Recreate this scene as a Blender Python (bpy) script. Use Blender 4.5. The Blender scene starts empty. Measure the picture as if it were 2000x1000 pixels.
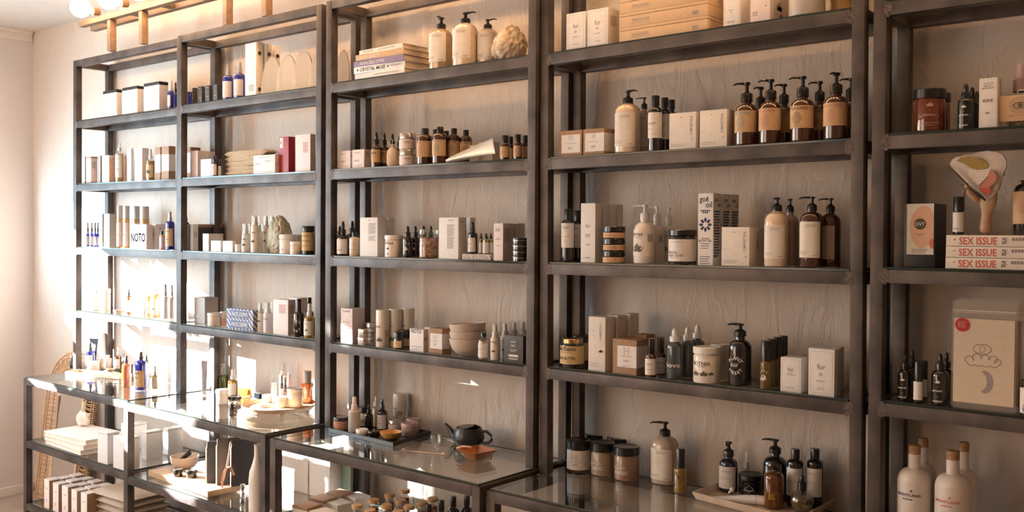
import bpy, bmesh, math, random
from math import sin, cos, pi, radians, sqrt
from mathutils import Vector, Matrix, noise
random.seed(7)
SC = bpy.context.scene
COL = SC.collection
ZO = 1.51                                   # eye-level zero of the measurements above the floor

# ------------------------------------------------------------------ camera
CAMP = Vector((1.49864, -2.37222, 0.02726 + ZO))
YAW, PIT, ROLL, FPX, SY = 0.695430, -0.015567, 0.005559, 1900.456, -14.25
_F = Vector((-sin(YAW)*cos(PIT), cos(YAW)*cos(PIT), sin(PIT)))
_R = Vector((cos(YAW), sin(YAW), 0)); _U = _R.cross(_F)
R2 = cos(ROLL)*_R + sin(ROLL)*_U
U2 = -sin(ROLL)*_R + cos(ROLL)*_U
cam_d = bpy.data.cameras.new('camera'); cam = bpy.data.objects.new('camera', cam_d); COL.objects.link(cam)
m3 = Matrix((R2, U2, -_F)).transposed()
cam.matrix_world = Matrix.Translation(CAMP) @ m3.to_4x4()
cam_d.sensor_width = 36; cam_d.lens = 36*FPX/2000; cam_d.shift_y = SY/2000; cam_d.clip_start = .05
SC.camera = cam

# ------------------------------------------------------------------ world, sun, daylight, added fills, exposure
SC.view_settings.view_transform = 'Standard'; SC.view_settings.look = 'None'
SC.view_settings.exposure = 0.56; SC.view_settings.gamma = 1; SC.view_settings.use_curve_mapping = False
w = bpy.data.worlds.new('world'); SC.world = w; w.use_nodes = True
w.node_tree.nodes['Background'].inputs[0].default_value = (.7, .85, 1, 1)
w.node_tree.nodes['Background'].inputs[1].default_value = .8
SC.cycles.use_denoising = True
SC.cycles.max_bounces = 8; SC.cycles.transparent_max_bounces = 24
SC.cycles.caustics_reflective = False; SC.cycles.caustics_refractive = False
SC.cycles.sample_clamp_indirect = 4

SUN_DIR = Vector((1.69, 1.0, -.60)).normalized()
sd = bpy.data.lights.new('sun', 'SUN'); sun = bpy.data.objects.new('sun', sd); COL.objects.link(sun)
sd.energy = 70; sd.angle = radians(.55); sd.color = (1, .98, .955)
sun.rotation_euler = SUN_DIR.to_track_quat('-Z', 'Y').to_euler()

def area(name, loc, direction, sx, sy, power, color):
    d = bpy.data.lights.new(name, 'AREA'); o = bpy.data.objects.new(name, d); COL.objects.link(o)
    d.shape = 'RECTANGLE'; d.size = sx; d.size_y = sy; d.energy = power; d.color = color
    o.location = loc; o.rotation_euler = Vector(direction).to_track_quat('-Z', 'Y').to_euler()
    return o
# side lamp stands in for side-window daylight; front and near lamps are added fills
area('warm_fill_front', (-2.5, -4.3, 1.6), (.12, 1, -.05), 2.4, 1.9, 44, (1, .69, .43))  # added warm fill, in place of bounced interior light
area('daylight_side', (-4.25, -2.15, 1.7), (1, .45, -.05), 2.4, 1.6, 55, (1, .90, .80))
near = area('cool_fill_left', (-4.28, -1.25, 1.60), (.75, 1, -.03), 1.5, 1.2, 23, (.50, .80, 1)); near.data.spread = radians(95)  # added cool fill with narrowed spread, whitens the left end of the wall

# ------------------------------------------------------------------ pixel <-> place
def ray(px, py):
    return _F + R2*(px-1000)/FPX + U2*(500+SY-py)/FPX
def hit(px, py, ax, val):
    r = ray(px, py); t = (val-CAMP[ax])/r[ax]; return CAMP + r*t
def ony(px, py, y): return hit(px, py, 1, y)
def onz(px, py, z): return hit(px, py, 2, z)
def along(px, A, dr):
    """t so that A + t*dr projects to column px"""
    k = (px-1000)/FPX; N = R2 - _F*k
    return -(A-CAMP).dot(N)/Vector(dr).dot(N)
def zat(py, P):
    """world z above point P that projects to row py"""
    k = (500+SY-py)/FPX; N = U2 - _F*k; A = Vector((P[0], P[1], 0))
    return -(A-CAMP).dot(N)/N.z
def depth(P): return (Vector(P)-CAMP).dot(_F)

WS = {1: 1.0, 2: .9936, 3: 1.003, 4: 1.0033, 5: 1.0}
TW, RH, DD, TT = .031, .032, .1694, .248
LEV = {0: .8945, 1: .5821, 2: .2606, 3: -.0619, 4: -.3846, 'T': -.7067, 'M': -1.0173, 'B': -1.326}
UN = {1: (-3.4280, .0027, -.0052, .0169), 2: (-2.4138, -.0010, -.0038, -.0069), 3: (-1.3787, -.0035, -.0017, -.0177),
      4: (-.3690, -.0042, .0042, .0), 5: (.6501, .0070, -.0026, .0073)}
DZT = {1: .0044, 2: .0040, 3: .0004, 4: -.0116, 5: 0}
GT = .007
def zlev(u, l, X):
    x0, dz, th, dy = UN[u]
    return LEV[l] + dz + th*(X-x0) + (DZT[u] if l in ('T', 'M', 'B') else 0) + ZO
def zs(u, l, X): return zlev(u, l, X) + GT

# ------------------------------------------------------------------ materials
MATS = {}
def _new(name):
    m = bpy.data.materials.new(name); m.use_nodes = True; return m, m.node_tree, m.node_tree.nodes['Principled BSDF']
def mat(name, c, rough=.5, metal=0, trans=0, coat=0, ior=1.45, nz=0, bump=0, scale=60, c2=None, sss=0):
    if name in MATS: return MATS[name]
    m, nt, b = _new(name)
    b.inputs['Roughness'].default_value = rough; b.inputs['Metallic'].default_value = metal
    b.inputs['Transmission Weight'].default_value = trans; b.inputs['Coat Weight'].default_value = coat
    b.inputs['IOR'].default_value = ior; b.inputs['Base Color'].default_value = (*c, 1)
    t = nt.nodes.new('ShaderNodeTexCoord'); n = nt.nodes.new('ShaderNodeTexNoise')
    n.inputs['Scale'].default_value = scale; n.inputs['Detail'].default_value = 5
    nt.links.new(t.outputs['Object'], n.inputs['Vector'])
    if c2 is None: c2 = tuple(x*(1-.06) for x in c)
    r = nt.nodes.new('ShaderNodeMix'); r.data_type = 'RGBA'
    r.inputs[6].default_value = (*c, 1); r.inputs[7].default_value = (*c2, 1)
    mr = nt.nodes.new('ShaderNodeMapRange'); mr.inputs[1].default_value = .38; mr.inputs[2].default_value = .62
    nt.links.new(n.outputs['Fac'], mr.inputs[0]); nt.links.new(mr.outputs[0], r.inputs[0])
    nt.links.new(r.outputs[2], b.inputs['Base Color'])
    if bump:
        bp = nt.nodes.new('ShaderNodeBump'); bp.inputs['Strength'].default_value = bump; bp.inputs['Distance'].default_value = .004
        nt.links.new(n.outputs['Fac'], bp.inputs['Height']); nt.links.new(bp.outputs[0], b.inputs['Normal'])
    MATS[name] = m; return m
def glassy(name, tint, gl=.9, rough=.02, ior=1.45, k=1.0):
    """thin clear glass or plastic: mostly see-through, fresnel reflections"""
    if name in MATS: return MATS[name]
    m = bpy.data.materials.new(name); m.use_nodes = True; nt = m.node_tree; nt.nodes.clear()
    o = nt.nodes.new('ShaderNodeOutputMaterial'); mx = nt.nodes.new('ShaderNodeMixShader')
    tr = nt.nodes.new('ShaderNodeBsdfTransparent'); tr.inputs[0].default_value = (*tint, 1)
    g = nt.nodes.new('ShaderNodeBsdfGlossy'); g.inputs['Color'].default_value = (gl, gl, gl, 1); g.inputs['Roughness'].default_value = rough
    f = nt.nodes.new('ShaderNodeFresnel'); ge = nt.nodes.new('ShaderNodeNewGeometry'); mi = nt.nodes.new('ShaderNodeMix')
    mi.inputs[2].default_value = ior; mi.inputs[3].default_value = 1/ior     # same reflectance from both faces of the sheet
    nt.links.new(ge.outputs['Backfacing'], mi.inputs[0]); nt.links.new(mi.outputs[0], f.inputs[0])
    mm = nt.nodes.new('ShaderNodeMath'); mm.operation = 'MULTIPLY'; mm.inputs[1].default_value = k; mm.use_clamp = True
    nt.links.new(f.outputs[0], mm.inputs[0]); nt.links.new(mm.outputs[0], mx.inputs[0])
    nt.links.new(tr.outputs[0], mx.inputs[1]); nt.links.new(g.outputs[0], mx.inputs[2]); nt.links.new(mx.outputs[0], o.inputs[0])
    MATS[name] = m; return m
def wood(name, c, c2, rough=.5, sc=(3, 30, 30), coat=0):
    if name in MATS: return MATS[name]
    m, nt, b = _new(name)
    t = nt.nodes.new('ShaderNodeTexCoord'); mp = nt.nodes.new('ShaderNodeMapping'); mp.inputs['Scale'].default_value = sc
    n = nt.nodes.new('ShaderNodeTexNoise'); n.inputs['Scale'].default_value = 3; n.inputs['Detail'].default_value = 6; n.inputs['Distortion'].default_value = .6
    r = nt.nodes.new('ShaderNodeValToRGB'); r.color_ramp.elements[0].position = .3; r.color_ramp.elements[1].position = .7
    r.color_ramp.elements[0].color = (*c2, 1); r.color_ramp.elements[1].color = (*c, 1)
    nt.links.new(t.outputs['Object'], mp.inputs[0]); nt.links.new(mp.outputs[0], n.inputs['Vector'])
    nt.links.new(n.outputs['Fac'], r.inputs[0]); nt.links.new(r.outputs[0], b.inputs['Base Color'])
    b.inputs['Roughness'].default_value = rough; b.inputs['Coat Weight'].default_value = coat
    MATS[name] = m; return m
def steel():
    m, nt, b = _new('raw_steel')
    t = nt.nodes.new('ShaderNodeTexCoord'); n = nt.nodes.new('ShaderNodeTexNoise'); n.inputs['Scale'].default_value = 9; n.inputs['Detail'].default_value = 8
    n2 = nt.nodes.new('ShaderNodeTexNoise'); n2.inputs['Scale'].default_value = 140; n2.inputs['Detail'].default_value = 3
    r = nt.nodes.new('ShaderNodeValToRGB'); r.color_ramp.elements[0].position = .3; r.color_ramp.elements[1].position = .72
    r.color_ramp.elements[0].color = (.036, .028, .026, 1); r.color_ramp.elements[1].color = (.125, .10, .09, 1)
    nt.links.new(t.outputs['Object'], n.inputs['Vector']); nt.links.new(t.outputs['Object'], n2.inputs['Vector'])
    nt.links.new(n.outputs['Fac'], r.inputs[0]); nt.links.new(r.outputs[0], b.inputs['Base Color'])
    mr = nt.nodes.new('ShaderNodeMapRange'); mr.inputs[3].default_value = .34; mr.inputs[4].default_value = .6
    nt.links.new(n2.outputs['Fac'], mr.inputs[0]); nt.links.new(mr.outputs[0], b.inputs['Roughness'])
    b.inputs['Metallic'].default_value = .45
    bp = nt.nodes.new('ShaderNodeBump'); bp.inputs['Strength'].default_value = .15; bp.inputs['Distance'].default_value = .002
    nt.links.new(n2.outputs['Fac'], bp.inputs['Height']); nt.links.new(bp.outputs[0], b.inputs['Normal'])
    return m
def plaster(name, c, c2, dist=.012, strength=.5):
    m, nt, b = _new(name)
    t = nt.nodes.new('ShaderNodeTexCoord')
    n1 = nt.nodes.new('ShaderNodeTexNoise'); n1.inputs['Scale'].default_value = 1.6; n1.inputs['Detail'].default_value = 4
    n2 = nt.nodes.new('ShaderNodeTexNoise'); n2.inputs['Scale'].default_value = 9; n2.inputs['Detail'].default_value = 8; n2.inputs['Roughness'].default_value = .62; n2.inputs['Distortion'].default_value = .8
    n3 = nt.nodes.new('ShaderNodeTexNoise'); n3.inputs['Scale'].default_value = 90; n3.inputs['Detail'].default_value = 3
    for n in (n1, n2, n3): nt.links.new(t.outputs['Object'], n.inputs['Vector'])
    mp = nt.nodes.new('ShaderNodeMapping'); mp.inputs['Scale'].default_value = (2.2, 1, .9)
    nt.links.new(t.outputs['Object'], mp.inputs[0]); nt.links.new(mp.outputs[0], n2.inputs['Vector'])
    r = nt.nodes.new('ShaderNodeMix'); r.data_type = 'RGBA'; r.inputs[6].default_value = (*c, 1); r.inputs[7].default_value = (*c2, 1)
    nt.links.new(n1.outputs['Fac'], r.inputs[0]); nt.links.new(r.outputs[2], b.inputs['Base Color'])
    a = nt.nodes.new('ShaderNodeMath'); a.operation = 'MULTIPLY_ADD'; a.inputs[1].default_value = .12
    nt.links.new(n3.outputs['Fac'], a.inputs[0]); nt.links.new(n2.outputs['Fac'], a.inputs[2])
    bp = nt.nodes.new('ShaderNodeBump'); bp.inputs['Strength'].default_value = strength; bp.inputs['Distance'].default_value = dist
    nt.links.new(a.outputs[0], bp.inputs['Height']); nt.links.new(bp.outputs[0], b.inputs['Normal'])
    b.inputs['Roughness'].default_value = .75
    MATS[name] = m; return m
def veil(name, c, k=.5, rough=.3):
    m = bpy.data.materials.new(name); m.use_nodes = True; nt = m.node_tree; b = nt.nodes['Principled BSDF']
    b.inputs['Base Color'].default_value = (*c, 1); b.inputs['Roughness'].default_value = rough
    tr = nt.nodes.new('ShaderNodeBsdfTransparent'); tl = nt.nodes.new('ShaderNodeBsdfTranslucent'); tl.inputs[0].default_value = (*c, 1)
    a_ = nt.nodes.new('ShaderNodeMixShader'); a_.inputs[0].default_value = .45; x_ = nt.nodes.new('ShaderNodeMixShader'); x_.inputs[0].default_value = 1-k
    nt.links.new(b.outputs[0], a_.inputs[1]); nt.links.new(tl.outputs[0], a_.inputs[2]); nt.links.new(tr.outputs[0], x_.inputs[1]); nt.links.new(a_.outputs[0], x_.inputs[2])
    nt.links.new(x_.outputs[0], nt.nodes['Material Output'].inputs[0]); MATS[name] = m; return m
STEEL = steel()
WELD = mat('weld_grey', (.15, .115, .10), .55, .4, c2=(.06, .048, .042), scale=120)
WALL = plaster('plaster_wall', (.61, .525, .455), (.55, .465, .40), .016, .65)
WALLL = plaster('plaster_side_wall', (.70, .66, .65), (.67, .63, .62), .006, .3)
CEIL = mat('ceiling_paint', (.74, .72, .70), .8)
TRIM = mat('trim_paint', (.80, .76, .73), .6)
FLOOR = mat('floor_concrete', (.42, .36, .32), .5, c2=(.33, .28, .25), scale=4)
GLASS = glassy('shelf_glass', (.955, .97, .96), k=1.15)
GEDGE = mat('glass_edge', (.030, .045, .038), .12, trans=.3)
WHITE = mat('white_card', (.83, .78, .74), .55)
CREAM = mat('cream_card', (.80, .72, .64), .55)
PINKW = mat('blush_card', (.82, .70, .66), .55)
PEACH = mat('peach_card', (.78, .47, .33), .5)
GREYC = mat('grey_card', (.42, .38, .35), .5)
KRAFT = mat('kraft_card', (.40, .245, .15), .7, c2=(.34, .20, .12), scale=120)
KTAN = mat('tan_mailer', (.66, .45, .27), .6)
TANL = mat('tan_label', (.62, .40, .22), .6)
YTAN = mat('butter_label', (.66, .47, .24), .6)
WLAB = mat('white_label', (.80, .745, .70), .5)
LILAC = mat('lilac_label', (.70, .66, .72), .5)
BLACKP = mat('black_plastic', (.012, .011, .011), .28, coat=.3)
BLACKC = mat('black_card', (.012, .012, .013), .35)
BLACKG = mat('black_glass', (.010, .009, .010), .06, coat=1)
CHARC = mat('charcoal_card', (.055, .048, .045), .45)
AMBER = mat('amber_glass', (.085, .024, .008), .06, coat=1, trans=.25)
AMBERL = mat('light_amber_glass', (.30, .105, .02), .06, coat=1, trans=.5)
ORANGE = mat('orange_glass', (.75, .22, .05), .08, coat=1, trans=.4)
COBALT = mat('cobalt_glass', (.02, .03, .40), .06, coat=1, trans=.3)
NAVYG = mat('navy_glass', (.012, .014, .05), .06, coat=1)
GREENG = mat('green_glass', (.10, .13, .015), .06, coat=1, trans=.4)
SMOKE = mat('smoke_blue_glass', (.10, .125, .14), .06, coat=1, trans=.35)
CLEARG = glassy('clear_glass', (.93, .95, .94), k=1.8)
FROST = mat('frosted_plastic', (.62, .57, .53), .3, trans=.25)
HONEY = mat('honey_liquid', (.72, .42, .16), .12, coat=1, trans=.35)
OILY = mat('golden_oil', (.50, .30, .04), .08, coat=1, trans=.45)
CREAML = mat('cream_liquid', (.72, .56, .42), .25, coat=1)
TAUPE = mat('taupe_liquid', (.52, .40, .32), .2, coat=1)
BROWNL = mat('brown_scrub', (.30, .17, .10), .3, coat=.8, bump=.4, scale=250)
OLIVEL = mat('olive_scrub', (.36, .27, .18), .3, coat=.8, bump=.4, scale=250)
PINKSC = mat('pink_salt', (.62, .32, .22), .5, c2=(.45, .22, .15), scale=200, bump=.5)
PETAL = mat('dried_petals', (.62, .40, .27), .6, c2=(.25, .07, .05), scale=90, bump=.8)
WPLA = mat('white_plastic', (.82, .78, .74), .28, coat=.3)
CPLA = mat('cream_plastic', (.78, .71, .63), .3, coat=.3)
MATTEW = mat('matte_white_glass', (.74, .66, .60), .45)
PINKP = mat('rose_plastic', (.48, .33, .32), .35)
SILV = mat('brushed_metal', (.62, .58, .54), .28, 1)
ALUM = mat('aluminium_tube', (.62, .58, .53), .38, .7, bump=.2, scale=30)
GOLD = mat('brass', (.62, .42, .2), .25, 1)
CORK = mat('cork', (.45, .27, .15), .8, c2=(.3, .17, .09), scale=150, bump=.3)
PAPER = mat('book_pages', (.72, .60, .48), .8)
RED = mat('red_card', (.38, .02, .03), .45)
INK = mat('black_ink', (.035, .03, .03), .6)
INKG = mat('grey_ink', (.33, .29, .26), .6)
INKR = mat('red_ink', (.62, .10, .07), .6)
INKB = mat('navy_ink', (.02, .03, .09), .6)
INKW = mat('white_ink', (.75, .70, .66), .6)
INKO = mat('olive_ink', (.12, .10, .06), .6)
INKT = mat('teal_ink', (.22, .36, .36), .6)
INKP = mat('rose_ink', (.52, .24, .22), .6)
INKM = mat('mustard_ink', (.42, .28, .06), .6)
OAK = wood('oak', (.55, .35, .2), (.42, .25, .13))
PALE = wood('pale_wood', (.72, .52, .36), (.60, .41, .27))
FIXW = wood('fixture_wood', (.27, .17, .105), (.17, .105, .065), .6, (2, 12, 12))
ORW = wood('olive_wood_orange', (.48, .17, .05), (.34, .10, .03), .35, coat=.3)
YEW = wood('maple_yellow', (.70, .38, .12), (.60, .30, .09), .4)
RATTAN = mat('rattan', (.60, .36, .19), .55, c2=(.48, .27, .13), scale=40)
CERAM = mat('cream_ceramic', (.62, .50, .42), .4)
DKCER = mat('dark_ceramic', (.035, .031, .030), .38, coat=.2)
TRAYB = mat('black_tray', (.03, .026, .024), .3)
STONE = mat('speckled_stone', (.66, .56, .48), .6, c2=(.30, .22, .18), scale=220)
MARBLE = mat('travertine', (.72, .58, .45), .5, c2=(.62, .46, .34), scale=16)
SLATE = mat('slate', (.045, .042, .045), .6, bump=.2)
LEATH = mat('leather', (.42, .20, .11), .5)
LINEN = mat('oatmeal_linen', (.56, .45, .36), .9, c2=(.46, .36, .28), scale=180, bump=.6)
KNIT = mat('jute_knit', (.68, .52, .37), .95, c2=(.52, .38, .25), scale=150, bump=.9)
MUSLIN = mat('muslin', (.62, .46, .34), .9, bump=.4, scale=120)
ROCKY = mat('tan_geode', (.82, .64, .47), .7, c2=(.50, .35, .23), scale=45, bump=1)
ROCKG = mat('green_calcite', (.40, .39, .29), .55, c2=(.52, .43, .30), scale=22, bump=.8)
ROCKW = mat('rose_quartz', (.72, .55, .44), .4, c2=(.80, .68, .58), scale=22, bump=.5)
SHELLM = mat('shell', (.78, .66, .56), .5, c2=(.62, .46, .36), scale=60, bump=.5)
POUCHM = veil('clear_pouch', (1, .90, .76), .55, .18)
TINW = mat('white_tin', (.78, .74, .72), .35, .2)
GBOARD = mat('green_glass_block', (.40, .55, .47), .15, trans=.3)
MIRR = mat('mirror_glass', (.85, .85, .85), .03, 1)
HANDW = wood('hand_wood', (.55, .36, .22), (.47, .29, .17), .45)
BLUEP = mat('printed_blue', (.10, .11, .22), .5)
# ------------------------------------------------------------------ mesh helpers
def link(name, bm, m, parent=None, smooth=True):
    me = bpy.data.meshes.new(name); bmesh.ops.recalc_face_normals(bm, faces=bm.faces)
    bm.to_mesh(me); bm.free()
    for mm in (m if isinstance(m, (list, tuple)) else [m]): me.materials.append(mm)
    if smooth:
        me.polygons.foreach_set('use_smooth', [True]*len(me.polygons))
        try: me.set_sharp_from_angle(angle=radians(38))
        except Exception: pass
    o = bpy.data.objects.new(name, me); COL.objects.link(o)
    if parent is not None: o.parent = parent
    return o
def tag(o, label, cat, group=None, kind=None):
    o['label'] = label; o['category'] = cat
    if group: o['group'] = group
    if kind: o['kind'] = kind
    return o
def thing(name, label, cat, loc, rz=0, group=None):
    o = bpy.data.objects.new(name, None); COL.objects.link(o); o.empty_display_size = .02
    o.location = loc; o.rotation_euler = (0, 0, rz); return tag(o, label, cat, group)
def struct(name, bm, m):
    o = link(name, bm, m); o['kind'] = 'structure'; return o
def box(bm, x0, x1, y0, y1, z0, z1, bev=0, M=None):
    vs = [bm.verts.new((x, y, z)) for z in (z0, z1) for (x, y) in ((x0, y0), (x1, y0), (x1, y1), (x0, y1))]
    fs = [(3, 2, 1, 0), (4, 5, 6, 7), (0, 1, 5, 4), (1, 2, 6, 5), (2, 3, 7, 6), (3, 0, 4, 7)]
    faces = [bm.faces.new([vs[i] for i in f]) for f in fs]
    out = vs
    if bev:
        es = list({e for f in faces for e in f.edges})
        r = bmesh.ops.bevel(bm, geom=es, offset=bev, segments=2, affect='EDGES', profile=.7)
        out = list({v for f in r['faces'] for v in f.verts} | {v for v in vs if v.is_valid})
    if M is not None: bmesh.ops.transform(bm, matrix=M, verts=[v for v in out if v.is_valid])
    return out
def lathe(bm, prof, seg=28, sq=0, sx=1, sy=1, M=None):
    """closed surface of revolution from (r, z) pairs; sq > 0 squares the section"""
    rings = []; vs = []
    for r, z in prof:
        if r < 1e-6:
            v = bm.verts.new((0, 0, z)); rings.append([v]); vs.append(v); continue
        ring = []
        for i in range(seg):
            a = 2*pi*i/seg; c, s = cos(a), sin(a)
            k = 1.0
            if sq: k = (abs(c)**sq + abs(s)**sq)**(-1/sq)
            v = bm.verts.new((r*k*c*sx, r*k*s*sy, z)); ring.append(v)
        rings.append(ring); vs += ring
    for a, b in zip(rings, rings[1:]):
        if len(a) == 1 and len(b) == 1: continue
        for i in range(seg):
            j = (i+1) % seg
            if len(a) == 1: bm.faces.new((a[0], b[j], b[i]))
            elif len(b) == 1: bm.faces.new((a[i], a[j], b[0]))
            else: bm.faces.new((a[i], a[j], b[j], b[i]))
    if len(rings[0]) > 1: bm.faces.new(list(reversed(rings[0])))
    if len(rings[-1]) > 1: bm.faces.new(rings[-1])
    if M is not None: bmesh.ops.transform(bm, matrix=M, verts=vs)
    return vs
def tube(bm, pts, r, seg=8, closed=False, flat=1.0):
    pts = [Vector(p) for p in pts]; n = len(pts); rs = r if isinstance(r, (list, tuple)) else [r]*n
    rings = []; ref = Vector((0, 0, 1))
    for i, p in enumerate(pts):
        a = pts[(i-1) % n] if (closed or i) else p; b = pts[(i+1) % n] if (closed or i < n-1) else p
        t = (b-a).normalized(); s = t.cross(ref)
        if s.length < .05: s = t.cross(Vector((1, 0, 0)))
        s.normalize(); q = s.cross(t)
        rings.append([bm.verts.new(p + (s*cos(2*pi*k/seg) + q*sin(2*pi*k/seg)*flat)*rs[i]) for k in range(seg)])
    for i in range(n if closed else n-1):
        a, b = rings[i], rings[(i+1) % n]
        for k in range(seg): bm.faces.new((a[k], a[(k+1) % seg], b[(k+1) % seg], b[k]))
    if not closed:
        bm.faces.new(list(reversed(rings[0]))); bm.faces.new(rings[-1])
def BM(): return bmesh.new()

# lettering: flat glyph outlines, laid on a plane or bent round a cylinder
_TX = {}
def glyphs(s):
    if s in _TX: return _TX[s]
    c = bpy.data.curves.new('t', 'FONT'); c.body = s; c.resolution_u = 2; c.offset = .014
    o = bpy.data.objects.new('t', c); COL.objects.link(o)
    bpy.context.view_layer.update()
    me = o.evaluated_get(bpy.context.evaluated_depsgraph_get()).to_mesh()
    vs = [tuple(v.co) for v in me.vertices]; fs = [tuple(p.vertices) for p in me.polygons]
    bpy.data.objects.remove(o)
    xs = [v[0] for v in vs] or [0, 1]; ys = [v[1] for v in vs] or [0, 1]
    x0, x1, y0, y1 = min(xs), max(xs), min(ys), max(ys); w_, h_ = max(x1-x0, 1e-6), max(y1-y0, 1e-6)
    _TX[s] = ([((x-x0)/w_-.5, (y-y0)/h_-.5) for x, y, z in vs], fs, h_/w_); return _TX[s]
def write(bm, lines, w_, h_, mapf, e=.0004):
    """lines: (text, width fraction, height position, x shift, height/width stretch); text '-' draws a row of fine print"""
    for ln in lines:
        t, wf, zf = ln[0], ln[1], ln[2]; xf = ln[3] if len(ln) > 3 else 0; st = ln[4] if len(ln) > 4 else 1
        cx, cz = xf*w_, zf*h_
        if t == '-' or t[0] == '=':
            n = 1 if t == '-' else int(t[1:]); th = h_*.010*st
            for i in range(n):
                ww = wf*w_*(1 - .25*((i*7) % 3)/3); zz = cz - i*h_*.032*max(st, 1)
                k = max(1, int(ww/.006)); x = cx-wf*w_/2
                ds = ww/k
                for j in range(k):
                    a, b = x+j*ds, x+j*ds+ds*.8
                    f = [mapf(u, v, e) for u, v in ((a, zz-th), (b, zz-th), (b, zz+th), (a, zz+th))]
                    bm.faces.new([bm.verts.new(p) for p in f])
            continue
        if t[0] == '|':                                      # vertical lettering
            vs, fs, ar = glyphs(t[1:]); L = wf*h_
            P = [bm.verts.new(mapf(cx + y*L*ar*st, cz - (x+.5)*L, e)) for x, y in vs]
        elif t == '#flower':
            R = wf*w_/2
            for k in range(8):
                a = 2*pi*k/8; pts = []
                for q in range(10):
                    b = 2*pi*q/10; rr = R*.62; px_ = rr*cos(a)+R*.30*cos(b)*cos(a)-R*.19*sin(b)*sin(a); pz_ = rr*sin(a)+R*.30*cos(b)*sin(a)+R*.19*sin(b)*cos(a)
                    pts.append(bm.verts.new(mapf(cx+px_, cz+pz_, e)))
                bm.faces.new(pts)
            continue
        elif t == '#plant':
            R = wf*w_/2
            for k in range(9):
                a = pi*(.05+.9*k/8); L = R*(.75+.25*((k*5) % 3)/2)
                pts = [(0, 0), (.35, .16), (.7, .17), (1, 0), (.7, -.17), (.35, -.16)]
                bm.faces.new([bm.verts.new(mapf(cx + L*(u*cos(a)-v*sin(a)), cz-R*.5 + L*(u*sin(a)+v*cos(a)), e)) for u, v in pts])
            continue
        elif t == '#hex':
            R = wf*w_/2
            for i in range(-3, 4):
                for j in range(-4, 5):
                    x, z = i*R*.27 + (j % 2)*R*.135, j*R*.24
                    if abs(x) + abs(z)*.6 > R*.95: continue
                    bm.faces.new([bm.verts.new(mapf(cx+x+R*.1*cos(a), cz+z+R*.11*sin(a), e)) for a in (0, pi/2, pi, 1.5*pi)])
            continue
        elif t == '#ring':
            R = wf*w_/2
            N = 24
            for k in range(N):
                a, b = 2*pi*k/N, 2*pi*(k+1)/N
                bm.faces.new([bm.verts.new(mapf(cx+q*cos(t2), cz+q*sin(t2), e)) for q, t2 in ((R, a), (R, b), (R*.94, b), (R*.94, a))])
            continue
        elif t == '#frame':
            t_ = w_*.008; X, Z = wf*w_/2, st*h_/2
            for a, b, c_, d_ in ((-X, X, Z-t_, Z), (-X, X, -Z, -Z+t_), (-X, -X+t_, -Z, Z), (X-t_, X, -Z, Z)):
                bm.faces.new([bm.verts.new(mapf(cx+u, cz+v, e)) for u, v in ((a, c_), (b, c_), (b, d_), (a, d_))])
            continue
        elif t == '#dia':
            X = wf*w_/2; t_ = w_*.012
            c4 = [(-X, 0), (0, X*.8), (X, 0), (0, -X*.8)]
            for (a, b), (c_, d_) in zip(c4, c4[1:]+c4[:1]):
                bm.faces.new([bm.verts.new(mapf(cx+u, cz+v, e)) for u, v in ((a, b), (c_, d_), (c_, d_-t_), (a, b-t_))])
            continue
        elif t == '#H':
            X = wf*w_/2; t_ = X*.12
            for u in (-1, -.55, .45, .9): 
                bm.faces.new([bm.verts.new(mapf(cx+a, cz+b, e)) for a, b in ((u*X, -X*1.2), (u*X+t_, -X*1.2), (u*X+t_, X*1.2), (u*X, X*1.2))])
            bm.faces.new([bm.verts.new(mapf(cx+a, cz+b, e)) for a, b in ((-.5*X, -t_/2), (.5*X, -t_/2), (.5*X, t_/2), (-.5*X, t_/2))])
            continue
        elif t == '#disc':
            R = wf*w_/2
            bm.faces.new([bm.verts.new(mapf(cx+R*cos(2*pi*k/28), cz+R*sin(2*pi*k/28), e)) for k in range(28)]); continue
        elif t[0] == '^' or t[0] == 'v':                      # lettering round an arc
            R = wf*w_/2; s = t[1:]; n = len(s)
            for i, ch in enumerate(s):
                if ch == ' ': continue
                span = min(1.9, .42*n); a = (pi/2 + span/2 - span*i/(n-1)) if t[0] == '^' else (-pi/2 - span/2 + span*i/(n-1))
                vs, fs, ar = glyphs(ch); hh = R*.42*st; ww = hh/ar
                rot = a-pi/2 if t[0] == '^' else a+pi/2
                P = [bm.verts.new(mapf(cx+R*cos(a)+(x*ww)*cos(rot)-(y*hh)*sin(rot), cz+R*sin(a)+(x*ww)*sin(rot)+(y*hh)*cos(rot), e)) for x, y in vs]
                for f in fs:
                    try: bm.faces.new([P[k] for k in f])
                    except Exception: pass
            continue
        else:
            vs, fs, ar = glyphs(t); L = wf*w_
            P = [bm.verts.new(mapf(cx + x*L, cz + y*L*ar*st, e)) for x, y in vs]
        for f in fs:
            try: bm.faces.new([P[k] for k in f])
            except Exception: pass
def plane_map(yf, zb):
    return lambda u, v, e: (u, yf-e, zb+v)
def side_map(xf, yc, zb):
    return lambda u, v, e: (xf+e, yc+u, zb+v)
def cyl_map(r, zb, sq=0, sy=1):
    def f(u, v, e):
        a = u/r; k = 1
        c, s = sin(a), -cos(a)
        if sq: k = (abs(c)**sq + abs(s)**sq)**(-1/sq)
        rr = (r+e)*k
        return (rr*c, rr*s*sy, zb+v)
    return f
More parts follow.
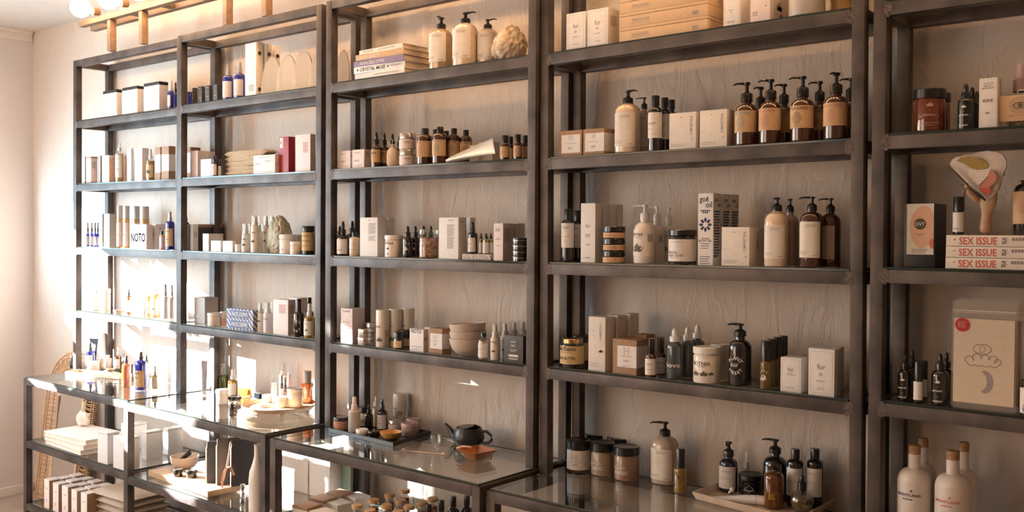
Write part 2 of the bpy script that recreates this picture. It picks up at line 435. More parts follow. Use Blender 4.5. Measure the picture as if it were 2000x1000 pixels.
def patch_cyl(bm, r, z0, z1, a0, a1, sq=0, sy=1, th=.0006, n=18):
    """a label wrapped round the body: thin closed shell"""
    f = cyl_map(r, 0, sq, sy); A = [a0+(a1-a0)*i/n for i in range(n+1)]
    o0 = [bm.verts.new(f(a*r, z0, th)) for a in A]; o1 = [bm.verts.new(f(a*r, z1, th)) for a in A]
    i0 = [bm.verts.new(f(a*r, z0, 0)) for a in A]; i1 = [bm.verts.new(f(a*r, z1, 0)) for a in A]
    for i in range(n):
        bm.faces.new((o0[i], o0[i+1], o1[i+1], o1[i])); bm.faces.new((i0[i], i1[i], i1[i+1], i0[i+1]))
        bm.faces.new((o1[i], o1[i+1], i1[i+1], i1[i])); bm.faces.new((o0[i+1], o0[i], i0[i], i0[i+1]))
    bm.faces.new((o0[0], o1[0], i1[0], i0[0])); bm.faces.new((o0[n], i0[n], i1[n], o1[n]))

# ------------------------------------------------------------------ product builders (local: front is -y, base z = 0)
def lettering(parent, lines, w_, h_, mapf, ink):
    if not lines: return
    bm = BM(); write(bm, lines, w_, h_, mapf); link('lettering', bm, ink, parent, smooth=False)
def bottle(T, r, h, sh, nk, body, cap, lab=None, lines=None, ink=INK, style='screw', capm=None, cr=.45, nr=None, sq=0, sy=1,
           arc=1.3, liq=None, rnd=1.0, spout=0, capc=None):
    """sh: height fraction where the shoulder starts; nk: where the cap starts; cap: cap radius / body radius"""
    capm = capm or BLACKP; nr = (nr or cr*.82)*r; cr_ = cr*r; H1, H2 = sh*h, nk*h
    pr = [(r*.86, 0), (r*.97, h*.008), (r, h*.03), (r, H1)]
    n = 8; hs = min(H2-H1-.001, (r-nr)*1.25)
    for i in range(1, n+1):
        t = i/n; a = t*pi/2
        pr.append((nr+(r-nr)*(cos(a)*rnd + (1-t)*(1-rnd)), H1+hs*(sin(a)*rnd + t*(1-rnd))))
    pr += [(nr, H2), (nr*.9, H2+.002), (0, H2+.002)]
    bm = BM(); lathe(bm, pr, 28, sq, 1, sy); link('bottle_body', bm, body, T)
    if liq:
        bm = BM(); q = .93; lf, lm = liq
        lathe(bm, [(r*.8, h*.012), (r*q, h*.03), (r*q, min(H1, lf*h)), (r*q*.97, min(H1, lf*h)+.001), (0, min(H1, lf*h)+.001)], 28, sq, 1, sy)
        link('liquid', bm, lm, T)
    bm = BM(); Hc = h-H2
    if style == 'screw':
        lathe(bm, [(cr_, H2), (cr_, h-.0015), (cr_*.93, h), (0, h)], 24); link('cap', bm, capm, T)
    elif style == 'spray':
        c0 = H2+Hc*.35
        lathe(bm, [(cr_, H2), (cr_, c0), (cr_*.72, c0+.001), (cr_*.66, h-Hc*.05), (cr_*.5, h), (0, h)], 20); link('spray_cap', bm, capm, T)
    elif style == 'over':
        lathe(bm, [(cr_, H2), (cr_, h-.001), (cr_*.92, h), (0, h)], 24); link('clear_overcap', bm, capc or CLEARG, T)
        bm = BM(); lathe(bm, [(cr_*.7, H2+.001), (cr_*.7, H2+Hc*.35), (cr_*.45, H2+Hc*.4), (cr_*.42, h-Hc*.12), (0, h-Hc*.12)], 16); link('spray_nozzle', bm, capm, T)
    elif style == 'drop':
        c0 = H2+Hc*.38
        lathe(bm, [(cr_, H2), (cr_, c0), (cr_*.95, c0+.001), (0, c0+.001)], 24); link('dropper_collar', bm, capc or capm, T)
        bm = BM(); b = cr_*.62
        lathe(bm, [(b*.85, c0), (b, c0+(h-c0)*.3), (b*.92, c0+(h-c0)*.6), (b*.72, c0+(h-c0)*.82), (b*.45, h-.0008), (0, h)], 16); link('dropper_bulb', bm, capm, T)
    elif style == 'pump':
        c0 = H2+Hc*.42
        lathe(bm, [(cr_, H2), (cr_, c0-.002), (cr_*.9, c0), (cr_*.5, c0+.003), (cr_*.42, c0+.005), (0, c0+.005)], 24); link('pump_collar', bm, capm, T)
        bm = BM(); sr = cr_*.40
        lathe(bm, [(sr*.8, c0+.004), (sr*.8, h-Hc*.16), (sr*1.5, h-Hc*.14), (sr*1.55, h-Hc*.02), (sr*1.2, h), (0, h)], 16)
        a = radians(spout); L = r*1.15; zz = h-Hc*.08
        dx, dy = sin(a), -cos(a)
        tube(bm, [(0, 0, zz), (dx*L*.4, dy*L*.4, zz+Hc*.02), (dx*L*.8, dy*L*.8, zz), (dx*L, dy*L, zz-Hc*.08)], [sr*.95, sr*.8, sr*.6, sr*.45], 8, flat=.7)
        link('pump_head', bm, capm, T)
    elif style == 'cork':
        lathe(bm, [(cr_*.8, H2-.004), (cr_*.8, H2), (cr_, H2+.0005), (cr_*1.02, h-.001), (cr_*.96, h), (0, h)], 24); link('cork_stopper', bm, CORK, T)
    if lab:
        bm = BM(); lo, hi, lm = lab[:3]; patch_cyl(bm, r*1.002, lo*h, hi*h, -arc, arc, sq, sy)
        L = link('label', bm, lm, T)
        lettering(L, lines, r*2*min(arc, 1.25), (hi-lo)*h, cyl_map(r*1.002+.0007, (lo+hi)/2*h, sq, sy), ink)
    elif lines:
        lettering(T, lines, r*2*min(arc, 1.25), H1, cyl_map(r*1.002, H1/2, sq, sy), ink)
def jar(T, r, h, lf, body, lid, lab=None, lines=None, ink=INK, lr=1.03, arc=1.5, fill=None, lidh=None):
    """lf: height fraction where the lid starts"""
    bm = BM(); H = lf*h
    lathe(bm, [(r*.88, 0), (r*.98, h*.015), (r, h*.05), (r, H-h*.07), (r*.93, H-h*.02), (r*.9, H+.001), (0, H+.001)], 30)
    link('jar_body', bm, body, T)
    if fill:
        bm = BM(); lathe(bm, [(r*.9, .003), (r*.93, .006), (r*.93, H*fill[0]), (0, H*fill[0])], 24); link('jar_contents', bm, fill[1], T)
    bm = BM(); R = r*lr; lathe(bm, [(R*.9, H), (R, H+.0008), (R, h-.0016), (R*.96, h), (R*.9, h+.0003), (R*.86, h-.0006), (0, h-.0006)], 30)
    link('lid', bm, lid, T)
    if lab:
        bm = BM(); lo, hi, lm = lab; patch_cyl(bm, r*1.003, lo*h, hi*h, -arc, arc)
        L = link('label', bm, lm, T); lettering(L, lines, r*2*min(arc, 1.25), (hi-lo)*h, cyl_map(r*1.003+.0007, (lo+hi)/2*h), ink)
    elif lines: lettering(T, lines, r*2*1.25, H, cyl_map(r*1.003, H/2), ink)
def carton(T, w_, d_, h, m, lines=None, ink=INK, lid=None, base=None, lab=None, side=None, top=None, flap=True):
    x, y = w_/2, d_/2; z0 = 0; z1 = h
    if base: z0 = base[0]*h
    if lid: z1 = h*(1-lid[0])
    b = min(.0008, w_*.02)
    bm = BM(); box(bm, -x, x, -y, y, z0, z1, b); body = link('carton_body', bm, m, T)
    if lid:
        bm = BM(); box(bm, -x-.0006, x+.0006, -y-.0006, y+.0006, z1+.0001, h, b); link('lid', bm, lid[1], T)
    elif flap:
        bm = BM(); box(bm, -x+.0015, x-.0015, -y+.0006, y-.001, h+.0001, h+.0006); link('top_flap', bm, m, T, smooth=False)
    if base:
        bm = BM(); box(bm, -x-.0002, x+.0002, -y-.0002, y+.0002, 0, z0-.0001, b); link('base_band', bm, base[1], T)
    par = body; yf = -y
    if lab:                                              # sticker on the front, optionally wrapped round the right side
        a0, a1, c0, c1, lm = lab[:5]; bm = BM()
        box(bm, (a0-.5)*w_, (a1-.5)*w_ if not (len(lab) > 5) else x+.0005, -y-.0005, -y+.0002, c0*h, c1*h)
        if len(lab) > 5: box(bm, x-.0002, x+.0005, -y-.0005, -y+lab[5]*d_, c0*h, c1*h)
        par = link('label', bm, lm, T, smooth=False); yf = -y-.0005
    if lines: lettering(par, lines, w_, h, plane_map(yf, h/2), ink)
    if side: lettering(body, side, d_, h, side_map(x, 0, h/2), ink)
    return body

# ------------------------------------------------------------------ placement
def place_cyl(u, l, pl, pr, ptop, d=None, pb=None, z=None):
    """returns base centre, radius, height from pixel extents and depth d behind the front plane (or the base row pb)"""
    pc = (pl+pr)/2; dy = UN[u][3] if isinstance(u, int) else 0
    if pb is not None:
        X = 0
        zz = z if z is not None else zs(u, l, UN[u][0]+.5)
        P = onz(pc, pb, zz)
        if z is None: zz = zs(u, l, P.x); P = onz(pc, pb, zz)
        v = (P-CAMP); v.z = 0; v.normalize()
        r = (pr-pl)/2*depth(P)/FPX*cos(math.atan((pc-1000)/FPX)); P = P+v*r
    else:
        A = Vector((0, dy+d, 0)); X = along(pc, Vector((0, dy+d, 1.5)), (1, 0, 0))
        zz = z if z is not None else zs(u, l, X)
        P = Vector((along(pc, Vector((0, dy+d, zz)), (1, 0, 0)), dy+d, zz))
        r = (pr-pl)/2*depth(P)/FPX*cos(math.atan((pc-1000)/FPX))
    P.z = zz; return P, r, zat(ptop, P)-zz
def place_box(u, l, pl, pc, pr, ptop, d=None, rot=0, pb=None, z=None, dep=None):
    dy = UN[u][3] if isinstance(u, int) else 0; a = radians(rot)
    e = Vector((cos(a), sin(a), 0)); n = Vector((-sin(a), cos(a), 0))
    if pb is not None:
        zz = z if z is not None else zs(u, l, UN[u][0]+.5); A = onz(pl, pb, zz)
        if z is None: zz = zs(u, l, A.x); A = onz(pl, pb, zz)
    else:
        X = along(pl, Vector((0, dy+d, 1.5)), (1, 0, 0)); zz = z if z is not None else zs(u, l, X)
        A = Vector((along(pl, Vector((0, dy+d, zz)), (1, 0, 0)), dy+d, zz))
    A.z = zz; wd = along(pc, A, e); B = A+e*wd
    dp = dep if dep else along(pr, B, n)
    h = zat(ptop, B)-zz
    return A+e*wd/2+n*dp/2, wd, dp, h, a
def bot(u, l, pl, pr, ptop, d=None, pb=None, name='bottle', label='', cat='bottle', group=None, fa=18, z=None, lift=0, **k):
    P, r, h = place_cyl(u, l, pl, pr, ptop, d, pb, z)
    T = thing(name, label, cat, P, radians(fa), group); k.setdefault('sh', .6); k.setdefault('nk', .75)
    k.setdefault('body', AMBER); k.setdefault('cap', None)
    bottle(T, r, h, **k); return T
def jr(u, l, pl, pr, ptop, d=None, pb=None, name='jar', label='', cat='jar', group=None, fa=18, z=None, **k):
    P, r, h = place_cyl(u, l, pl, pr, ptop, d, pb, z)
    T = thing(name, label, cat, P, radians(fa), group); k.setdefault('lf', .8); k.setdefault('body', WPLA); k.setdefault('lid', WPLA)
    jar(T, r, h, **k); return T
def bx(u, l, pl, pc, pr, ptop, d=None, pb=None, rot=0, name='carton', label='', cat='box', group=None, z=None, dep=None, m=WHITE, **k):
    P, w_, d_, h, a = place_box(u, l, pl, pc, pr, ptop, d, rot, pb, z, dep)
    T = thing(name, label, cat, P, a, group); carton(T, w_, d_, h, m, **k); return T
def stripes():
    m, nt, b = _new('blue_stripes'); t = nt.nodes.new('ShaderNodeTexCoord'); wv = nt.nodes.new('ShaderNodeTexWave'); wv.wave_type = 'BANDS'; wv.bands_direction = 'DIAGONAL'; wv.inputs['Scale'].default_value = 26
    r = nt.nodes.new('ShaderNodeValToRGB'); r.color_ramp.interpolation = 'CONSTANT'; r.color_ramp.elements[0].color = (.10, .11, .22, 1); r.color_ramp.elements[1].position = .72; r.color_ramp.elements[1].color = (.7, .66, .64, 1)
    nt.links.new(t.outputs['Object'], wv.inputs[0]); nt.links.new(wv.outputs[1], r.inputs[0]); nt.links.new(r.outputs[0], b.inputs['Base Color']); b.inputs['Roughness'].default_value = .5; return m
STRIPE = stripes()
# ------------------------------------------------------------------ the room
YW = .2275; XL = -4.35; XR = 3.0; YF = -4.6; ZC = 1.195 + ZO
bm = BM(); box(bm, XL-.2, XR+.2, YF-.2, YW+.15, -.1, 0); struct('floor', bm, FLOOR)
bm = BM(); box(bm, XL-.2, XR+.2, YF-.2, YW+.15, ZC, ZC+.1); struct('ceiling', bm, CEIL)
# back wall: gently wavy hand-trowelled plaster with two soft vertical ridges
bm = BM(); NX, NZ = 700, 60; g = []
def wavy(x, z):
    y = YW + .004*noise.noise(Vector((x*1.1, z*1.6, 2))) + .0016*noise.noise(Vector((x*4, z*5, 7)))
    y -= .008*math.exp(-((x+1.10)/.020)**2) ; y -= .008*math.exp(-((x+2.28)/.06)**2)
    return max(y, YW-.0092)
for i in range(NX+1):
    x = XL + (XR-XL)*i/NX
    g.append([bm.verts.new((x, wavy(x, ZC*j/NZ), ZC*j/NZ)) for j in range(NZ+1)])
for i in range(NX):
    for j in range(NZ): bm.faces.new((g[i][j], g[i+1][j], g[i+1][j+1], g[i][j+1]))
bk = [bm.verts.new((x, YW+.12, z)) for x, z in ((XL, 0), (XR, 0), (XR, ZC), (XL, ZC))]; bm.faces.new((bk[3], bk[2], bk[1], bk[0]))
struct('wall_back', bm, WALL)
# left wall with the glazed side window; unseen panes, shaped to throw the sun patches
holes = [(.035, -1.08, 1.30, 1.885), (-1.30, -1.73, 1.30, 1.84), (.0, -1.00, 1.155, 1.252), (-2.0, -2.45, 1.46, 1.60), (-1.79, -1.86, 2.22, 2.275)]
ys = sorted({y for h_ in holes for y in h_[:2]} | {YF, YW+.1}); zz_ = sorted({z for h_ in holes for z in h_[2:]} | {0, ZC})
bm = BM()
for a, b in zip(ys, ys[1:]):
    for c, d_ in zip(zz_, zz_[1:]):
        my, mz = (a+b)/2, (c+d_)/2
        if any(h_[1] < my < h_[0] and h_[2] < mz < h_[3] for h_ in holes): continue
        box(bm, XL-.03, XL, a, b, c, d_)
bmesh.ops.remove_doubles(bm, verts=bm.verts, dist=1e-5)
struct('wall_left', bm, WALLL)
bm = BM()
for h_ in holes: box(bm, XL-.02, XL-.014, h_[1], h_[0], h_[2], h_[3])
struct('window_1', bm, glassy('window_pane', (.99, .99, .99)))
bm = BM(); box(bm, -7.4, -3.0, -6.3, -6.2, 0, 4.2); struct('wall_sun_block', bm, mat('sun_block_brown', (.34, .24, .19), .9))   # unseen wall added to keep the sun out of the shop front
bm = BM(); box(bm, XR, XR+.03, YF, YW+.1, 0, ZC); struct('wall_right', bm, WALL)
bm = BM(); box(bm, XL, -4.1, YF-.03, YF, 0, ZC); box(bm, -.9, XR, YF-.03, YF, 0, ZC); box(bm, -4.1, -.9, YF-.03, YF, 0, .5); box(bm, -4.1, -.9, YF-.03, YF, 2.5, ZC)
struct('wall_front', bm, WALL)
bm = BM(); box(bm, -4.1, -.9, YF-.02, YF-.012, .5, 2.5); struct('window_2', bm, glassy('window_pane', (.99, .99, .99)))
bm = BM(); box(bm, XL, XL+.012, -3, YW-.012, ZC-.062, ZC-.012, .003); box(bm, XL, XL+.028, -3, YW-.012, ZC-.016, ZC, .003); struct('trim_1', bm, TRIM)
bm = BM(); box(bm, XL, XL+.012, -3, YW-.01, 0, .05, .002); struct('baseboard_left', bm, TRIM)

# ------------------------------------------------------------------ steel frames
def bar(u, name, x0, x1, y0, y1, z0, z1, parent, m=STEEL, bev=.0022, tilt=None):
    """in the unit's own axes (x along the wall from its left edge)"""
    bm = BM(); box(bm, x0, x1, y0, y1, z0, z1, bev); return link(name, bm, m, parent)
ORD = {1: 'leftmost', 2: 'second from left', 3: 'third from left', 4: 'fourth from left', 5: 'rightmost'}
LEVN = {0: 'top', 1: 'highest', 2: 'second', 3: 'third', 4: 'lowest', 'T': 'counter-height'}
UFEAT = {1: 'dark-lidded cream boxes on its top level', 2: 'folded jute cloths and green rock', 3: 'stacked bowls and dried-petal jar',
         4: 'flower-print oil box and amber pumps', 5: 'wooden hand and red-titled books'}
def rung(parent, z, u, yF=0, yB=None, nm='shelf_rail'):
    W = WS[u]
    yB = DD if yB is None else yB; z0, z1 = z-RH, z; e = .0003
    bar(u, nm, TW+e, W-TW-e, yF, yF+TW, z0, z1, parent); bar(u, nm, TW+e, W-TW-e, yB, yB+TW, z0, z1, parent)
    bar(u, nm, 0, TW, yF+TW+e, yB-e, z0, z1, parent); bar(u, nm, W-TW, W, yF+TW+e, yB-e, z0, z1, parent)
def welds(u, levels, parent, yF=0):
    W = WS[u]
    for l in levels:
        for sx in (0, 1):
            bm = BM(); z = (LEV[l] - RH/2); x = TW if sx == 0 else W-TW
            n = 14; c = bm.verts.new((x, yF-.0009, z)); rnd = random.Random(u*31+hash(str(l)) % 97+sx); ring = []
            for k in range(n):
                a = 2*pi*k/n; R = rnd.uniform(.8, 1.1)
                ring.append(bm.verts.new((x + .012*R*cos(a) + (.003 if sx == 0 else -.003), yF-.0004, z + .020*R*sin(a))))
            back = [bm.verts.new((v.co.x, yF+.001, v.co.z)) for v in ring]
            for k in range(n):
                bm.faces.new((c, ring[k], ring[(k+1) % n])); bm.faces.new((ring[k], back[k], back[(k+1) % n], ring[(k+1) % n]))
            bm.faces.new(back); link('weld_patch', bm, WELD, parent)
for u in range(1, 6):
    x0, dz, th, dy = UN[u]; W = WS[u]
    base = (LEV['T']+GT) if u < 5 else -(ZO+dz)
    if u < 5: base += DZT[u]
    T = thing('shelf_frame', f'{ORD[u]} steel wall frame, with the {UFEAT[u]}', 'shelf', (x0, dy, ZO+dz), 0, 'steel wall shelf frames')
    T.rotation_euler = (0, -th, 0)
    for px_ in (0, W-TW):
        bar(u, 'post', px_, px_+TW, 0, TW, base, LEV[0], T)
        bar(u, 'post', px_, px_+TW, DD, DD+TW, base, LEV[0], T)
    for l in (0, 1, 2, 3, 4): rung(T, LEV[l], u)
    if u == 5: rung(T, LEV['T'], u)
    welds(u, (1, 2, 3, 4), T)
    for l in (1, 2, 3, 4) + (('T',) if u == 5 else ()):
        bm = BM(); box(bm, TW+.002, W-TW-.002, .004, DD+TW-.006, 0, GT-.0006, .0008)
        for f in bm.faces: f.material_index = 0 if abs(f.normal.z) > .9 else 1
        g_ = link('glass_shelf', bm, [GLASS, GEDGE], None, smooth=False)
        g_.location = (x0, dy, ZO+dz+LEV[l]+.0003); g_.rotation_euler = (0, -th, 0)
        tag(g_, f'clear glass shelf pane, {LEVN[l]} glass level of the {ORD[u]} wall shelf frame', 'glass shelf', 'glass panes of the wall shelves')
for u in range(1, 5):
    x0, dz, th, dy = UN[u]; dz += DZT[u]; W = WS[u]
    T = thing('display_table', f'steel and glass display counter projecting below the {ORD[u]} shelf frame', 'display table', (x0, dy, ZO+dz), 0, 'steel display counters')
    T.rotation_euler = (0, -th, 0)
    fl = -(ZO+dz) + .003
    for px_ in (0, W-TW):
        bar(u, 'post', px_, px_+TW, -TT, -TT+TW, fl, LEV['T'], T)
        bar(u, 'post', px_, px_+TW, DD, DD+TW, fl, LEV['T'], T)
    for l in ('T', 'M', 'B'): rung(T, LEV[l], u, -TT)
    for l, ln in (('T', 'top pane'), ('M', 'middle shelf pane'), ('B', 'bottom shelf pane')):
        if l == 'B' and u > 2: pass
        bm = BM(); ins = .012 if l == 'T' else TW+.002
        box(bm, ins, W-ins, -TT+.006, (-.002 if l == 'T' and False else DD-.004), 0, GT-.0006, .0008)
        for f in bm.faces: f.material_index = 0 if abs(f.normal.z) > .9 else 1
        g_ = link('glass_shelf', bm, [GLASS, GEDGE], None, smooth=False)
        g_.location = (x0, dy, ZO+dz+LEV[l]+.0003); g_.rotation_euler = (0, -th, 0)
        tag(g_, f'clear glass {ln} of the {ORD[u]} display counter', 'glass shelf', 'glass panes of the display counters')

# ------------------------------------------------------------------ timber light rail with globe bulbs
T = thing('light_fixture', 'long timber light rail standing on the shelf tops, carrying bare globe bulbs', 'light fixture', (0, 0, 0))
zb = 1.075 + ZO
bm = BM(); box(bm, -3.31, 1.9, -.010, .022, zb-.024, zb, .001); link('beam', bm, FIXW, T)
bm = BM(); box(bm, -3.36, 1.9, .075, .105, zb-.024, zb, .001); link('beam', bm, FIXW, T)
for px_ in (219, 281, 446, 523):
    X = along(px_, Vector((0, .008, 2.4)), (1, 0, 0)); u = 1 if X < -2.42 else 2
    bm = BM(); box(bm, X-.026, X+.004, -.004, .028, LEV[0]+ZO+UN[u][1]+.0015, zb-.0245, .001); link('post', bm, FIXW, T)
for X in (.0, .9, 1.5):
    u = 4 if X < .6 else 5
    bm = BM(); box(bm, X, X+.028, .001, .028, LEV[0]+ZO+.012, zb-.0245, .001); link('post', bm, FIXW, T)
NB = 0
bulbM = bpy.data.materials.new('warm_bulb'); bulbM.use_nodes = True; nt = bulbM.node_tree; nt.nodes.clear()
o_ = nt.nodes.new('ShaderNodeOutputMaterial'); e_ = nt.nodes.new('ShaderNodeEmission'); e_.inputs[0].default_value = (1, .60, .30, 1); e_.inputs[1].default_value = 30
nt.links.new(e_.outputs[0], o_.inputs[0])
x = along(157, Vector((0, -.086, 2.6)), (1, 0, 0)); dxb = along(212, Vector((0, -.086, 2.6)), (1, 0, 0))-x
while x < 1.7:
    bm = BM(); box(bm, x-.008, x+.03, .0225, .0745, zb-.022, zb-.002, .001); link('crosspiece', bm, FIXW, T)
    bm = BM(); lathe(bm, [(.017, 0), (.019, .006), (.019, .034), (.013, .036), (0, .036)], 16, M=Matrix.Translation((x+.012, .002, zb+.028)) @ Matrix.Rotation(radians(97), 4, 'X')); 
    link('socket', bm, FIXW, T)
    NB += 1
    lb = {1: 'glowing white globe bulb at the far left end of the timber rail', 2: 'glowing white globe bulb, second from the left end of the timber rail',
          3: 'glowing white globe bulb, third from the left end of the timber rail'}.get(NB, 'glowing globe bulb along the timber rail above the frame')
    bm = BM(); P = Vector((x, -.086, zb+.034))
    bmesh.ops.create_uvsphere(bm, u_segments=24, v_segments=14, radius=.0475, matrix=Matrix.Translation((0, 0, 0)))
    lathe(bm, [(.014, 0), (.014, .010), (0, .010)], 12, M=Matrix.Translation((0, .051, -.004)) @ Matrix.Rotation(radians(97), 4, 'X'))
    b = link('globe_bulb', bm, bulbM); b.location = P; tag(b, lb, 'light bulb', 'globe bulbs on the timber rail')
    x += dxb
# ================================================================== shelf frame 1 (far left)
WS = 'leftmost shelf frame'
for i, (a, b, c, t, q) in enumerate(((201.5, 227.5, 238, 174, 'smallest'), (239, 268, 280.5, 167, 'middle'), (281, 311, 328, 158.5, 'largest'))):
    bx(1, 1, a, b, c, t, .03, m=CREAM, lid=(.11, BLACKC), lines=[('-', .18, .14), ('-', .45, .04), ('-', .3, -.02), ('=2', .4, -.2)], ink=INKG, name='lidded_carton',
       label=f'cream box with dark lid, {q} of three atop the {WS}', group='cream boxes with dark lids')
bot(1, 1, 327, 340.5, 158, .05, name='spray_bottle', label=f'bright blue spray bottle with white cap beside the largest dark-lidded cream box', body=COBALT, style='spray', capm=WPLA, cr=.62, sh=.58, nk=.66, lab=(.12, .5, WLAB), arc=.6)
bot(1, 1, 339, 347, 161, .09, name='spray_bottle', label='bright blue spray bottle half hidden behind the post between the two leftmost frames', body=COBALT, style='spray', capm=BLACKP, cr=.62, sh=.55, nk=.66)
bx(1, 2, 159.5, 165.5, 170, 306, .07, m=WHITE, base=(.09, KRAFT), name='carton', label='pale carton with kraft foot, behind its twin beside the leftmost post')
bx(1, 2, 168.3, 177.5, 190.3, 305.6, .03, m=PINKW, lid=(.055, KRAFT), base=(.06, KRAFT), side=[('=8', .6, .3, 0, .8)], ink=INKG, label='blush carton with thin kraft bands, front of the pair beside the leftmost post')
bx(1, 2, 191, 196, 199.5, 304, .06, m=GREYC, label='narrow grey carton between the kraft-banded pair and the peach carton')
bx(1, 2, 201.5, 213, 223.5, 303, .03, m=PEACH, lid=(.10, PINKW), label='peach carton with pale top band beside the honey pump bottle')
bot(1, 2, 225, 242.5, 280, .05, name='pump_bottle', label='honey coloured pump bottle with white pump and cream label on the second level', body=CLEARG, liq=(1, HONEY), style='pump', capm=WPLA, cr=.42, sh=.72, nk=.80, lab=(.12, .70, CREAM), lines=[('=2', .5, .35), ('=3', .6, -.1)], ink=INKG, spout=40)
bot(1, 2, 241, 247.5, 301, .11, body=PEACH, style='screw', capm=WPLA, cr=.8, sh=.9, nk=.93, label='small peach bottle tucked behind the honey pump bottle')
bx(1, 2, 248.5, 256, 260.5, 290, .04, m=WHITE, lines=[('#dia', .5, -.05), ('-', .5, -.3)], ink=INKP, label='slim white carton with faint pink mark, left of its wider twin')
bx(1, 2, 263, 277.5, 290.5, 289, .03, m=PINKW, lines=[('#dia', .5, -.05), ('-', .5, -.3)], ink=INKP, label='tall blush carton with faint pink mark, right of its slim twin')
bot(1, 2, 285.5, 302.5, 291, .05, name='spray_bottle', label='clear spray bottle with floral patterned label between blush and kraft-banded cartons', body=CLEARG, liq=(.95, OILY), style='spray', capm=WPLA, cr=.5, sh=.62, nk=.68, lab=(.10, .50, KTAN), lines=[('#plant', .8, 0)], ink=INKO)
bx(1, 2, 303, 313, 315.5, 287, .05, m=WHITE, lid=(.22, KRAFT), base=(.24, KRAFT), label='white carton with wide kraft ends, left of the pair by the right post')
bx(1, 2, 316.3, 329.5, 342.5, 285, .03, m=WHITE, lid=(.24, KRAFT), base=(.26, KRAFT), label='white carton with wide kraft ends, right of the pair by the right post')
for i, (a, b, q) in enumerate(((168.5, 175, 'leftmost'), (176, 183, 'second'), (182.5, 189.5, 'third'), (188, 194.5, 'rightmost'))):
    bot(1, 3, a, b, 434, .06+.015*(i % 2), name='dropper_bottle', label=f'tiny blue dropper bottle with pale label, {q} of the four on the third level', group='tiny blue dropper bottles', body=COBALT, style='spray', capm=CHARC, cr=.62, sh=.5, nk=.62, lab=(.06, .42, WLAB))
bx(1, 3, 193.5, 200, 203.5, 418, .06, m=GREYC, label='grey carton behind, left of the two on the third level')
bx(1, 3, 204, 214, 228, 417.6, .03, m=GREYC, label='grey carton in front, right of the two on the third level')
for i, (a, b, dd_, q) in enumerate(((227.8, 240, .05, 'first'), (241, 253.5, .04, 'second'), (259, 273.5, .10, 'third'), (273.5, 292, .07, 'fourth'))):
    bot(1, 3, a, b, 401.5+.6*i, dd_, name='mist_bottle', label=f'apricot mist bottle with frosted overcap, {q} from the left behind a lettered blush box', group='apricot mist bottles', body=HONEY, style='screw', capm=FROST, cr=.93, nr=.9, sh=.68, nk=.70,
        lab=(.05, .60, PINKW), lines=[('TNA', .4, .38), ('#plant', .4, .0), ('-', .3, -.38)], ink=INKG)
bx(1, 3, 253.5, 286, 289.5, 438.6, .015, m=PINKW, lines=[('NOTO', .84, -.03, 0, 1.3), ('NOTO', .85, -.035, .004, 1.3), ('-', .4, -.33, -.2), ('-', .3, .38)], ink=INK, dep=.03, name='card_box', label='square blush box with big black lettering before the apricot mist bottles')
bx(1, 3, 294.5, 304, 325, 438, .06, m=WHITE, side=[('=2', .4, .35)], ink=INKG, label='plain white carton behind the small black-capped vial')
bot(1, 3, 311.5, 321.5, 451, .035, name='vial', label='small peach vial with square black cap before the white carton', body=PEACH, style='screw', capm=BLACKP, cr=.55, sh=.72, nk=.80, lab=(.1, .65, PINKW))
bot(1, 3, 323, 341.5, 413.5, .04, name='spray_bottle', label='cobalt spray bottle with tan label at the right end of the third level', body=COBALT, style='spray', capm=SILV, cr=.5, sh=.68, nk=.76, lab=(.10, .56, KTAN), lines=[('=2', .6, .35), ('=2', .4, -.1), ('-', .4, -.3)], ink=INKO)
jr(1, 4, 181, 196, 565, .07, label='cream jar at the far left of the sunlit fourth level', body=CREAM, lid=WPLA, lf=.72, name='jar')
jr(1, 4, 199.5, 216, 564, .09, label='cream jar second from the left on the sunlit fourth level', body=CREAM, lid=WPLA, lf=.78)
bot(1, 4, 247, 256.5, 563, .05, name='dropper_bottle', label='amber dropper bottle with white label on the sunlit fourth level', body=AMBERL, style='drop', capm=CHARC, cr=.55, sh=.66, nk=.73, lab=(.1, .55, WLAB))
bx(1, 4, 262, 269, 281, 579, .05, m=WHITE, label='white carton between the amber dropper and the honey bottles, fourth level')
bot(1, 4, 285, 296, 569, .08, name='mist_bottle', label='honey mist bottle with white cap, left of the two on the fourth level', group='honey mist bottles', body=HONEY, style='spray', capm=WPLA, cr=.55, sh=.72, nk=.8, lab=(.1, .6, CREAM), lines=[('#plant', .4, -.1)])
bot(1, 4, 295.5, 313.5, 564, .05, name='mist_bottle', label='honey mist bottle with white cap, right of the two on the fourth level', group='honey mist bottles', body=HONEY, style='spray', capm=WPLA, cr=.4, sh=.75, nk=.82, lab=(.1, .66, CREAM), lines=[('#plant', .4, -.1)])
bot(1, 4, 317, 329, 555, .06, name='spray_bottle', label='white spray bottle with grey nozzle, left of the sunlit pair beside honey mist bottles', body=WPLA, style='spray', capm=GREYC, cr=.62, sh=.6, nk=.66)
bot(1, 4, 331, 341, 556, .09, name='spray_bottle', label='white spray bottle with grey nozzle, right of the sunlit pair beside honey mist bottles', body=WPLA, style='spray', capm=GREYC, cr=.62, sh=.6, nk=.66)
# shallow dish with shells, sunlit
P, r, h = place_cyl(1, 4, 220, 246, 603, .06); T = thing('shell_dish', 'shallow pale dish with beads in the sunlight on the fourth level', 'dish', P)
bm = BM(); lathe(bm, [(r*.6, 0), (r*.95, .012), (r, .016), (r*.9, .014), (r*.55, .004), (0, .004)], 24); link('dish_body', bm, CERAM, T)

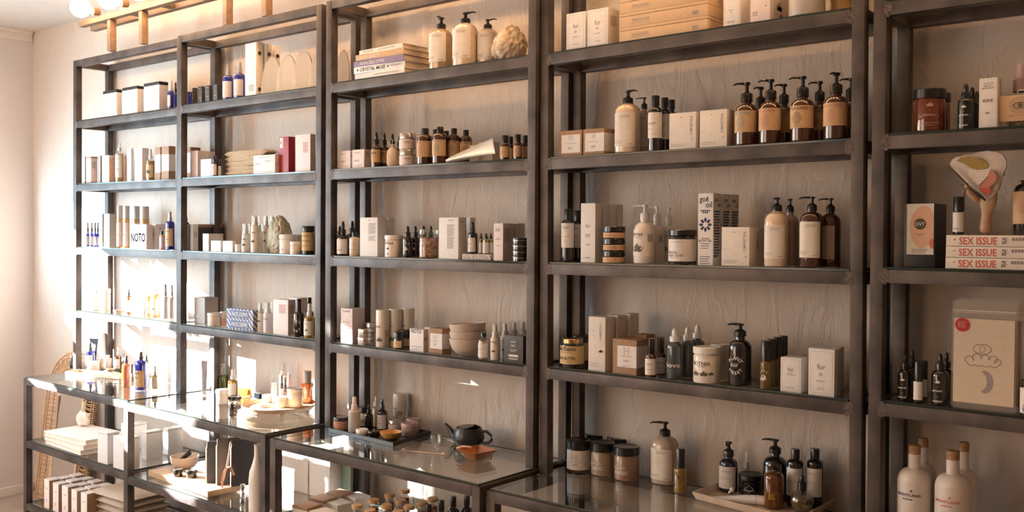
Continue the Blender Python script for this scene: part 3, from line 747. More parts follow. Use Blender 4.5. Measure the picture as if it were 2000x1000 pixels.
# ================================================================== shelf frame 2
W2 = 'second shelf frame'
jr(2, 1, 364, 375.5, 180, .10, name='canister', cat='canister', label='bright blue canister behind the left post of the second frame', body=COBALT, lid=COBALT, lf=.9)
for i, (a, b, c, t, q) in enumerate(((375.5, 380, 386, 171.5, 'leftmost'), (386.5, 394, 401, 168.5, 'second'), (402, 408.5, 415, 166.5, 'third'), (416, 424, 433.5, 164, 'rightmost'))):
    bx(2, 1, a, b, c, t, .05, m=CHARC, lines=[('-', .5, .38), ('#ring', .45, .15), ('-', .5, -.1)], ink=INKW, label=f'small charcoal carton, {q} of the four in a row left of the blue white-labelled sprays', group='small charcoal cartons')
for a, b, t, q in ((435, 456.5, 126, 'left'), (456.8, 479, 121.5, 'right')):
    bot(2, 1, a, b, t, .05, name='spray_bottle', label=f'dark blue spray bottle with white label, {q} of the pair beside the box files', group='dark blue spray bottles with white labels', body=COBALT, style='spray', capm=FROST, cr=.44, nr=.4, sh=.60, nk=.70, lab=(.08, .52, PINKW), lines=[('-', .5, -.1, -.1), ('-', .3, -.3, -.1)], ink=INKG)
for i, (a, b, c, t, dd_, q) in enumerate(((479, 500, 513.5, 82, .02, 'first'), (508, 520, 530.5, 84.7, .06, 'second'), (524, 536, 547.5, 88.5, .10, 'third'))):
    P, w_, d_, h, an = place_box(2, 1, a, b, c, t, dd_)
    T = thing('box_file', f'tall white box file with dark eyelets, {q} from the left behind the dark blue sprays', 'box file', P, an, 'white box files')
    carton(T, w_, d_, h, WHITE, lines=[('=4', .5, -.3, .1)], ink=INKG, flap=False)
    for zf in (.80, .12):
        bm = BM(); lathe(bm, [(.0045, 0), (.0085, 0), (.008, .0016), (.0045, .0012), (.003, .0004), (0, .0004)], 16, M=Matrix.Translation((w_/2+.0004, 0, h*zf)) @ Matrix.Rotation(radians(90), 4, 'Y')); link('eyelet', bm, CHARC, T)
def dome_pouch(u, a, b, t, dd_, label):
    P, r, h = place_cyl(u, 1, a, b, t, dd_); T = thing('dome_pouch', label, 'pouch', P, radians(8), 'domed clear pouches'); n = 20
    rr = r*1.22; bm = BM(); f, k = [], []
    for i in range(n+1):
        an = pi*i/n; x, z = -rr*cos(an), h*sin(an)**.8 if 0 < i < n else 0
        q = .004 + .010*(1-z/h)
        f.append(bm.verts.new((x, -q, z+.001))); k.append(bm.verts.new((x, q, z+.001)))
    cf = bm.verts.new((0, -.018, h*.35)); ck = bm.verts.new((0, .018, h*.35))
    for i in range(n):
        bm.faces.new((f[i], cf, f[i+1])); bm.faces.new((k[i+1], ck, k[i])); bm.faces.new((f[i+1], k[i+1], k[i], f[i]))
    bm.faces.new((f[0], k[0], k[n], f[n], )); bm.faces.new((f[n], cf, f[0])); bm.faces.new((k[0], ck, k[n]))
    link('pouch_body', bm, POUCHM, T)
    bm = BM(); tube(bm, [(-rr*cos(pi*i/n), 0, h*sin(pi*i/n)**.8+.002 if 0 < i < n else .002) for i in range(n+1)], .0018, 6); link('gold_piping', bm, mat('gold_cord', (.50, .33, .16), .5), T)
for a, b, t, dd_, q in ((511, 553, 112, .05, 'first'), (541, 584, 108, .06, 'second'), (571, 616, 101, .07, 'third'), (604, 650, 100, .08, 'fourth')):
    dome_pouch(2, a, b, t, dd_, f'translucent dome shaped pouch with gold piping, {q} from the left beside the box files')
dome_pouch(3, 657, 684, 99, .10, 'tan dome shaped pouch behind the post left of the five-book stack')
bx(2, 2, 364, 372, 385, 287, .09, dep=.05, m=WHITE, lid=(.18, KRAFT), base=(.2, KRAFT), label='kraft-topped white carton half hidden behind the left post of the second frame')
bx(2, 2, 371.5, 386, 420, 294, .05, m=PINKW, side=[('-', .4, .0)], ink=INKP, label='blush carton at the left of the second level, frame with the jute cloths')
for z, q in ((0, 'lower'), (1, 'upper')):
    P, w_, d_, h, an = place_box(2, 2, 392, 412.5, 424, 310, .025)
    T = thing('small_carton', f'small white carton, {q} of the stacked two left of the tiny navy bottles', 'box', P+Vector((0, 0, z*h*.5)), 0, 'stacked small white cartons'); carton(T, w_-.001*z, d_, h*.5-.0008, WHITE, lines=[('-', .6, .2)], ink=INKG, side=[('=2', .6, .2)])
bot(2, 2, 413.5, 425, 304.6, .03, name='small_bottle', label='tiny navy capped bottle with white label, left of the two before the jute cloths', body=NAVYG, style='screw', capm=NAVYG, cr=.72, sh=.66, nk=.70, lab=(.06, .60, WLAB), lines=[('=3', .5, .2)], ink=INKG)
bot(2, 2, 425, 434, 311, .05, name='small_bottle', label='tiny navy capped bottle with white label, right of the two before the jute cloths', body=NAVYG, style='screw', capm=NAVYG, cr=.72, sh=.66, nk=.70, lab=(.06, .60, WLAB))
def cloth(name, label, P, w_, d_, h, rz, m, group, fold=0, seed=0, cat='cloth', leaves=1):
    """a folded cloth: a soft slab with a rounded folded edge and two leaves"""
    T = None; bm = BM(); rnd = random.Random(seed); nx, ny = 14, 10
    for lay in range(leaves):
        z0 = lay*h/leaves; hh = h/leaves*.96; top, bo = [], []
        for i in range(nx+1):
            a, b = [], []
            for j in range(ny+1):
                u_, v_ = 2*i/nx-1, 2*j/ny-1
                ex = (1-abs(u_)**14)**.5; ey = (1-abs(v_)**14)**.5; e = max(.0, ex*ey)
                x = u_*w_/2*(1+.012*noise.noise(Vector((seed, v_*3, lay)))); y = v_*d_/2*(1+.012*noise.noise(Vector((u_*3, seed, lay+5))))
                wv = .16*h*noise.noise(Vector((u_*1.6, v_*1.6, seed+lay)))*e
                a.append((x, y, z0+hh*(.5+.5*e)+wv)); b.append((x, y, max(0, z0+hh*(.5-.5*e))))
            top.append([bm.verts.new(p) for p in a]); bo.append([bm.verts.new(p) for p in b])
        for i in range(nx):
            for j in range(ny):
                bm.faces.new((top[i][j], top[i+1][j], top[i+1][j+1], top[i][j+1])); bm.faces.new((bo[i][j+1], bo[i+1][j+1], bo[i+1][j], bo[i][j]))
        for i in range(nx):
            bm.faces.new((top[i][0], bo[i][0], bo[i+1][0], top[i+1][0])); bm.faces.new((top[i+1][ny], bo[i+1][ny], bo[i][ny], top[i][ny]))
        for j in range(ny):
            bm.faces.new((top[0][j+1], bo[0][j+1], bo[0][j], top[0][j])); bm.faces.new((top[nx][j], bo[nx][j], bo[nx][j+1], top[nx][j+1]))
    o = link(name, bm, m); o.location = P; o.rotation_euler = (0, 0, rz); return tag(o, label, cat, group)
P, w_, d_, h, an = place_box(2, 2, 438, 520, 545, 290, .06)
for i in range(5):
    cloth('folded_cloth', f'folded tan jute cloth, {["bottom", "second from bottom", "middle", "second from top", "top"][i]} of the stack on the second frame', P+Vector((.003*((i*3) % 4-1.5), 0, i*h/5)), w_, d_*.95, h/5*1.02, 0, KNIT, 'folded jute cloths', seed=i+3)
bx(2, 2, 495, 537, 545, 301.5, .02, m=WHITE, lines=[('#frame', .9, 0, 0, .8), ('#ring', .2, -.05), ('=3', .3, .2, .2), ('=4', .25, .1, -.3), ('-', .4, .38)], ink=INKG, side=[('#hex', .8, 0)], label='wide white printed box standing in front of the jute cloths')
bx(2, 2, 545, 563.5, 576.5, 266.6, .04, m=RED, lab=(.08, .42, .70, .98, WLAB), lines=[('=3', .2, .38, -.25)], ink=INK, side=[('-', .5, -.35), ('-', .5, -.4)], label='deep red tall box with small white sticker beside the wide printed box')
bx(2, 2, 577, 606, 616, 261.6, .03, m=PINKW, lines=[('=9', .35, .28, .2)], ink=INKP, label='tall pale pink box right of the deep red box')
bot(2, 3, 357, 369.5, 414, .10, name='spray_bottle', label='cobalt spray bottle mostly hidden behind the left post of the second frame, third level', body=COBALT, style='spray', capm=CHARC, cr=.5, sh=.68, nk=.76, lab=(.10, .56, KTAN))
bx(2, 3, 362, 368.5, 377, 438, .06, m=GREYC, side=[('=6', .7, .2)], ink=INKG, label='slim grey white carton behind the left post, left of its twin, third level')
bx(2, 3, 371, 377.5, 387, 438.4, .06, m=CREAM, side=[('=6', .7, .2)], ink=INKG, label='slim pale carton, right of its twin behind the left post, third level')
bx(2, 3, 380, 388, 437, 438, .10, m=CHARC, label='dark carton lying in shadow behind the small white cartons, third level', lid=(.12, KRAFT))
for z, q in ((0, 'lower'), (1, 'upper')):
    P, w_, d_, h, an = place_box(2, 3, 396, 407.5, 436, 456, .04)
    T = thing('small_carton', f'low white carton, {q} of the stacked two on the third level beside the dark carton', 'box', P+Vector((0, 0, z*h*.5)), 0, 'stacked low white cartons'); carton(T, w_, d_, h*.5-.0012, WHITE)
bx(2, 3, 412, 431, 434.5, 470.5, .015, m=WHITE, label='small cube carton, left of the two before the mist bottles, third level')
bx(2, 3, 435, 454, 460.5, 471, .015, m=WHITE, label='small cube carton, right of the two before the mist bottles, third level')
jr(2, 3, 459, 473, 477, .035, label='tiny white jar between the cube cartons and the mist bottles', lf=.6)
for a, b, t, dd_, q, sh_ in ((472, 489, 436, .04, 'shortest, at the left', .6), (490, 507.6, 421, .035, 'tall, in front', .7), (501, 513, 437, .10, 'half hidden behind the tall front one', .7), (514, 527, 420.5, .08, 'tall, before the green rock', .7), (527, 538, 421, .12, 'farthest right, behind the green rock', .7)):
    bot(2, 3, a, b, t, dd_, name='mist_bottle', label=f'cream mist bottle with clear overcap, {q}', group='cream mist bottles', body=CPLA, style='over', capm=WPLA, cr=.88, nr=.7, sh=sh_, nk=sh_+.04, lab=(.08, sh_-.08, CREAM), lines=[('TNIA', .5, .35), ('#plant', .5, -.05)], ink=INKO)
def rock(u, l, a, b, t, dd_, label, m, name='rock', seed=1, pb=None, z=None, thick=.8, peak=0, cat='rock', facet=0):
    P, r, h = place_cyl(u, l, a, b, t, dd_, pb, z); bm = BM(); bmesh.ops.create_icosphere(bm, subdivisions=facet or 5, radius=1)
    for v in bm.verts:
        d_ = v.co.normalized()
        if facet: d_ = Vector((d_.x, d_.y, d_.z*.9)); d_ += Vector((noise.noise(d_*2.3+Vector((seed, 1, 4))), noise.noise(d_*2.3+Vector((2, seed, 9))), noise.noise(d_*2.3+Vector((7, 3, seed)))))*.55
        k = 1 + .16*noise.noise(d_*1.5+Vector((seed, 0, 0))) + .16*abs(noise.noise(d_*3.1+Vector((0, seed, 0)))) + .07*noise.noise(d_*7+Vector((seed, 0, 0))) + .03*noise.noise(d_*18)
        x, y, z_ = d_*k
        if peak: x *= 1-.35*max(0, z_); x += peak*max(0, z_)*.3
        v.co = (x, y*thick, z_)
    mx = max(abs(v.co.x) for v in bm.verts); z0 = min(v.co.z for v in bm.verts); z1 = max(v.co.z for v in bm.verts)
    for v in bm.verts:
        zz = (v.co.z-z0)/(z1-z0); zz = max(0, (zz-.10)/.90)
        v.co = (v.co.x/mx*r, v.co.y/mx*r, zz*h)
    o = link(name, bm, m, smooth=not facet); o.location = P; return tag(o, label, cat)
rock(2, 3, 511, 581, 420, .085, 'large pale green rock among the cream mist bottles', ROCKG, seed=5, thick=.62, peak=-.2)
jr(2, 3, 545.5, 578, 458, .035, label='cream jar with flat lid, larger front one right of the green rock', body=CPLA, lf=.78, lines=[('Botnia', .3, -.2, -.15)], ink=INKG)
jr(2, 3, 571, 592, 458.5, .10, label='cream jar with flat lid half hidden behind the small front jar', body=CPLA, lf=.78)
jr(2, 3, 566.5, 588.5, 472, .015, label='small cream jar standing at the glass edge before the larger cream jars', body=CPLA, lf=.74, lines=[('-', .4, -.2)], ink=INKG)
jr(2, 3, 589.7, 615, 441.5, .035, name='canister', cat='canister', label='black canister with tan label at the right end of the third level, second frame', body=BLACKP, lid=BLACKP, lf=.80, lab=(.14, .78, YTAN), lines=[('=2', .6, .32), ('=2', .7, .05), ('-', .5, -.25)])
bx(2, 4, 379.5, 400, 426, 582, .05, m=GREYC, lines=[('=2', .3, -.2, -.2)], ink=INKW, label='grey square carton at the left of the fourth level, second frame')
jr(2, 4, 405, 430.5, 611, .035, label='cream jar before the grey square carton', body=CPLA, lf=.78, lines=[('TNIA', .35, -.1, -.25)], ink=INKG)
jr(2, 4, 429.5, 443, 608.6, .07, label='white jar with orange band left of the striped face cream boxes', body=PEACH, lf=.55, lid=WPLA)
for z, q in ((0, 'lower'), (1, 'upper')):
    P, w_, d_, h, an = place_box(2, 4, 442.5, 494, 502.5, 606, .02)
    T = thing('face_cream_box', f'blue and white striped face cream box, {q} of the two stacked', 'box', P+Vector((.001*z, 0, z*h*.5)), 0, 'striped face cream boxes')
    body = carton(T, w_, d_, h*.5-.0006, STRIPE, flap=False); hh = h*.5
    bm = BM(); box(bm, -w_*.34, w_*.34, -d_/2-.0004, -d_/2+.0002, hh*.14, hh*.86, .0003); L = link('label', bm, BLUEP, T, smooth=False)
    lettering(L, [('FACE CRÈME', .86, .04, 0, 1.2), ('=1', .5, -.26, 0, 3)], w_*.68, hh*.72, plane_map(-d_/2-.0005, hh*.5), INKW)
bot(2, 4, 502.5, 516, 591, .05, name='mist_bottle', label='clear capped cream bottle right of the face cream boxes, fourth level', body=CPLA, style='over', capm=WPLA, cr=.88, nr=.7, sh=.62, nk=.66, lines=[('#plant', .5, .1)], ink=INKO)
bot(2, 4, 514.5, 533, 590, .04, name='mist_bottle', label='clear capped bottle with lilac label beside the tall pale box, fourth level', body=CPLA, style='over', capm=WPLA, cr=.88, nr=.7, sh=.62, nk=.66, lab=(.1, .58, LILAC), lines=[('=5', .6, .3)], ink=INKG)
bx(2, 4, 533.5, 562.5, 577, 586.5, .02, m=PINKW, lines=[('=8', .5, .35, .15)], ink=INKP, side=[('=8', .6, .35)], label='tall pale pink box before a second one, fourth level of the second frame')
bx(2, 4, 565, 585, 600, 582.5, .10, m=PINKW, label='tall pale pink box standing behind the black oil bottle, fourth level')
bot(2, 4, 573, 594, 583.5, .03, name='oil_bottle', label='matte black oil bottle with slim cap, front one by the right post', body=BLACKG, style='screw', capm=BLACKP, cr=.5, sh=.58, nk=.66, lines=[('^LAKE', .8, 0), ('vSTRT', .8, 0)], ink=INKW)
bot(2, 4, 595, 613, 581, .09, name='oil_bottle', label='matte black oil bottle behind the amber spray by the right post', body=BLACKG, style='screw', capm=BLACKP, cr=.5, sh=.58, nk=.66)
bot(2, 4, 593.5, 615, 593, .03, name='spray_bottle', label='light amber spray bottle with white cap at the right end of the fourth level', body=OILY, style='spray', capm=WPLA, cr=.48, sh=.55, nk=.64, lab=(.08, .50, WLAB), lines=[('#plant', .4, -.1), ('=2', .4, .3)], ink=INKG)
# ================================================================== shelf frame 3
P, w_, d_, h, an = place_box(3, 1, 691.5, 790, 845, 81, .02)
bks = [('white', WHITE, .0, None, 'bottom of the stack', [('- ', .1, 0)]), ('cream', CREAM, .1, 'CRYSTAL MUSE', '', None), ('violet', None, 0, 'INVINCIBLE LIVING', '', None)]
def book(u, P, w_, d_, t, rz, cover, title, ink, label, group, pages=PAPER, tw=.6, tx=-.1, sub=None):
    T = thing('book', label, 'book', P, rz, group); x, y = w_/2, d_/2; c = .0022
    bm = BM(); box(bm, -x, x, -y, y, 0, c, .0006); box(bm, -x, x, -y, y, t-c, t, .0006)
    for i in range(8):
        a0, a1 = pi*i/8, pi*(i+1)/8
    box(bm, -x, x, -y-.0005, -y+c, .0004, t-.0004, .0008)
    cv = link('cover', bm, cover, T)
    bm = BM(); n = 1; box(bm, -x+.003, x-.003, -y+c+.0002, y-.004, c+.0001, t-c-.0001); link('page_block', bm, pages, T, smooth=False)
    L = [(title, tw, 0, tx)] if title else []
    if sub: L += sub
    if L: lettering(cv, L, w_, t, plane_map(-y-.0006, t/2), ink)
violet = mat('violet_cover', (.26, .20, .32), .5); mango = mat('mango_cover', (.62, .40, .20), .5)
t_ = h/5.15; spec = [(WHITE, None, INKG, 'white spined book, bottom of the stack of five', 0, 0, .98, [('=1', .5, .05, .15, 6)]), (WPLA, 'CRYSTAL MUSE', INK, 'off-white book titled CRYSTAL MUSE, second from the bottom of the stack', 2, -.003, .98, [('#disc', .03, 0, .18), ('#disc', .03, 0, -.42), ('=1', .2, .05, .33, 4)]),
    (violet, 'INVINCIBLE LIVING', INKW, 'violet book titled INVINCIBLE LIVING in the middle of the stack', -1, -.004, 1.0, None), (mango, 'GLOW BEAUTY', INKW, 'mango coloured book titled GLOW BEAUTY, second from the top', 1, .000, .94, [('=1', .1, .1, .4, 5)]), (CREAM, None, INKG, 'thin cream book on top of the stack of five', -3, .004, .90, [('=1', .25, .1, -.28, 9), ('=1', .3, .1, .18, 9), ('#disc', .03, 0, -.02)])]
z = 0
for i, (cm, ti, ik, lb, rz, dx, k, sub) in enumerate(spec):
    tt = t_*(1.08 if i < 3 else 1.0 if i == 3 else .82)
    book(3, P+Vector((dx, 0, z)), w_*k, d_*(.98 if i != 4 else .9), tt-.0004, radians(rz*.8), cm, ti, ik, lb, 'books stacked on the third frame', tw=.5 if i != 3 else .45, tx=-.12 if i != 3 else -.2, sub=sub); z += tt
def fpump(u, l, a, b, t, dd_, label, liq, spout, sh=.70, nk=.78, fa=12, lines=None, lab=(.13, .68, CREAM), group='square-shouldered pump bottles with cream labels', pb=None, **k):
    bot(u, l, a, b, t, dd_, name='pump_bottle', label=label, group=group, body=k.pop('body', liq), style='pump', capm=BLACKP, cr=.42, nr=.38, sh=sh, nk=nk, lab=lab, rnd=.75, sq=k.pop('sq', 2.6), arc=k.pop('arc', .95), fa=fa,
        lines=lines or [('=3', .5, .42, .1, .6), ('=3', .4, -.33, -.2, .5), ('FRAMA', .22, -.44, .28)], ink=INKG, spout=spout, pb=pb, **k)
fpump(3, 1, 839.5, 883.5, 34.6, .05, 'pump bottle of golden liquid with cream label, beside the book stack', OILY, 15, .61, .78, body=mat('pale_gold_liquid', (.62, .42, .20), .08, coat=1, trans=.35))
fpump(3, 1, 885.5, 932, 25, .05, 'cream pump bottle with spout pointing right, middle of the three on the highest level', CREAML, 78, .64, .80)
fpump(3, 1, 933, 972, 38, .09, 'cream pump bottle partly hidden behind the large tan geode', CREAML, 78, .64, .80)
rock(3, 1, 955, 1036, 50, .075, 'large tan crystal geode at the right end of the highest level, third frame', ROCKY, name='geode', seed=11, thick=.75, cat='crystal')
for a, b, c, t, q in ((660.6, 684, 688.5, 294, 'left'), (688, 711, 725, 291.5, 'right')):
    bx(3, 2, a, b, c, t, .03, m=PINKW, lines=[('=2', .5, .35, -.1), ('=3', .5, -.05, -.1), ('-', .6, -.35)], ink=INKG, side=[('=8', .6, .38)], name='small_carton', label=f'low cream printed carton, {q} of the two before the kraft-labelled droppers', group='low cream printed cartons')
for a, b, t, dd_, q in ((725, 745, 258, .045, 'front left'), (742, 759, 259.5, .08, 'second'), (758, 775, 261, .10, 'third, behind the cloth pouch'), (772, 788, 263.5, .12, 'last, behind the silver-lidded jars')):
    bot(3, 2, a, b, t, dd_, name='dropper_bottle', label=f'dark amber dropper bottle with kraft label, {q} of the four', group='amber droppers with kraft labels', body=AMBER, style='drop', capm=BLACKP, cr=.56, sh=.52, nk=.66, lab=(.14, .50, TANL), lines=[('=6', .5, .3)], ink=INKO)
P, r, h = place_cyl(3, 2, 753.5, 780, 272.5, .03)
T = thing('drawstring_pouch', 'small muslin drawstring pouch tied with cord between droppers and silver-lidded jars', 'pouch', P)
bm = BM(); lathe(bm, [(r*.8, 0), (r*1.0, h*.08), (r*1.02, h*.35), (r*.9, h*.58), (r*.45, h*.68), (r*.2, h*.72), (r*.42, h*.80), (r*.35, h*.82), (0, h*.80)], 22, sy=.75)
for v in bm.verts: v.co *= 1+.05*noise.noise(v.co*90)
link('pouch_body', bm, MUSLIN, T)
bm = BM(); tube(bm, [(-r*.25, -r*.2, h*.73), (-r*.6, -r*.3, h*.86), (-r*.9, -r*.3, h*.98), (-r*.5, -r*.3, h*.93), (0, -r*.25, h*.74), (r*.35, -r*.3, h*.95), (r*.1, -r*.3, h)], .0012, 6); link('drawstring', bm, WLAB, T)
for z, q in ((0, 'lower'), (1, 'upper')):
    P, r, h = place_cyl(3, 2, 780, 812.5, 261, .045)
    T = thing('silver_lidded_jar', f'pale jar with wide silver lid, {q} of the stacked two', 'jar', P+Vector((-.001*z, 0, z*h*.5)), .3, 'stacked silver-lidded jars')
    jar(T, r, h*.5-.0006, .66, CPLA, SILV, lab=(.06, .6, PINKW), lines=[('#ring', .15, 0, -.25), ('=4', .3, .3, .2, 2)], ink=INKG)
for a, b, t, dd_, q, lb, ik in ((814, 846, 251, .035, 'red mark, left front', 1, INKP), (838, 864, 253, .10, 'behind and between the two front ones', 0, None), (844, 874, 248, .03, 'teal mark, right front', 1, INKT), (858, 884, 256, .13, 'farthest back of the pair behind the teal one', 0, None), (873.5, 899.5, 251, .07, 'third from the left', 1, None), (898, 922, 254, .09, 'rightmost, behind the silver tube', 1, None)):
    bot(3, 2, a, b, t, dd_, name='apothecary_bottle', label=f'round dark bottle with kraft label, {q}', group='round dark bottles with kraft labels', body=AMBER, style='screw', capm=BLACKP, cr=.46, sh=.70, nk=.84, rnd=1, lab=(.20, .64, TANL),
        lines=[('PLAVANI', .6, .42), ('#hex', .5, 0), ('-', .5, -.4)] if lb else None, ink=ik or INKO)
bx(3, 2, 885, 933, 940, 283, .085, m=CREAM, lines=[('=2', .6, -.2)], ink=INKG, label='cream carton, left of the two behind the silver tube')
bx(3, 2, 934, 962, 975, 277, .10, m=CREAM, label='cream carton, right of the two behind the silver tube')
# silver tube leaning on the cartons
A_ = ony(878, 309, UN[3][3]+.025); B_ = ony(964, 285, UN[3][3]+.045); zb_ = zs(3, 2, A_.x)
T = thing('squeeze_tube', 'crumpled silver aluminium tube lying tilted with its crimped end raised', 'tube', (A_.x, A_.y, zb_))
Lx = B_.x-A_.x; Ly = B_.y-A_.y; rC = .0068; hB = zat(285, B_)-zb_; bm = BM(); rings = []; n = 14
for i in range(n+1):
    t = i/n; c = Vector((Lx*t, Ly*t, rC+.003 + (hB-rC-.003)*t)); hh = rC*1.45 + (.0255-rC*1.45)*t; dd_ = rC*1.5*(1-t)**.8+.0012
    if i == 0: hh = dd_ = rC*1.3
    rings.append([bm.verts.new(c+Vector((-.25*hh*cos(a), dd_*sin(a), hh*cos(a)))) for a in [2*pi*k/16 for k in range(16)]])
for a, b in zip(rings, rings[1:]):
    for k in range(16): bm.faces.new((a[k], a[(k+1) % 16], b[(k+1) % 16], b[k]))
bm.faces.new(rings[0]); bm.faces.new(list(reversed(rings[-1]))); link('tube_body', bm, ALUM, T)
bm = BM(); lathe(bm, [(rC, 0), (rC*.9, .013), (rC*.6, .015), (0, .015)], 14, M=Matrix.Translation((0, 0, rC+.003)) @ Matrix.Rotation(radians(-98), 4, 'Y')); link('tube_cap', bm, WPLA, T)
bm = BM(); tube(bm, [(Lx+.008, Ly, hB-.027), (Lx-.004, Ly, hB+.027)], .0018, 6); link('crimp', bm, SILV, T)
for a, b, t, dd_, q in ((977, 995.5, 264.7, .03, 'left front'), (990, 1004, 267, .09, 'behind, second'), (1003, 1019.5, 262.6, .03, 'right front'), (1018, 1036, 264.7, .07, 'behind, by the post')):
    bot(3, 2, a, b, t, dd_, name='small_bottle', label=f'small dark kraft-labelled bottle right of the silver tube, {q}', group='small dark bottles with kraft labels', body=AMBER, style='screw', capm=BLACKP, cr=.72, sh=.64, nk=.70, lab=(.10, .54, TANL), lines=[('#hex', .35, 0, -.1), ('-', .5, .38)], ink=INKP)
bot(3, 3, 655, 672, 441, .11, name='dropper_bottle', label='black dropper bottle behind the left post of the third frame', body=BLACKG, style='drop', capm=BLACKP, cr=.56, sh=.6, nk=.68)
bot(3, 3, 658, 682, 432, .035, name='dropper_bottle', label='dark dropper bottle with white label, front left of the third level', body=BLACKG, style='drop', capm=BLACKP, cr=.46, sh=.50, nk=.60, lab=(.05, .48, WLAB), lines=[('=3', .5, -.2)], ink=INKG)
bot(3, 3, 676, 700, 431, .10, name='dropper_bottle', label='dark dropper bottle behind the short cream bottle', body=BLACKG, style='drop', capm=BLACKP, cr=.46, sh=.55, nk=.64, lab=(.05, .5, WLAB))
bot(3, 3, 682, 703, 453, .03, name='small_bottle', label='short cream bottle with black cap beside the tall plain white box', body=CREAML, style='screw', capm=BLACKP, cr=.50, sh=.70, nk=.80, lines=[('=2', .7, .2), ('=2', .6, -.1)], ink=INKG)
bx(3, 3, 703, 737, 744, 425, .02, m=WHITE, lines=[('=9', .45, .35, .22), ('=4', .4, .02, .2), ('-', .1, .44, .05)], ink=INKG, label='tall white box with small print, front of the pair left of the round cream jar', dep=.045)
bx(3, 3, 745, 758, 770, 425.5, .09, m=WHITE, label='tall white box, behind, left of the round cream jar')
jr(3, 3, 751.5, 786.5, 459.7, .03, name='jar', label='round lettered cream jar between tall white box and black droppers', body=CPLA, lf=.80, lines=[('BOTNIA', .62, .30, -.12), ('#plant', .22, .02, -.1), ('#disc', .08, -.3, -.1)], ink=INKO)
jr(3, 3, 768, 796, 462, .11, label='round cream jar mostly hidden behind the lettered jar', body=CPLA, lf=.80)
for a, b, t, dd_, q in ((786, 806.5, 441, .035, 'front left'), (802, 820, 441, .08, 'second'), (818, 837, 441, .13, 'third, behind the petal jar'), (833, 850, 441, .14, 'last, behind the petal jar')):
    bot(3, 3, a, b, t, dd_, name='dropper_bottle', label=f'glossy black dropper beside the petal jar, {q}', group='glossy black droppers by the petal jar', body=BLACKG, style='drop', capm=BLACKP, cr=.56, sh=.56, nk=.66, lines=[('^LAKE', .62, .12), ('#disc', .3, .0), ('vMET', .62, .12)], ink=INKW)
jr(3, 3, 818, 857, 448, .035, name='petal_jar', label='clear jar filled with dried petals on the third level', body=CLEARG, fill=(.86, PETAL), lid=CLEARG, lf=.83)
bx(3, 3, 857, 895, 911, 425, .02, m=WHITE, lines=[('=9', .38, .32, .12), ('=9', .38, .02, .12), ('-', .3, .44, .12)], ink=INKG, side=[('-', .5, .4)], label='tall white box with small print right of the petal jar, front one')
bx(3, 3, 911, 918, 928, 425.3, .11, m=WHITE, label='tall white box standing behind the one right of the petal jar')
P1, w1, d1, h1, an1 = place_box(3, 3, 902.5, 958, 970, 497, .025)
T = thing('stone_slab', 'thin speckled stone slab carrying the white-labelled dropper and the vials', 'slab', P1); bm = BM(); box(bm, -w1/2, w1/2, -d1/2, d1/2, 0, h1, .0012); link('slab_body', bm, STONE, T)
zt = zs(3, 3, P1.x)+h1+.0003
bot(3, 3, 914, 932.5, 433, .05, z=zt, name='dropper_bottle', label='black dropper bottle with tall white label standing on the stone slab', body=BLACKG, style='drop', capm=BLACKP, capc=CHARC, cr=.52, sh=.60, nk=.68, lab=(.06, .50, WLAB), lines=[('=2', .5, .1, -.1), ('-', .5, -.2), ('-', .5, -.35)], ink=INKG, arc=1.0)
for a, b, t, dd_, q in ((935, 944, 455.5, .06, 'left'), (943, 955.5, 455.3, .045, 'middle'), (954, 963.5, 455.3, .06, 'right')):
    bot(3, 3, a, b, t, dd_, z=zt, name='vial', label=f'tiny clear dropper vial with white label, {q} of three on the stone slab', group='tiny vials on the stone slab', body=CLEARG, liq=(.8, OILY), style='drop', capm=BLACKP, cr=.6, sh=.66, nk=.72, lab=(.05, .55, WLAB))
bx(3, 3, 964, 982, 989, 436.6, .02, m=PINKW, lines=[('=3', .6, .36), ('=2', .6, .1), ('-', .5, -.1)], ink=INKG, side=[('=9', .7, .35, 0, 1.3)], label='cream printed carton, front of the row of three left of the black tins', dep=.05)
bx(3, 3, 984, 997, 1010, 437, .08, m=PINKW, side=[('=9', .7, .35)], ink=INKG, label='cream printed carton, middle of the row of three left of the black tins')
bx(3, 3, 1003, 1012, 1024.5, 436.5, .12, m=PINKW, label='cream printed carton, hindmost of the row of three left of the black tins')
P, r, h = place_cyl(3, 3, 1000.5, 1033, 464.5, .03)
for i in range(4):
    T = thing('salve_jar', f'low black jar with silver band, {["bottom", "second from bottom", "second from top", "top"][i]} of the four stacked by the post', 'jar', P+Vector((0, 0, i*h/4)), 0, 'stacked low black jars')
    q = h/4-.0005; bm = BM(); lathe(bm, [(r*.9, 0), (r*.97, .001), (r*.97, q*.52), (0, q*.52)], 26); link('jar_body', bm, BLACKG, T)
    bm = BM(); lathe(bm, [(r*.975, q*.53), (r*.985, q*.53), (r*.985, q*.62), (r*.975, q*.62), (0, q*.62)], 26); link('rim_band', bm, SILV, T)
    bm = BM(); lathe(bm, [(r, q*.63), (r, q*.96), (r*.97, q), (0, q)], 26); link('lid', bm, BLACKP, T)
for z, q in ((0, 'lower'), (1, 'upper')):
    P, w_, d_, h, an = place_box(3, 4, 665.6, 688, 712, 603.5, .02)
    T = thing('carton', f'blush carton with faint lettering, {q} of the stacked two beside the silver tins', 'box', P+Vector((0, 0, z*h*.5)), 0, 'stacked blush cartons'); carton(T, w_, d_, h*.5-.001, PINKW, lines=[('PALERMO', .7, .36), ('#dia', .15, .05, .3), ('=3', .6, -.25, 0, .8)], ink=INKG)
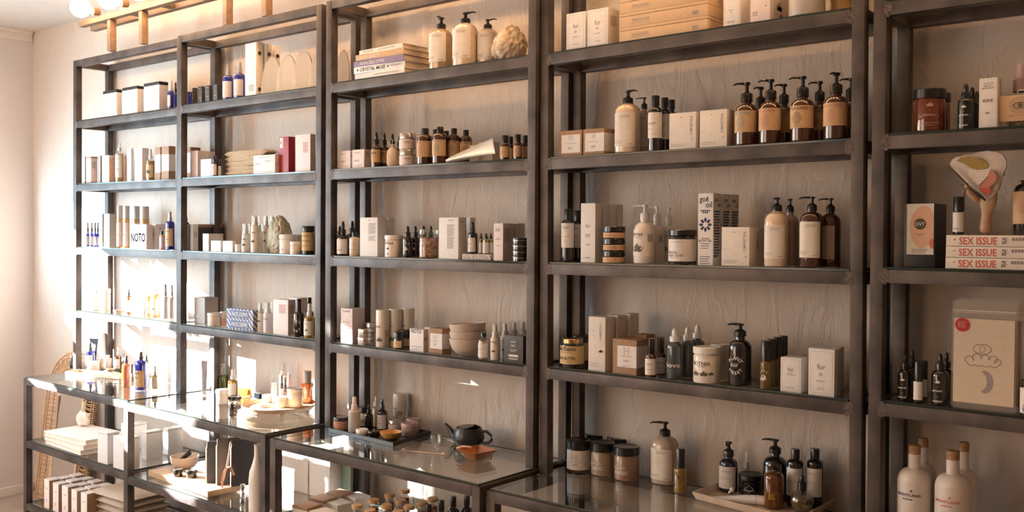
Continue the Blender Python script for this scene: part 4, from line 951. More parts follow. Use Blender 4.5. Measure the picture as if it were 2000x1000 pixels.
def tinpair(a, b, t, dd_, q):
    P, r, h = place_cyl(3, 4, a, b, t, dd_)
    for i in (0, 1):
        T = thing('silver_tin', f'flat silver tin, {["lower", "upper"][i]} of the stack {q}', 'tin', P+Vector((.001*i, 0, i*h/2)), 0, 'stacked flat silver tins')
        jar(T, r, h/2-.0006, .55, SILV, SILV)
tinpair(699, 731, 641, .03, 'in front beside the blush cartons'); tinpair(713, 738, 629.5, .09, 'behind the front pair of tins')
for a, b, t, dd_, q in ((734, 761, 605, .03, 'front left'), (759, 785.5, 603, .07, 'middle'), (783, 809.5, 601.6, .11, 'rear right')):
    P, r, h = place_cyl(3, 4, a, b, t, dd_); T = thing('deodorant_tube', f'tall cream cylinder with leaf drawing, {q} of the three', 'tube', P, radians(22), 'tall cream cylinders')
    bm = BM(); lathe(bm, [(r*.93, 0), (r, h*.02), (r, h*.62), (0, h*.62)], 28); B0 = link('tube_body', bm, CPLA, T)
    bm = BM(); lathe(bm, [(r*1.01, h*.623), (r*1.01, h*.965), (r*.95, h), (0, h)], 28); link('cap', bm, CPLA, T)
    lettering(B0, [('BOTNIA', .55, .40, -.25), ('#plant', .5, -.15, -.05, 1), ('|deodorant', .25, .25, -.38), ('=9', .3, .25, .45, .6)], r*2.6, h*.6, cyl_map(r*1.001, h*.31), INKO)
jr(3, 4, 769, 789.5, 648, .02, name='balm_jar', label='small black jar with orange label before the cream cylinders', body=BLACKG, lid=BLACKP, lf=.62, lr=1.02, lab=(.10, .50, YTAN), lines=[('=2', .4, .1)], ink=INKO, arc=1.0)
jr(3, 4, 781, 803, 644.5, .07, name='balm_jar', label='small black jar half hidden behind the square black-lettered white box', body=BLACKG, lid=BLACKP, lf=.6, lab=(.10, .52, YTAN))
bx(3, 4, 800, 827, 836.5, 644, .02, m=WHITE, lines=[('NOTO', .74, .41, -.02, 1.25), ('=2', .75, -.28, 0, .6), ('-', .5, -.42, -.1)], ink=INK, side=[('=3', .7, .1)], label='square white box with black lettering at its top edge, right of the black jars')
bx(3, 4, 829, 842, 860, 640, .10, m=WHITE, label='white box behind the black-lettered white box and the kraft box')
bx(3, 4, 837, 863.5, 881, 643, .025, m=KRAFT, lab=(.12, 1, .18, .80, WLAB, .85), lines=[('#H', .22, .12, -.02), ('-', .5, -.02), ('=3', .2, -.12)], ink=INKG, label='kraft box with white wrap label and H emblem, left of the stacked bowls')
P, r, h = place_cyl(3, 4, 877, 951, 631, .065)
hb = h*.52
for i, (q, tl) in enumerate((('bottom', 0), ('middle', radians(-2)), ('top', radians(-5)))):
    z0 = i*h*.235; T = thing('ceramic_bowl', f'wide cream ceramic bowl, {q} of the nested stack of three', 'bowl', P+Vector((.001*i, 0, z0)), 0, 'nested ceramic bowls'); T.rotation_euler = (0, tl, 0)
    R = r*(1-.01*i); q_ = hb
    bm = BM(); lathe(bm, [(R*.40, .0), (R*.44, .0015), (R*.66, q_*.14), (R*.84, q_*.36), (R*.95, q_*.66), (R, q_), (R*.975, q_*1.01), (R*.92, q_*.70), (R*.80, q_*.42), (R*.60, q_*.24), (R*.3, q_*.14), (0, q_*.12)], 40); link('bowl_body', bm, CERAM, T)
bot(3, 4, 934, 954.5, 650, .02, name='small_bottle', label='clear bottle with white label and black cap before the stacked bowls', body=CLEARG, liq=(.95, TAUPE), style='screw', capm=BLACKP, cr=.54, sh=.68, nk=.84, lab=(.08, .62, WLAB), lines=[('=2', .6, .1), ('-', .4, -.2)], ink=INKG)
for a, b, t, dd_, q in ((957.5, 977, 631, .03, 'front, at the left'), (977, 996, 629, .08, 'second'), (996, 1013, 627, .11, 'third'), (1011, 1031, 626, .13, 'rearmost by the post')):
    bot(3, 4, a, b, t, dd_, name='mist_bottle', label=f'slim cream serum pump by the dark square box, {q}', group='slim serum pumps with clear overcaps', body=CPLA, style='over', capm=WPLA, cr=.95, nr=.8, sh=.58, nk=.62, lines=[('TNIA', .45, .35), ('#plant', .4, -.05)], ink=INKO)
bx(3, 4, 984, 1021.5, 1030, 657.7, .015, m=CHARC, lines=[('BOW', .24, .27), ('INC', .22, .13), ('-', .4, -.02), ('-', .25, -.08), ('|I', .08, -.2), ('=2', .5, -.34)], ink=INKW, label='dark grey square box with small white lettering at the right end of the fourth level')

# ================================================================== shelf frame 4
bx(4, 1, 1106, 1143, 1149, 21.7, .02, m=WHITE, lines=[('#frame', .84, 0, 0, .9), ('fur', .30, .14), ('=2', .14, .0), ('-', .3, -.15), ('-', .3, -.35)], ink=INKG, dep=.04, label='thin-bordered white carton, left of the two beside the tan mailer boxes')
bx(4, 1, 1147, 1187, 1209, 14, .02, m=WHITE, lines=[('#frame', .84, 0, 0, .9), ('fur', .30, .14), ('=2', .14, .0), ('-', .3, -.15), ('-', .3, -.35)], ink=INKG, side=[('=9', .6, .3)], label='thin-bordered white carton, right of the two beside the tan mailer boxes')
P, w_, d_, h, an = place_box(4, 1, 1210, 1381, 1412, 29.5, .015)
for i in range(4):
    T = thing('mailer_box', f'flat tan mailer box, {["bottom", "second from bottom", "third from bottom", "top"][i]} of the stack', 'box', P+Vector((.001*(i % 2), 0, i*(h+.0006))), 0, 'stacked tan mailer boxes')
    bm = BM(); box(bm, -w_/2, w_/2, -d_/2, d_/2, 0, h*.78, .0015); B0 = link('box_body', bm, KTAN, T)
    bm = BM(); box(bm, -w_/2-.0006, w_/2+.0006, -d_/2-.0006, d_/2+.0006, h*.79, h, .0012); link('lid', bm, KTAN, T)
    lettering(B0, [('DIALOGUES', .20, .06, -.25), ('=1', .2, -.17, -.25, 2), ('|I', .35, .05, .37, .3)], w_, h*.78, plane_map(-d_/2, h*.39), INKG)
bx(4, 1, 1413, 1444, 1463, -22, .02, m=WHITE, lines=[('#frame', .86, 0, 0, .92), ('-', .35, -.05), ('-', .2, -.1), ('=2', .5, -.36)], ink=INKG, label='tall white carton right of the mailer boxes on the highest level')
bx(4, 1, 1466, 1503.5, 1540, -30, .02, m=PINKW, lines=[('#plant', .15, -.05, .3), ('=4', .3, -.2, -.25)], ink=INKG, side=[('#plant', .4, .0), ('#plant', .3, -.25, .1)], label='tall blush carton with leaf marks, second right of the mailer boxes')
jr(4, 1, 1541, 1612, -60, .05, name='canister', cat='canister', label='large translucent white canister at the right of the highest level', body=FROST, lid=WPLA, lf=.9)
jr(4, 1, 1622, 1664, -55, .11, name='canister', cat='canister', label='tall honey-toned jar with dark label, rightmost on the highest level', body=HONEY, lid=GOLD, lf=.9, lab=(.36, .8, INKM))
for a, b, c, t, q in ((1093, 1136, 1142, 253.5, 'left'), (1139, 1180, 1203, 250, 'right')):
    bx(4, 2, a, b, c, t, .02, m=KRAFT, lab=(.09, 1 if q == 'right' else .93, .13, .84, WLAB) + ((.9,) if q == 'right' else ()), lines=[('#H', .16, .22, .0), ('-', .5, -.0), ('=3', .22, -.16)], ink=INKG, label=f'low kraft box with H emblem, {q} of the two beside the wide cream pump', group='low kraft boxes with H emblem')
fpump(4, 2, 1202, 1250, 177, .045, 'wide cream pump bottle with long label beside the low kraft boxes', CREAML, 60, .66, .79, fa=10, lab=(.10, .63, CREAM))
fpump(4, 2, 1243, 1272, 190, .11, 'dark cream pump bottle with spout pointing left, behind the wide cream pump', TAUPE, -75, .66, .79)
for a, b, t, dd_, q in ((1265.6, 1294, 187, .035, 'front'), (1285, 1311, 191, .08, 'middle'), (1300, 1323, 195, .12, 'rear')):
    bot(4, 2, a, b, t, dd_, name='oil_bottle', label=f'tall dark white-labelled bottle, {q} of the three left of the cream square boxes', group='tall dark white-labelled bottles', body=BLACKG, style='screw', capm=BLACKP, cr=.54, sh=.70, nk=.82, lab=(.23, .69, WLAB), lines=[('=3', .5, .1, -.1), ('-', .3, -.15, -.2), ('-', .4, -.35)], ink=INKG)
def palermo(u, l, a, b, c, t, dd_, label, **k):
    bx(u, l, a, b, c, t, dd_, m=CREAM, lines=[('|PALERMO', .5, .38, .33), ('=3', .55, -.36, -.15, .6), ('#plant', .08, .38, -.05), ('#plant', .08, -.25, .38), ('#dia', .05, -.05, -.4)], ink=INKG, label=label, group='cream boxes with vertical lettering', **k)
palermo(4, 2, 1307, 1358.5, 1365, 218, .015, 'square cream box with vertical lettering, left of the two before the amber pumps')
palermo(4, 2, 1366.5, 1419, 1434, 212.7, .015, 'square cream box with vertical lettering, right of the two before the amber pumps')
for i, (a, b, t, dd_, q, ik, sp) in enumerate(((1434.5, 1481, 161, .04, 'first front one with teal mark', INKT, -60), (1481.7, 1527.6, 155, .035, 'second front one with rose mark', INKP, -50), (1543, 1591, 149, .035, 'third front one with olive mark', INKO, -60), (1607.6, 1657, 142, .035, 'fourth front one by the post', INKP, -10),
        (1466, 1504, 170, .10, 'behind, between first and second', None, -20), (1511, 1550, 164, .10, 'behind, between second and third', None, -40), (1580, 1620, 158.5, .10, 'behind, between third and fourth', None, -70), (1640, 1682, 152, .10, 'behind the post at the far right', None, -60))):
    bot(4, 2, a, b, t, dd_, name='pump_bottle', label=f'amber pump bottle with kraft label, {q}', group='amber pump bottles with kraft labels', body=AMBER, style='pump', capm=BLACKP, cr=.50, nr=.42, sh=.52, nk=.69, rnd=1, lab=(.20, .54, TANL),
        lines=[('PLAVANI', .62, .38, -.05), ('#hex', .42, -.06, -.1), ('-', .3, -.42, -.05)], ink=ik or INKO, spout=sp, fa=8)
for a, b, dd_, q in ((1096, 1122.5, .035, 'front'), (1116, 1140, .09, 'rear')):
    bot(4, 3, a, b, 408 if q == 'front' else 411, dd_, name='oil_bottle', label=f'tall black white-labelled bottle, {q} of the two left of the tall white cartons', body=BLACKG, style='screw', capm=BLACKP, cr=.60, sh=.72, nk=.80, lab=(.27, .73, WLAB), lines=[('=3', .5, .35), ('-', .6, -.05), ('-', .2, -.25)], ink=INKG)
bx(4, 3, 1134, 1162, 1175, 397, .02, m=WHITE, lines=[('fur', .33, .12), ('=2', .35, -.03), ('-', .3, -.2), ('-', .4, -.42)], ink=INKG, label='tall white lettered carton, front of the row left of the salve jars')
for i, (a, b, c, dd_, q) in enumerate(((1170, 1178, 1189, .07, 'second'), (1183, 1192, 1202, .10, 'third'), (1198, 1206, 1216, .13, 'rearmost'))):
    bx(4, 3, a, b, c, 398.5+i*.5, dd_, m=WHITE, label=f'tall plain white carton, {q} in the row behind the lettered one by the salve jars')
P, r, h = place_cyl(4, 3, 1177.5, 1220, 442, .03)
for i in range(3):
    T = thing('salve_jar', f'low black salve jar with orange band, {["bottom", "middle", "top"][i]} of the stack', 'jar', P+Vector((.0006*i, 0, i*h/3)), radians(14), 'stacked salve jars'); q = h/3-.0006
    jar(T, r, q, .54, BLACKG, BLACKP, lab=(.06, .5, TANL), lines=[(('COFFEE SALVE' if i == 2 else 'SALVE'), .55 if i == 2 else .4, 0, .05)], ink=INKP)
def botpump(a, b, t, dd_, q):
    bot(4, 3, a, b, t, dd_, name='pump_bottle', label=f'cream lotion pump with botanical drawing, {q} of the three', group='cream lotion pumps with botanical drawing', body=CPLA, style='pump', capm=WPLA, cr=.44, nr=.40, sh=.56, nk=.745, rnd=.9, lab=(.13, .57, CREAM),
        lines=[('BOTNIA', .52, .33, -.18), ('-', .3, .22, -.12), ('#plant', .62, -.15, -.16), ('=9', .22, .32, .36, .8)], ink=INKO, spout=-80, fa=12)
botpump(1237, 1280.5, 400, .04, 'front'); botpump(1266, 1299, 403, .09, 'middle'); botpump(1290, 1322, 405.5, .13, 'rear')
jr(4, 3, 1305.7, 1360, 449, .035, name='scrub_jar', label='dark scrub jar with pale label and black lid, left of the flower-print cartons', body=BLACKG, lid=BLACKP, lf=.83, lab=(.10, .73, WLAB), lines=[('Matcha', .36, -.08, -.25), ('Sugar Scrub', .52, -.24, -.16), ('-', .3, -.36, -.2), ('-', .4, .38, -.1)], ink=INKG)
def goe(a, b, c, t, dd_, q, **k):
    bx(4, 3, a, b, c, t, dd_, m=WHITE, name='oil_carton', lines=[('goe', .60, .40, -.10, 1.15), ('oil', .40, .345, .22, 1.15), ('=1', .10, .44, .13, 1.4), ('=1', .66, .26, 0, 1), ('=1', .4, .235, 0, 1), ('#flower', .92, .065), ('all over', .5, -.125, 0, 1), ('BODY OIL', .86, -.16, 0, .9), ('=3', .6, -.20, 0, .5), ('=4', .66, -.38, 0, .5)], ink=INKB,
       side=[('goe', .5, .40, -.08), ('oil', .34, .345, .2), ('=9', .8, .25, 0, 1.2), ('=9', .8, -.06, 0, 1.2), ('#disc', .18, -.38, -.2)], label=f'tall white oil carton with navy flower, {q}', group='tall flower-print oil cartons', **k)
goe(1362.5, 1392, 1407, 377.6, .02, 'front one'); goe(1400, 1410, 1425, 379, .075, 'second, behind'); goe(1416, 1427, 1442, 380, .12, 'rearmost of three')
palermo(4, 3, 1409, 1463, 1482, 444, .015, 'square cream box with vertical lettering standing right of the tall flower-print cartons', dep=.045)
palermo(4, 3, 1468, 1481, 1492, 446, .085, 'square cream box hidden behind the one beside the flower-print cartons', dep=.04)
fpump(4, 3, 1493, 1540, 385.7, .04, 'cream pump bottle with cream label, left front one beside the dark brown pump', CREAML, 5, .66, .80, fa=8, lab=(.12, .60, CREAM))
fpump(4, 3, 1524, 1560, 388, .10, 'cream pump bottle behind, between the two front pumps of the third level', TAUPE, 5, .66, .80, lab=None, lines=[('-', .1, 0)])
fpump(4, 3, 1561.7, 1608, 384, .04, 'dark brown pump bottle with cream label, right front of the pumps of the third level', AMBER, -55, .66, .80, fa=8, lab=(.12, .60, CREAM), liq_=0) if False else bot(4, 3, 1561.7, 1608, 384, .04, name='pump_bottle', label='dark brown pump bottle with cream label, right front of the pumps of the third level', group='square-shouldered pump bottles with cream labels', body=AMBER, style='pump', capm=BLACKP, cr=.42, nr=.38, sh=.66, nk=.80, lab=(.14, .645, CREAM), rnd=.75, sq=2.6, arc=.95, fa=8, lines=[('=3', .5, .42, .1, .6), ('=3', .4, -.33, -.2, .5), ('FRAMA', .22, -.44, .28)], ink=INKG, spout=-55)
bot(4, 3, 1600, 1642, 387, .09, name='pump_bottle', label='dark brown pump bottle with cream label, rearmost beside the right post', group='square-shouldered pump bottles with cream labels', body=AMBER, style='pump', capm=BLACKP, cr=.42, nr=.38, sh=.66, nk=.80, lab=(.12, .60, TAUPE), rnd=.75, sq=2.6, arc=.6, fa=8, spout=-75)
jr(4, 4, 1094, 1142, 660.4, .04, name='body_butter_jar', label='black jar with butter-yellow label and brass lid, left of the tall cream boxes', body=BLACKG, lid=GOLD, lf=.84, lr=.86, lab=(.14, .76, YTAN), lines=[('Sun Potion', .70, .36, -.12, 1.2), ('-', .5, .15, -.1), ('SHEA BUTTER', .66, -.18, -.1, 1.2), ('-', .4, .25, -.1), ('-', .4, -.36, -.1)], ink=INK)
jr(4, 4, 1118, 1152, 655, .12, name='body_butter_jar', label='butter-yellow labelled jar hidden behind the one with a brass lid', body=BLACKG, lid=BLACKP, lf=.84, lab=(.14, .76, YTAN))
for a, b, c, t, dd_, q in ((1149, 1181.6, 1200, 620.5, .02, 'front'), (1186, 1206, 1222, 617, .075, 'middle'), (1212, 1230, 1247, 614, .12, 'rear')):
    bx(4, 4, a, b, c, t, dd_, m=CREAM, lines=[('|PALERMO', .30, .38, .22, .9), ('#plant', .35, -.12, .25), ('#dia', .12, .24, -.25), ('=3', .5, -.36, -.1, .5)], ink=INKG, label=f'tall cream box with vertical lettering, {q} of the three on the lowest level', group='tall cream boxes with vertical lettering')
bx(4, 4, 1196.4, 1243, 1277, 665.5, .015, m=KRAFT, lab=(.20, 1, .20, .82, WLAB, .8), lines=[('#H', .22, .17, .08), ('-', .5, .02, .08), ('=2', .25, -.1, .08), ('-', .3, -.26, .08)], ink=INKG, label='large kraft box with white wrap label and H emblem on the lowest level', dep=.07)
bx(4, 4, 1238, 1262, 1296, 655, .105, m=KRAFT, label='kraft box behind the large H emblem box', dep=.05)
for a, b, t, dd_, q in ((1260, 1282, 661, .02, 'front'), (1280, 1300.5, 658, .06, 'rear')):
    bot(4, 4, a, b, t, dd_, name='spray_bottle', label=f'small dark spray with clear cap, {q} of the two beside the smoky blue bottles', group='small dark sprays with clear caps', body=AMBER, style='over', capm=BLACKP, capc=glassy('smoke_cap', (.5, .42, .38), k=1.5), cr=.66, nr=.55, sh=.52, nk=.60, lab=(.06, .48, WLAB), lines=[('=3', .6, .2), ('=2', .5, -.15)], ink=INKG)
for a, b, t, dd_, q in ((1301, 1334.5, 641, .035, 'front'), (1329, 1355, 638.5, .08, 'middle'), (1347, 1376, 634, .12, 'rear')):
    bot(4, 4, a, b, t, dd_, name='dropper_bottle', label=f'smoky blue bottle with white dropper top, {q} of the three on the lowest level', group='smoky blue bottles with white droppers', body=SMOKE, style='drop', capm=WPLA, cr=.64, nr=.5, sh=.62, nk=.735, lines=[('love', .7, -.05, 0, .7)] if q == 'front' else None, ink=INKW)
jr(4, 4, 1353.6, 1407, 677, .03, label='large cream jar with botanical drawing left of the glossy black pump', body=CPLA, lf=.82, lines=[('BOTNIA', .60, .18, -.12), ('-', .25, .08, -.1), ('#plant', .3, -.14, -.3), ('#plant', .3, -.14, -.02), ('#plant', .2, -.14, .2)], ink=INKO)
jr(4, 4, 1387, 1424, 672, .10, label='large cream jar half hidden behind the glossy black pump', body=CPLA, lf=.82, lines=[('A', .08, .18, .25)], ink=INKO)
bot(4, 4, 1421.6, 1468, 632, .04, name='pump_bottle', label='glossy black pump bottle with round white lettering on the lowest level', body=BLACKG, style='pump', capm=BLACKP, cr=.52, nr=.42, sh=.60, nk=.80, rnd=1, lines=[('^PLANT', .52, .06, 0, 1.2), ('=3', .3, .1, 0, .8), ('vSTREET', .52, .06, 0, 1)], ink=INKW, spout=-85, fa=0)
for a, b, t, dd_, q in ((1483.6, 1507.5, 665, .025, 'front'), (1496, 1518, 661.5, .06, 'second'), (1508, 1529, 658, .09, 'third'), (1519, 1540, 655.5, .125, 'rearmost')):
    bot(4, 4, a, b, t, dd_, name='roller_bottle', label=f'slim oil roller with tall black cap and golden oil, {q} of the four', group='slim oil rollers', body=mat('roller_oil', (.20, .12, .02), .06, coat=1, trans=.3), style='screw', capm=BLACKP, cr=.80, sh=.52, nk=.585, lines=[('^LAKE', .66, .05), ('#disc', .36, -.02), ('vMET', .66, .05)] if q == 'front' else None, ink=INKW, fa=0)
bx(4, 4, 1524, 1564, 1578, 700.7, .02, m=WHITE, lines=[('#frame', .86, 0, 0, .90), ('fur', .30, .16), ('-', .26, .05), ('-', .46, .0), ('=2', .46, -.36, 0, .6)], ink=INKG, label='short thin-bordered white carton, right of the slim oil rollers')
bx(4, 4, 1578.5, 1629, 1643, 684, .015, m=WHITE, lines=[('#frame', .86, 0, 0, .90), ('fur', .34, .12), ('=2', .16, -.03), ('-', .34, -.19), ('=2', .28, -.34, 0, .6)], ink=INKG, label='taller thin-bordered white carton, at the right post beyond the oil rollers')
bx(4, 4, 1612, 1632, 1648, 681, .10, m=CREAM, label='pale carton behind the taller white carton at the right end of the lowest level')

# ================================================================== shelf frame 5
jr(5, 2, 1783, 1847, 175.5, .05, name='amber_jar', label='wide amber glass jar with black lid and fine emblem on the rightmost frame', body=AMBERL if False else mat('red_amber_glass', (.20, .045, .012), .06, coat=1, trans=.3), lid=BLACKP, lf=.78, lines=[('#dia', .45, -.05), ('#plant', .22, .30), ('=2', .34, .0), ('-', .5, -.25), ('-', .2, -.32)], ink=INKP)
jr(5, 2, 1800, 1856, 183, .12, name='amber_jar', label='amber jar with black lid mostly hidden behind the front one', body=AMBER, lid=BLACKP, lf=.78)
for a, b, t, dd_, q in ((1869.5, 1902, 163, .03, 'front'), (1884, 1912, 170, .08, 'middle'), (1894, 1921, 178, .12, 'rear')):
    bot(5, 2, a, b, t, dd_, name='dropper_bottle', label=f'matte black dropper with white diamond emblem, {q} of the three beside the slim white carton', group='matte black droppers on the second level', body=BLACKP, style='drop', capm=BLACKP, cr=.56, sh=.58, nk=.68, lines=[('#dia', .62, .0), ('#plant', .3, .35), ('=2', .5, .04), ('=2', .5, -.34)] if q == 'front' else None, ink=INKW, fa=0)
bx(5, 2, 1911.5, 1947, 1950, 151, .02, m=WHITE, lines=[('#frame', .9, 0, 0, .95), ('ALEXIS', .58, .40, 0, .9), ('SMART', .52, .345, 0, .9), ('=1', .7, .30), ('=1', .6, .05, 0, 3), ('=1', .3, -.2, 0, 2)], ink=INKG, label='slim white grey-lettered carton beside the matte black droppers', dep=.035)
P, r, h = place_cyl(5, 2, 1966, 2024, 122, .09); T = thing('tagged_bottle', 'clear bag of stones with rose cap, hung with the paper tag', 'bag', P)
bm = BM(); lathe(bm, [(r*.7, 0), (r, h*.08), (r*1.0, h*.38), (r*.55, h*.52), (r*.5, h*.56), (0, h*.56)], 24); link('bag_body', bm, CLEARG, T)
bm = BM(); lathe(bm, [(r*.8, .003), (r*.85, h*.1), (r*.8, h*.25), (0, h*.28)], 20); link('bag_contents', bm, STONE, T)
bm = BM(); lathe(bm, [(r*.62, h*.56), (r*.62, h*.74), (r*.45, h*.76), (r*.38, h*.98), (0, h)], 22); link('cap', bm, PINKP, T)
P, w_, d_, h, an = place_box(5, 2, 1950.5, 2030, 2032, 182, .03, dep=.003)
T = thing('paper_tag', 'tan paper tag with a drawn eye, hanging before the clear bag', 'tag', P, radians(0)); z0 = zat(236, P)-P.z; h2 = h-z0
bm = BM(); box(bm, -w_/2, w_/2, -.0012, .0012, z0, h, .0004); L = link('tag_body', bm, KTAN, T)
lettering(L, [('PROTECTION', .62, -.30, .05), ('-', .25, -.42, .02)], w_, h2, plane_map(-.0012, z0+h2/2), INKP)
bm = BM()
for s in (1, -1):
    tube(bm, [(w_*(.03+.18*cos(pi*k/12)), -.0016, z0+h2*.60+s*h2*.11*sin(pi*k/12)) for k in range(13)], .0008, 5)
lathe(bm, [(h2*.09, 0), (h2*.09, .0006), (0, .0006)], 16, M=Matrix.Translation((w_*.03, -.0013, z0+h2*.60)) @ Matrix.Rotation(radians(90), 4, 'X')); link('eye_drawing', bm, INKO, T)
bm = BM(); lathe(bm, [(h2*.34, 0), (h2*.34, .0003), (0, .0003)], 24, M=Matrix.Translation((w_*.03, -.0012, z0+h2*.60)) @ Matrix.Rotation(radians(90), 4, 'X') @ Matrix.Diagonal((1.25, 1, 1, 1))); link('eye_wash', bm, mat('tan_wash', (.50, .33, .2), .6), T)
bm = BM(); tube(bm, [(0, 0, h-.004), (-.004, -.002, h+.006), (.002, -.002, h+.010), (.012, .004, h+.010), (.026, .012, h+.008)], .0012, 6); link('tag_string', bm, WLAB, T)
P, w_, d_, h, an = place_box(5, 3, 1765, 1826, 1847, 397.5, .04)
T = thing('candle_box', 'black box with peach and white front card, left of the red-titled books', 'box', P)
bm = BM(); box(bm, -w_/2, w_/2, -d_/2, d_/2, 0, h, .001); link('box_body', bm, BLACKC, T)
cw = w_*.86; ch = h*.80; cxx = .02*w_; bm = BM(); box(bm, cxx-cw/2, cxx+cw/2, -d_/2-.0008, -d_/2, h*.20, h, .0002); L = link('front_card', bm, WLAB, T, smooth=False)
pm = plane_map(-d_/2-.0008, h*.60)
bm = BM(); n = 40; pts = []
for k in range(n):
    a = 2*pi*k/n; x, z = cxx+cw*.09+cw*.47*cos(a), ch*.04+ch*.42*sin(a)*(1+.06*sin(2*a)); pts.append(bm.verts.new(pm(min(x, cxx+cw/2), z, .0002)))
bm.faces.new(pts); link('peach_shape', bm, mat('peach_ink', (.78, .48, .32), .6), L, smooth=False)
bm = BM(); bm.faces.new([bm.verts.new(pm(min(cxx+cw*.5, cxx+cw*.46+cw*.12*cos(2*pi*k/20)), -ch*.28+ch*.10*sin(2*pi*k/20), .0004)) for k in range(20)]); link('coral_shape', bm, mat('coral_ink', (.68, .19, .10), .6), L, smooth=False)
bm = BM(); bm.faces.new([bm.verts.new(pm(cxx+cw*.22*cos(2*pi*k/32), ch*.10+cw*.22*sin(2*pi*k/32), .0006)) for k in range(32)]); D = link('dark_disc', bm, mat('disc_ink', (.10, .07, .06), .6), L, smooth=False)
lettering(D, [('DVT', .62, 0)], cw*.56, cw*.4, lambda u, v, e: pm(cxx+u, ch*.10+v, .0008), INKW)
lettering(L, [('-', .4, -.1), ('-', .12, -.14), ('=3', .6, -.40, 0, .8)], cw, ch, lambda u, v, e: pm(cxx+u, v, .0007), INKG)
P, w_, d_, h, an = place_box(5, 3, 1846.5, 2052, 2055, 459.5, .015, dep=.13)
for i in range(3):
    T = thing('book', f'cream book with red spine title, {["bottom", "middle", "top"][i]} of the stack of three', 'book', P+Vector((.0006*i, 0, i*h/3)), 0, 'stacked red-titled books'); t = h/3-.0008
    bm = BM(); box(bm, -w_/2, w_/2, -d_/2, d_/2, 0, t*.1, .0006); box(bm, -w_/2, w_/2, -d_/2, d_/2, t*.9, t, .0006); box(bm, -w_/2, w_/2, -d_/2-.0012, -d_/2+.002, .0002, t-.0002, .002); B0 = link('cover', bm, CREAM, T)
    bm = BM(); box(bm, -w_/2+.003, w_/2-.003, -d_/2+.0025, d_/2-.003, t*.1+.0001, t*.9-.0001); link('page_block', bm, PAPER, T, smooth=False)
    lettering(B0, [('SEX ISSUE', .37, -.02, -.185, 1.25), ('=1', .03, .1, -.41, 5)], w_, t, plane_map(-d_/2-.0014, t/2), INKR)
    lettering(B0, [('|iris', .55, .28, .075, 1.5), ('=3', .2, .25, .24, 3)], w_, t, plane_map(-d_/2-.0014, t/2), INK)
zt = P.z+h+.0004
bot(5, 3, 1860.7, 1883.7, 384.5, .045, z=zt, name='roller_bottle', label='black roller with white label standing on the red-titled books', body=BLACKG, style='screw', capm=BLACKP, cr=.95, sh=.58, nk=.62, lab=(.07, .59, WLAB), lines=[('=3', .5, -.3, -.1)], ink=INKG, fa=0)
bot(5, 3, 1978, 2030, 352, .06, z=zt, name='flagon', label='large black bottle with tan label cut by the right edge, on the red-titled books', body=BLACKG, style='screw', capm=BLACKP, cr=.5, sh=.78, nk=.97, lab=(.20, .79, TANL), lines=[('#hex', .4, 0)], ink=INKP, fa=-10)
for i, (a, b, t, dd_, q) in enumerate(((1752, 1781, 691, .035, 'left front'), (1770, 1793, 684, .10, 'left rear'), (1818, 1853, 690, .03, 'right front'), (1834, 1862, 688, .10, 'right rear'))):
    bot(5, 4, a, b, t, dd_, name='dropper_bottle', label=f'black dropper, {q} of the four left of the pouch with red sticker', group='black droppers on the lowest level', body=BLACKG, style='drop', capm=BLACKP, cr=.52, sh=.56, nk=.68, lines=[('#dia', .62, -.02), ('#plant', .3, .33), ('=2', .5, .02), ('=2', .5, -.34)] if 'front' in q else None, ink=INKW, fa=0)
for a, b, t, dd_, q in ((1784, 1803, 706, .02, 'front'), (1796, 1812, 704, .08, 'rear')):
    bot(5, 4, a, b, t, dd_, name='roller_bottle', label=f'slim black roller with white label between the black droppers, {q} one', body=BLACKG, style='screw', capm=BLACKP, cr=.92, sh=.52, nk=.56, lab=(.08, .52, WLAB), lines=[('=2', .4, -.3, -.2)], ink=INKG, fa=0)
bot(5, 4, 1992, 2032, 742, .02, name='jar', cat='jar', label='white and blue labelled jar cut by the right edge on the lowest level', body=BLACKG, style='screw', capm=BLACKP, cr=.9, sh=.8, nk=.84, lab=(.08, .78, WLAB), lines=[('#disc', .5, -.3)], ink=mat('blue_ink', (.05, .12, .55), .6), fa=0)
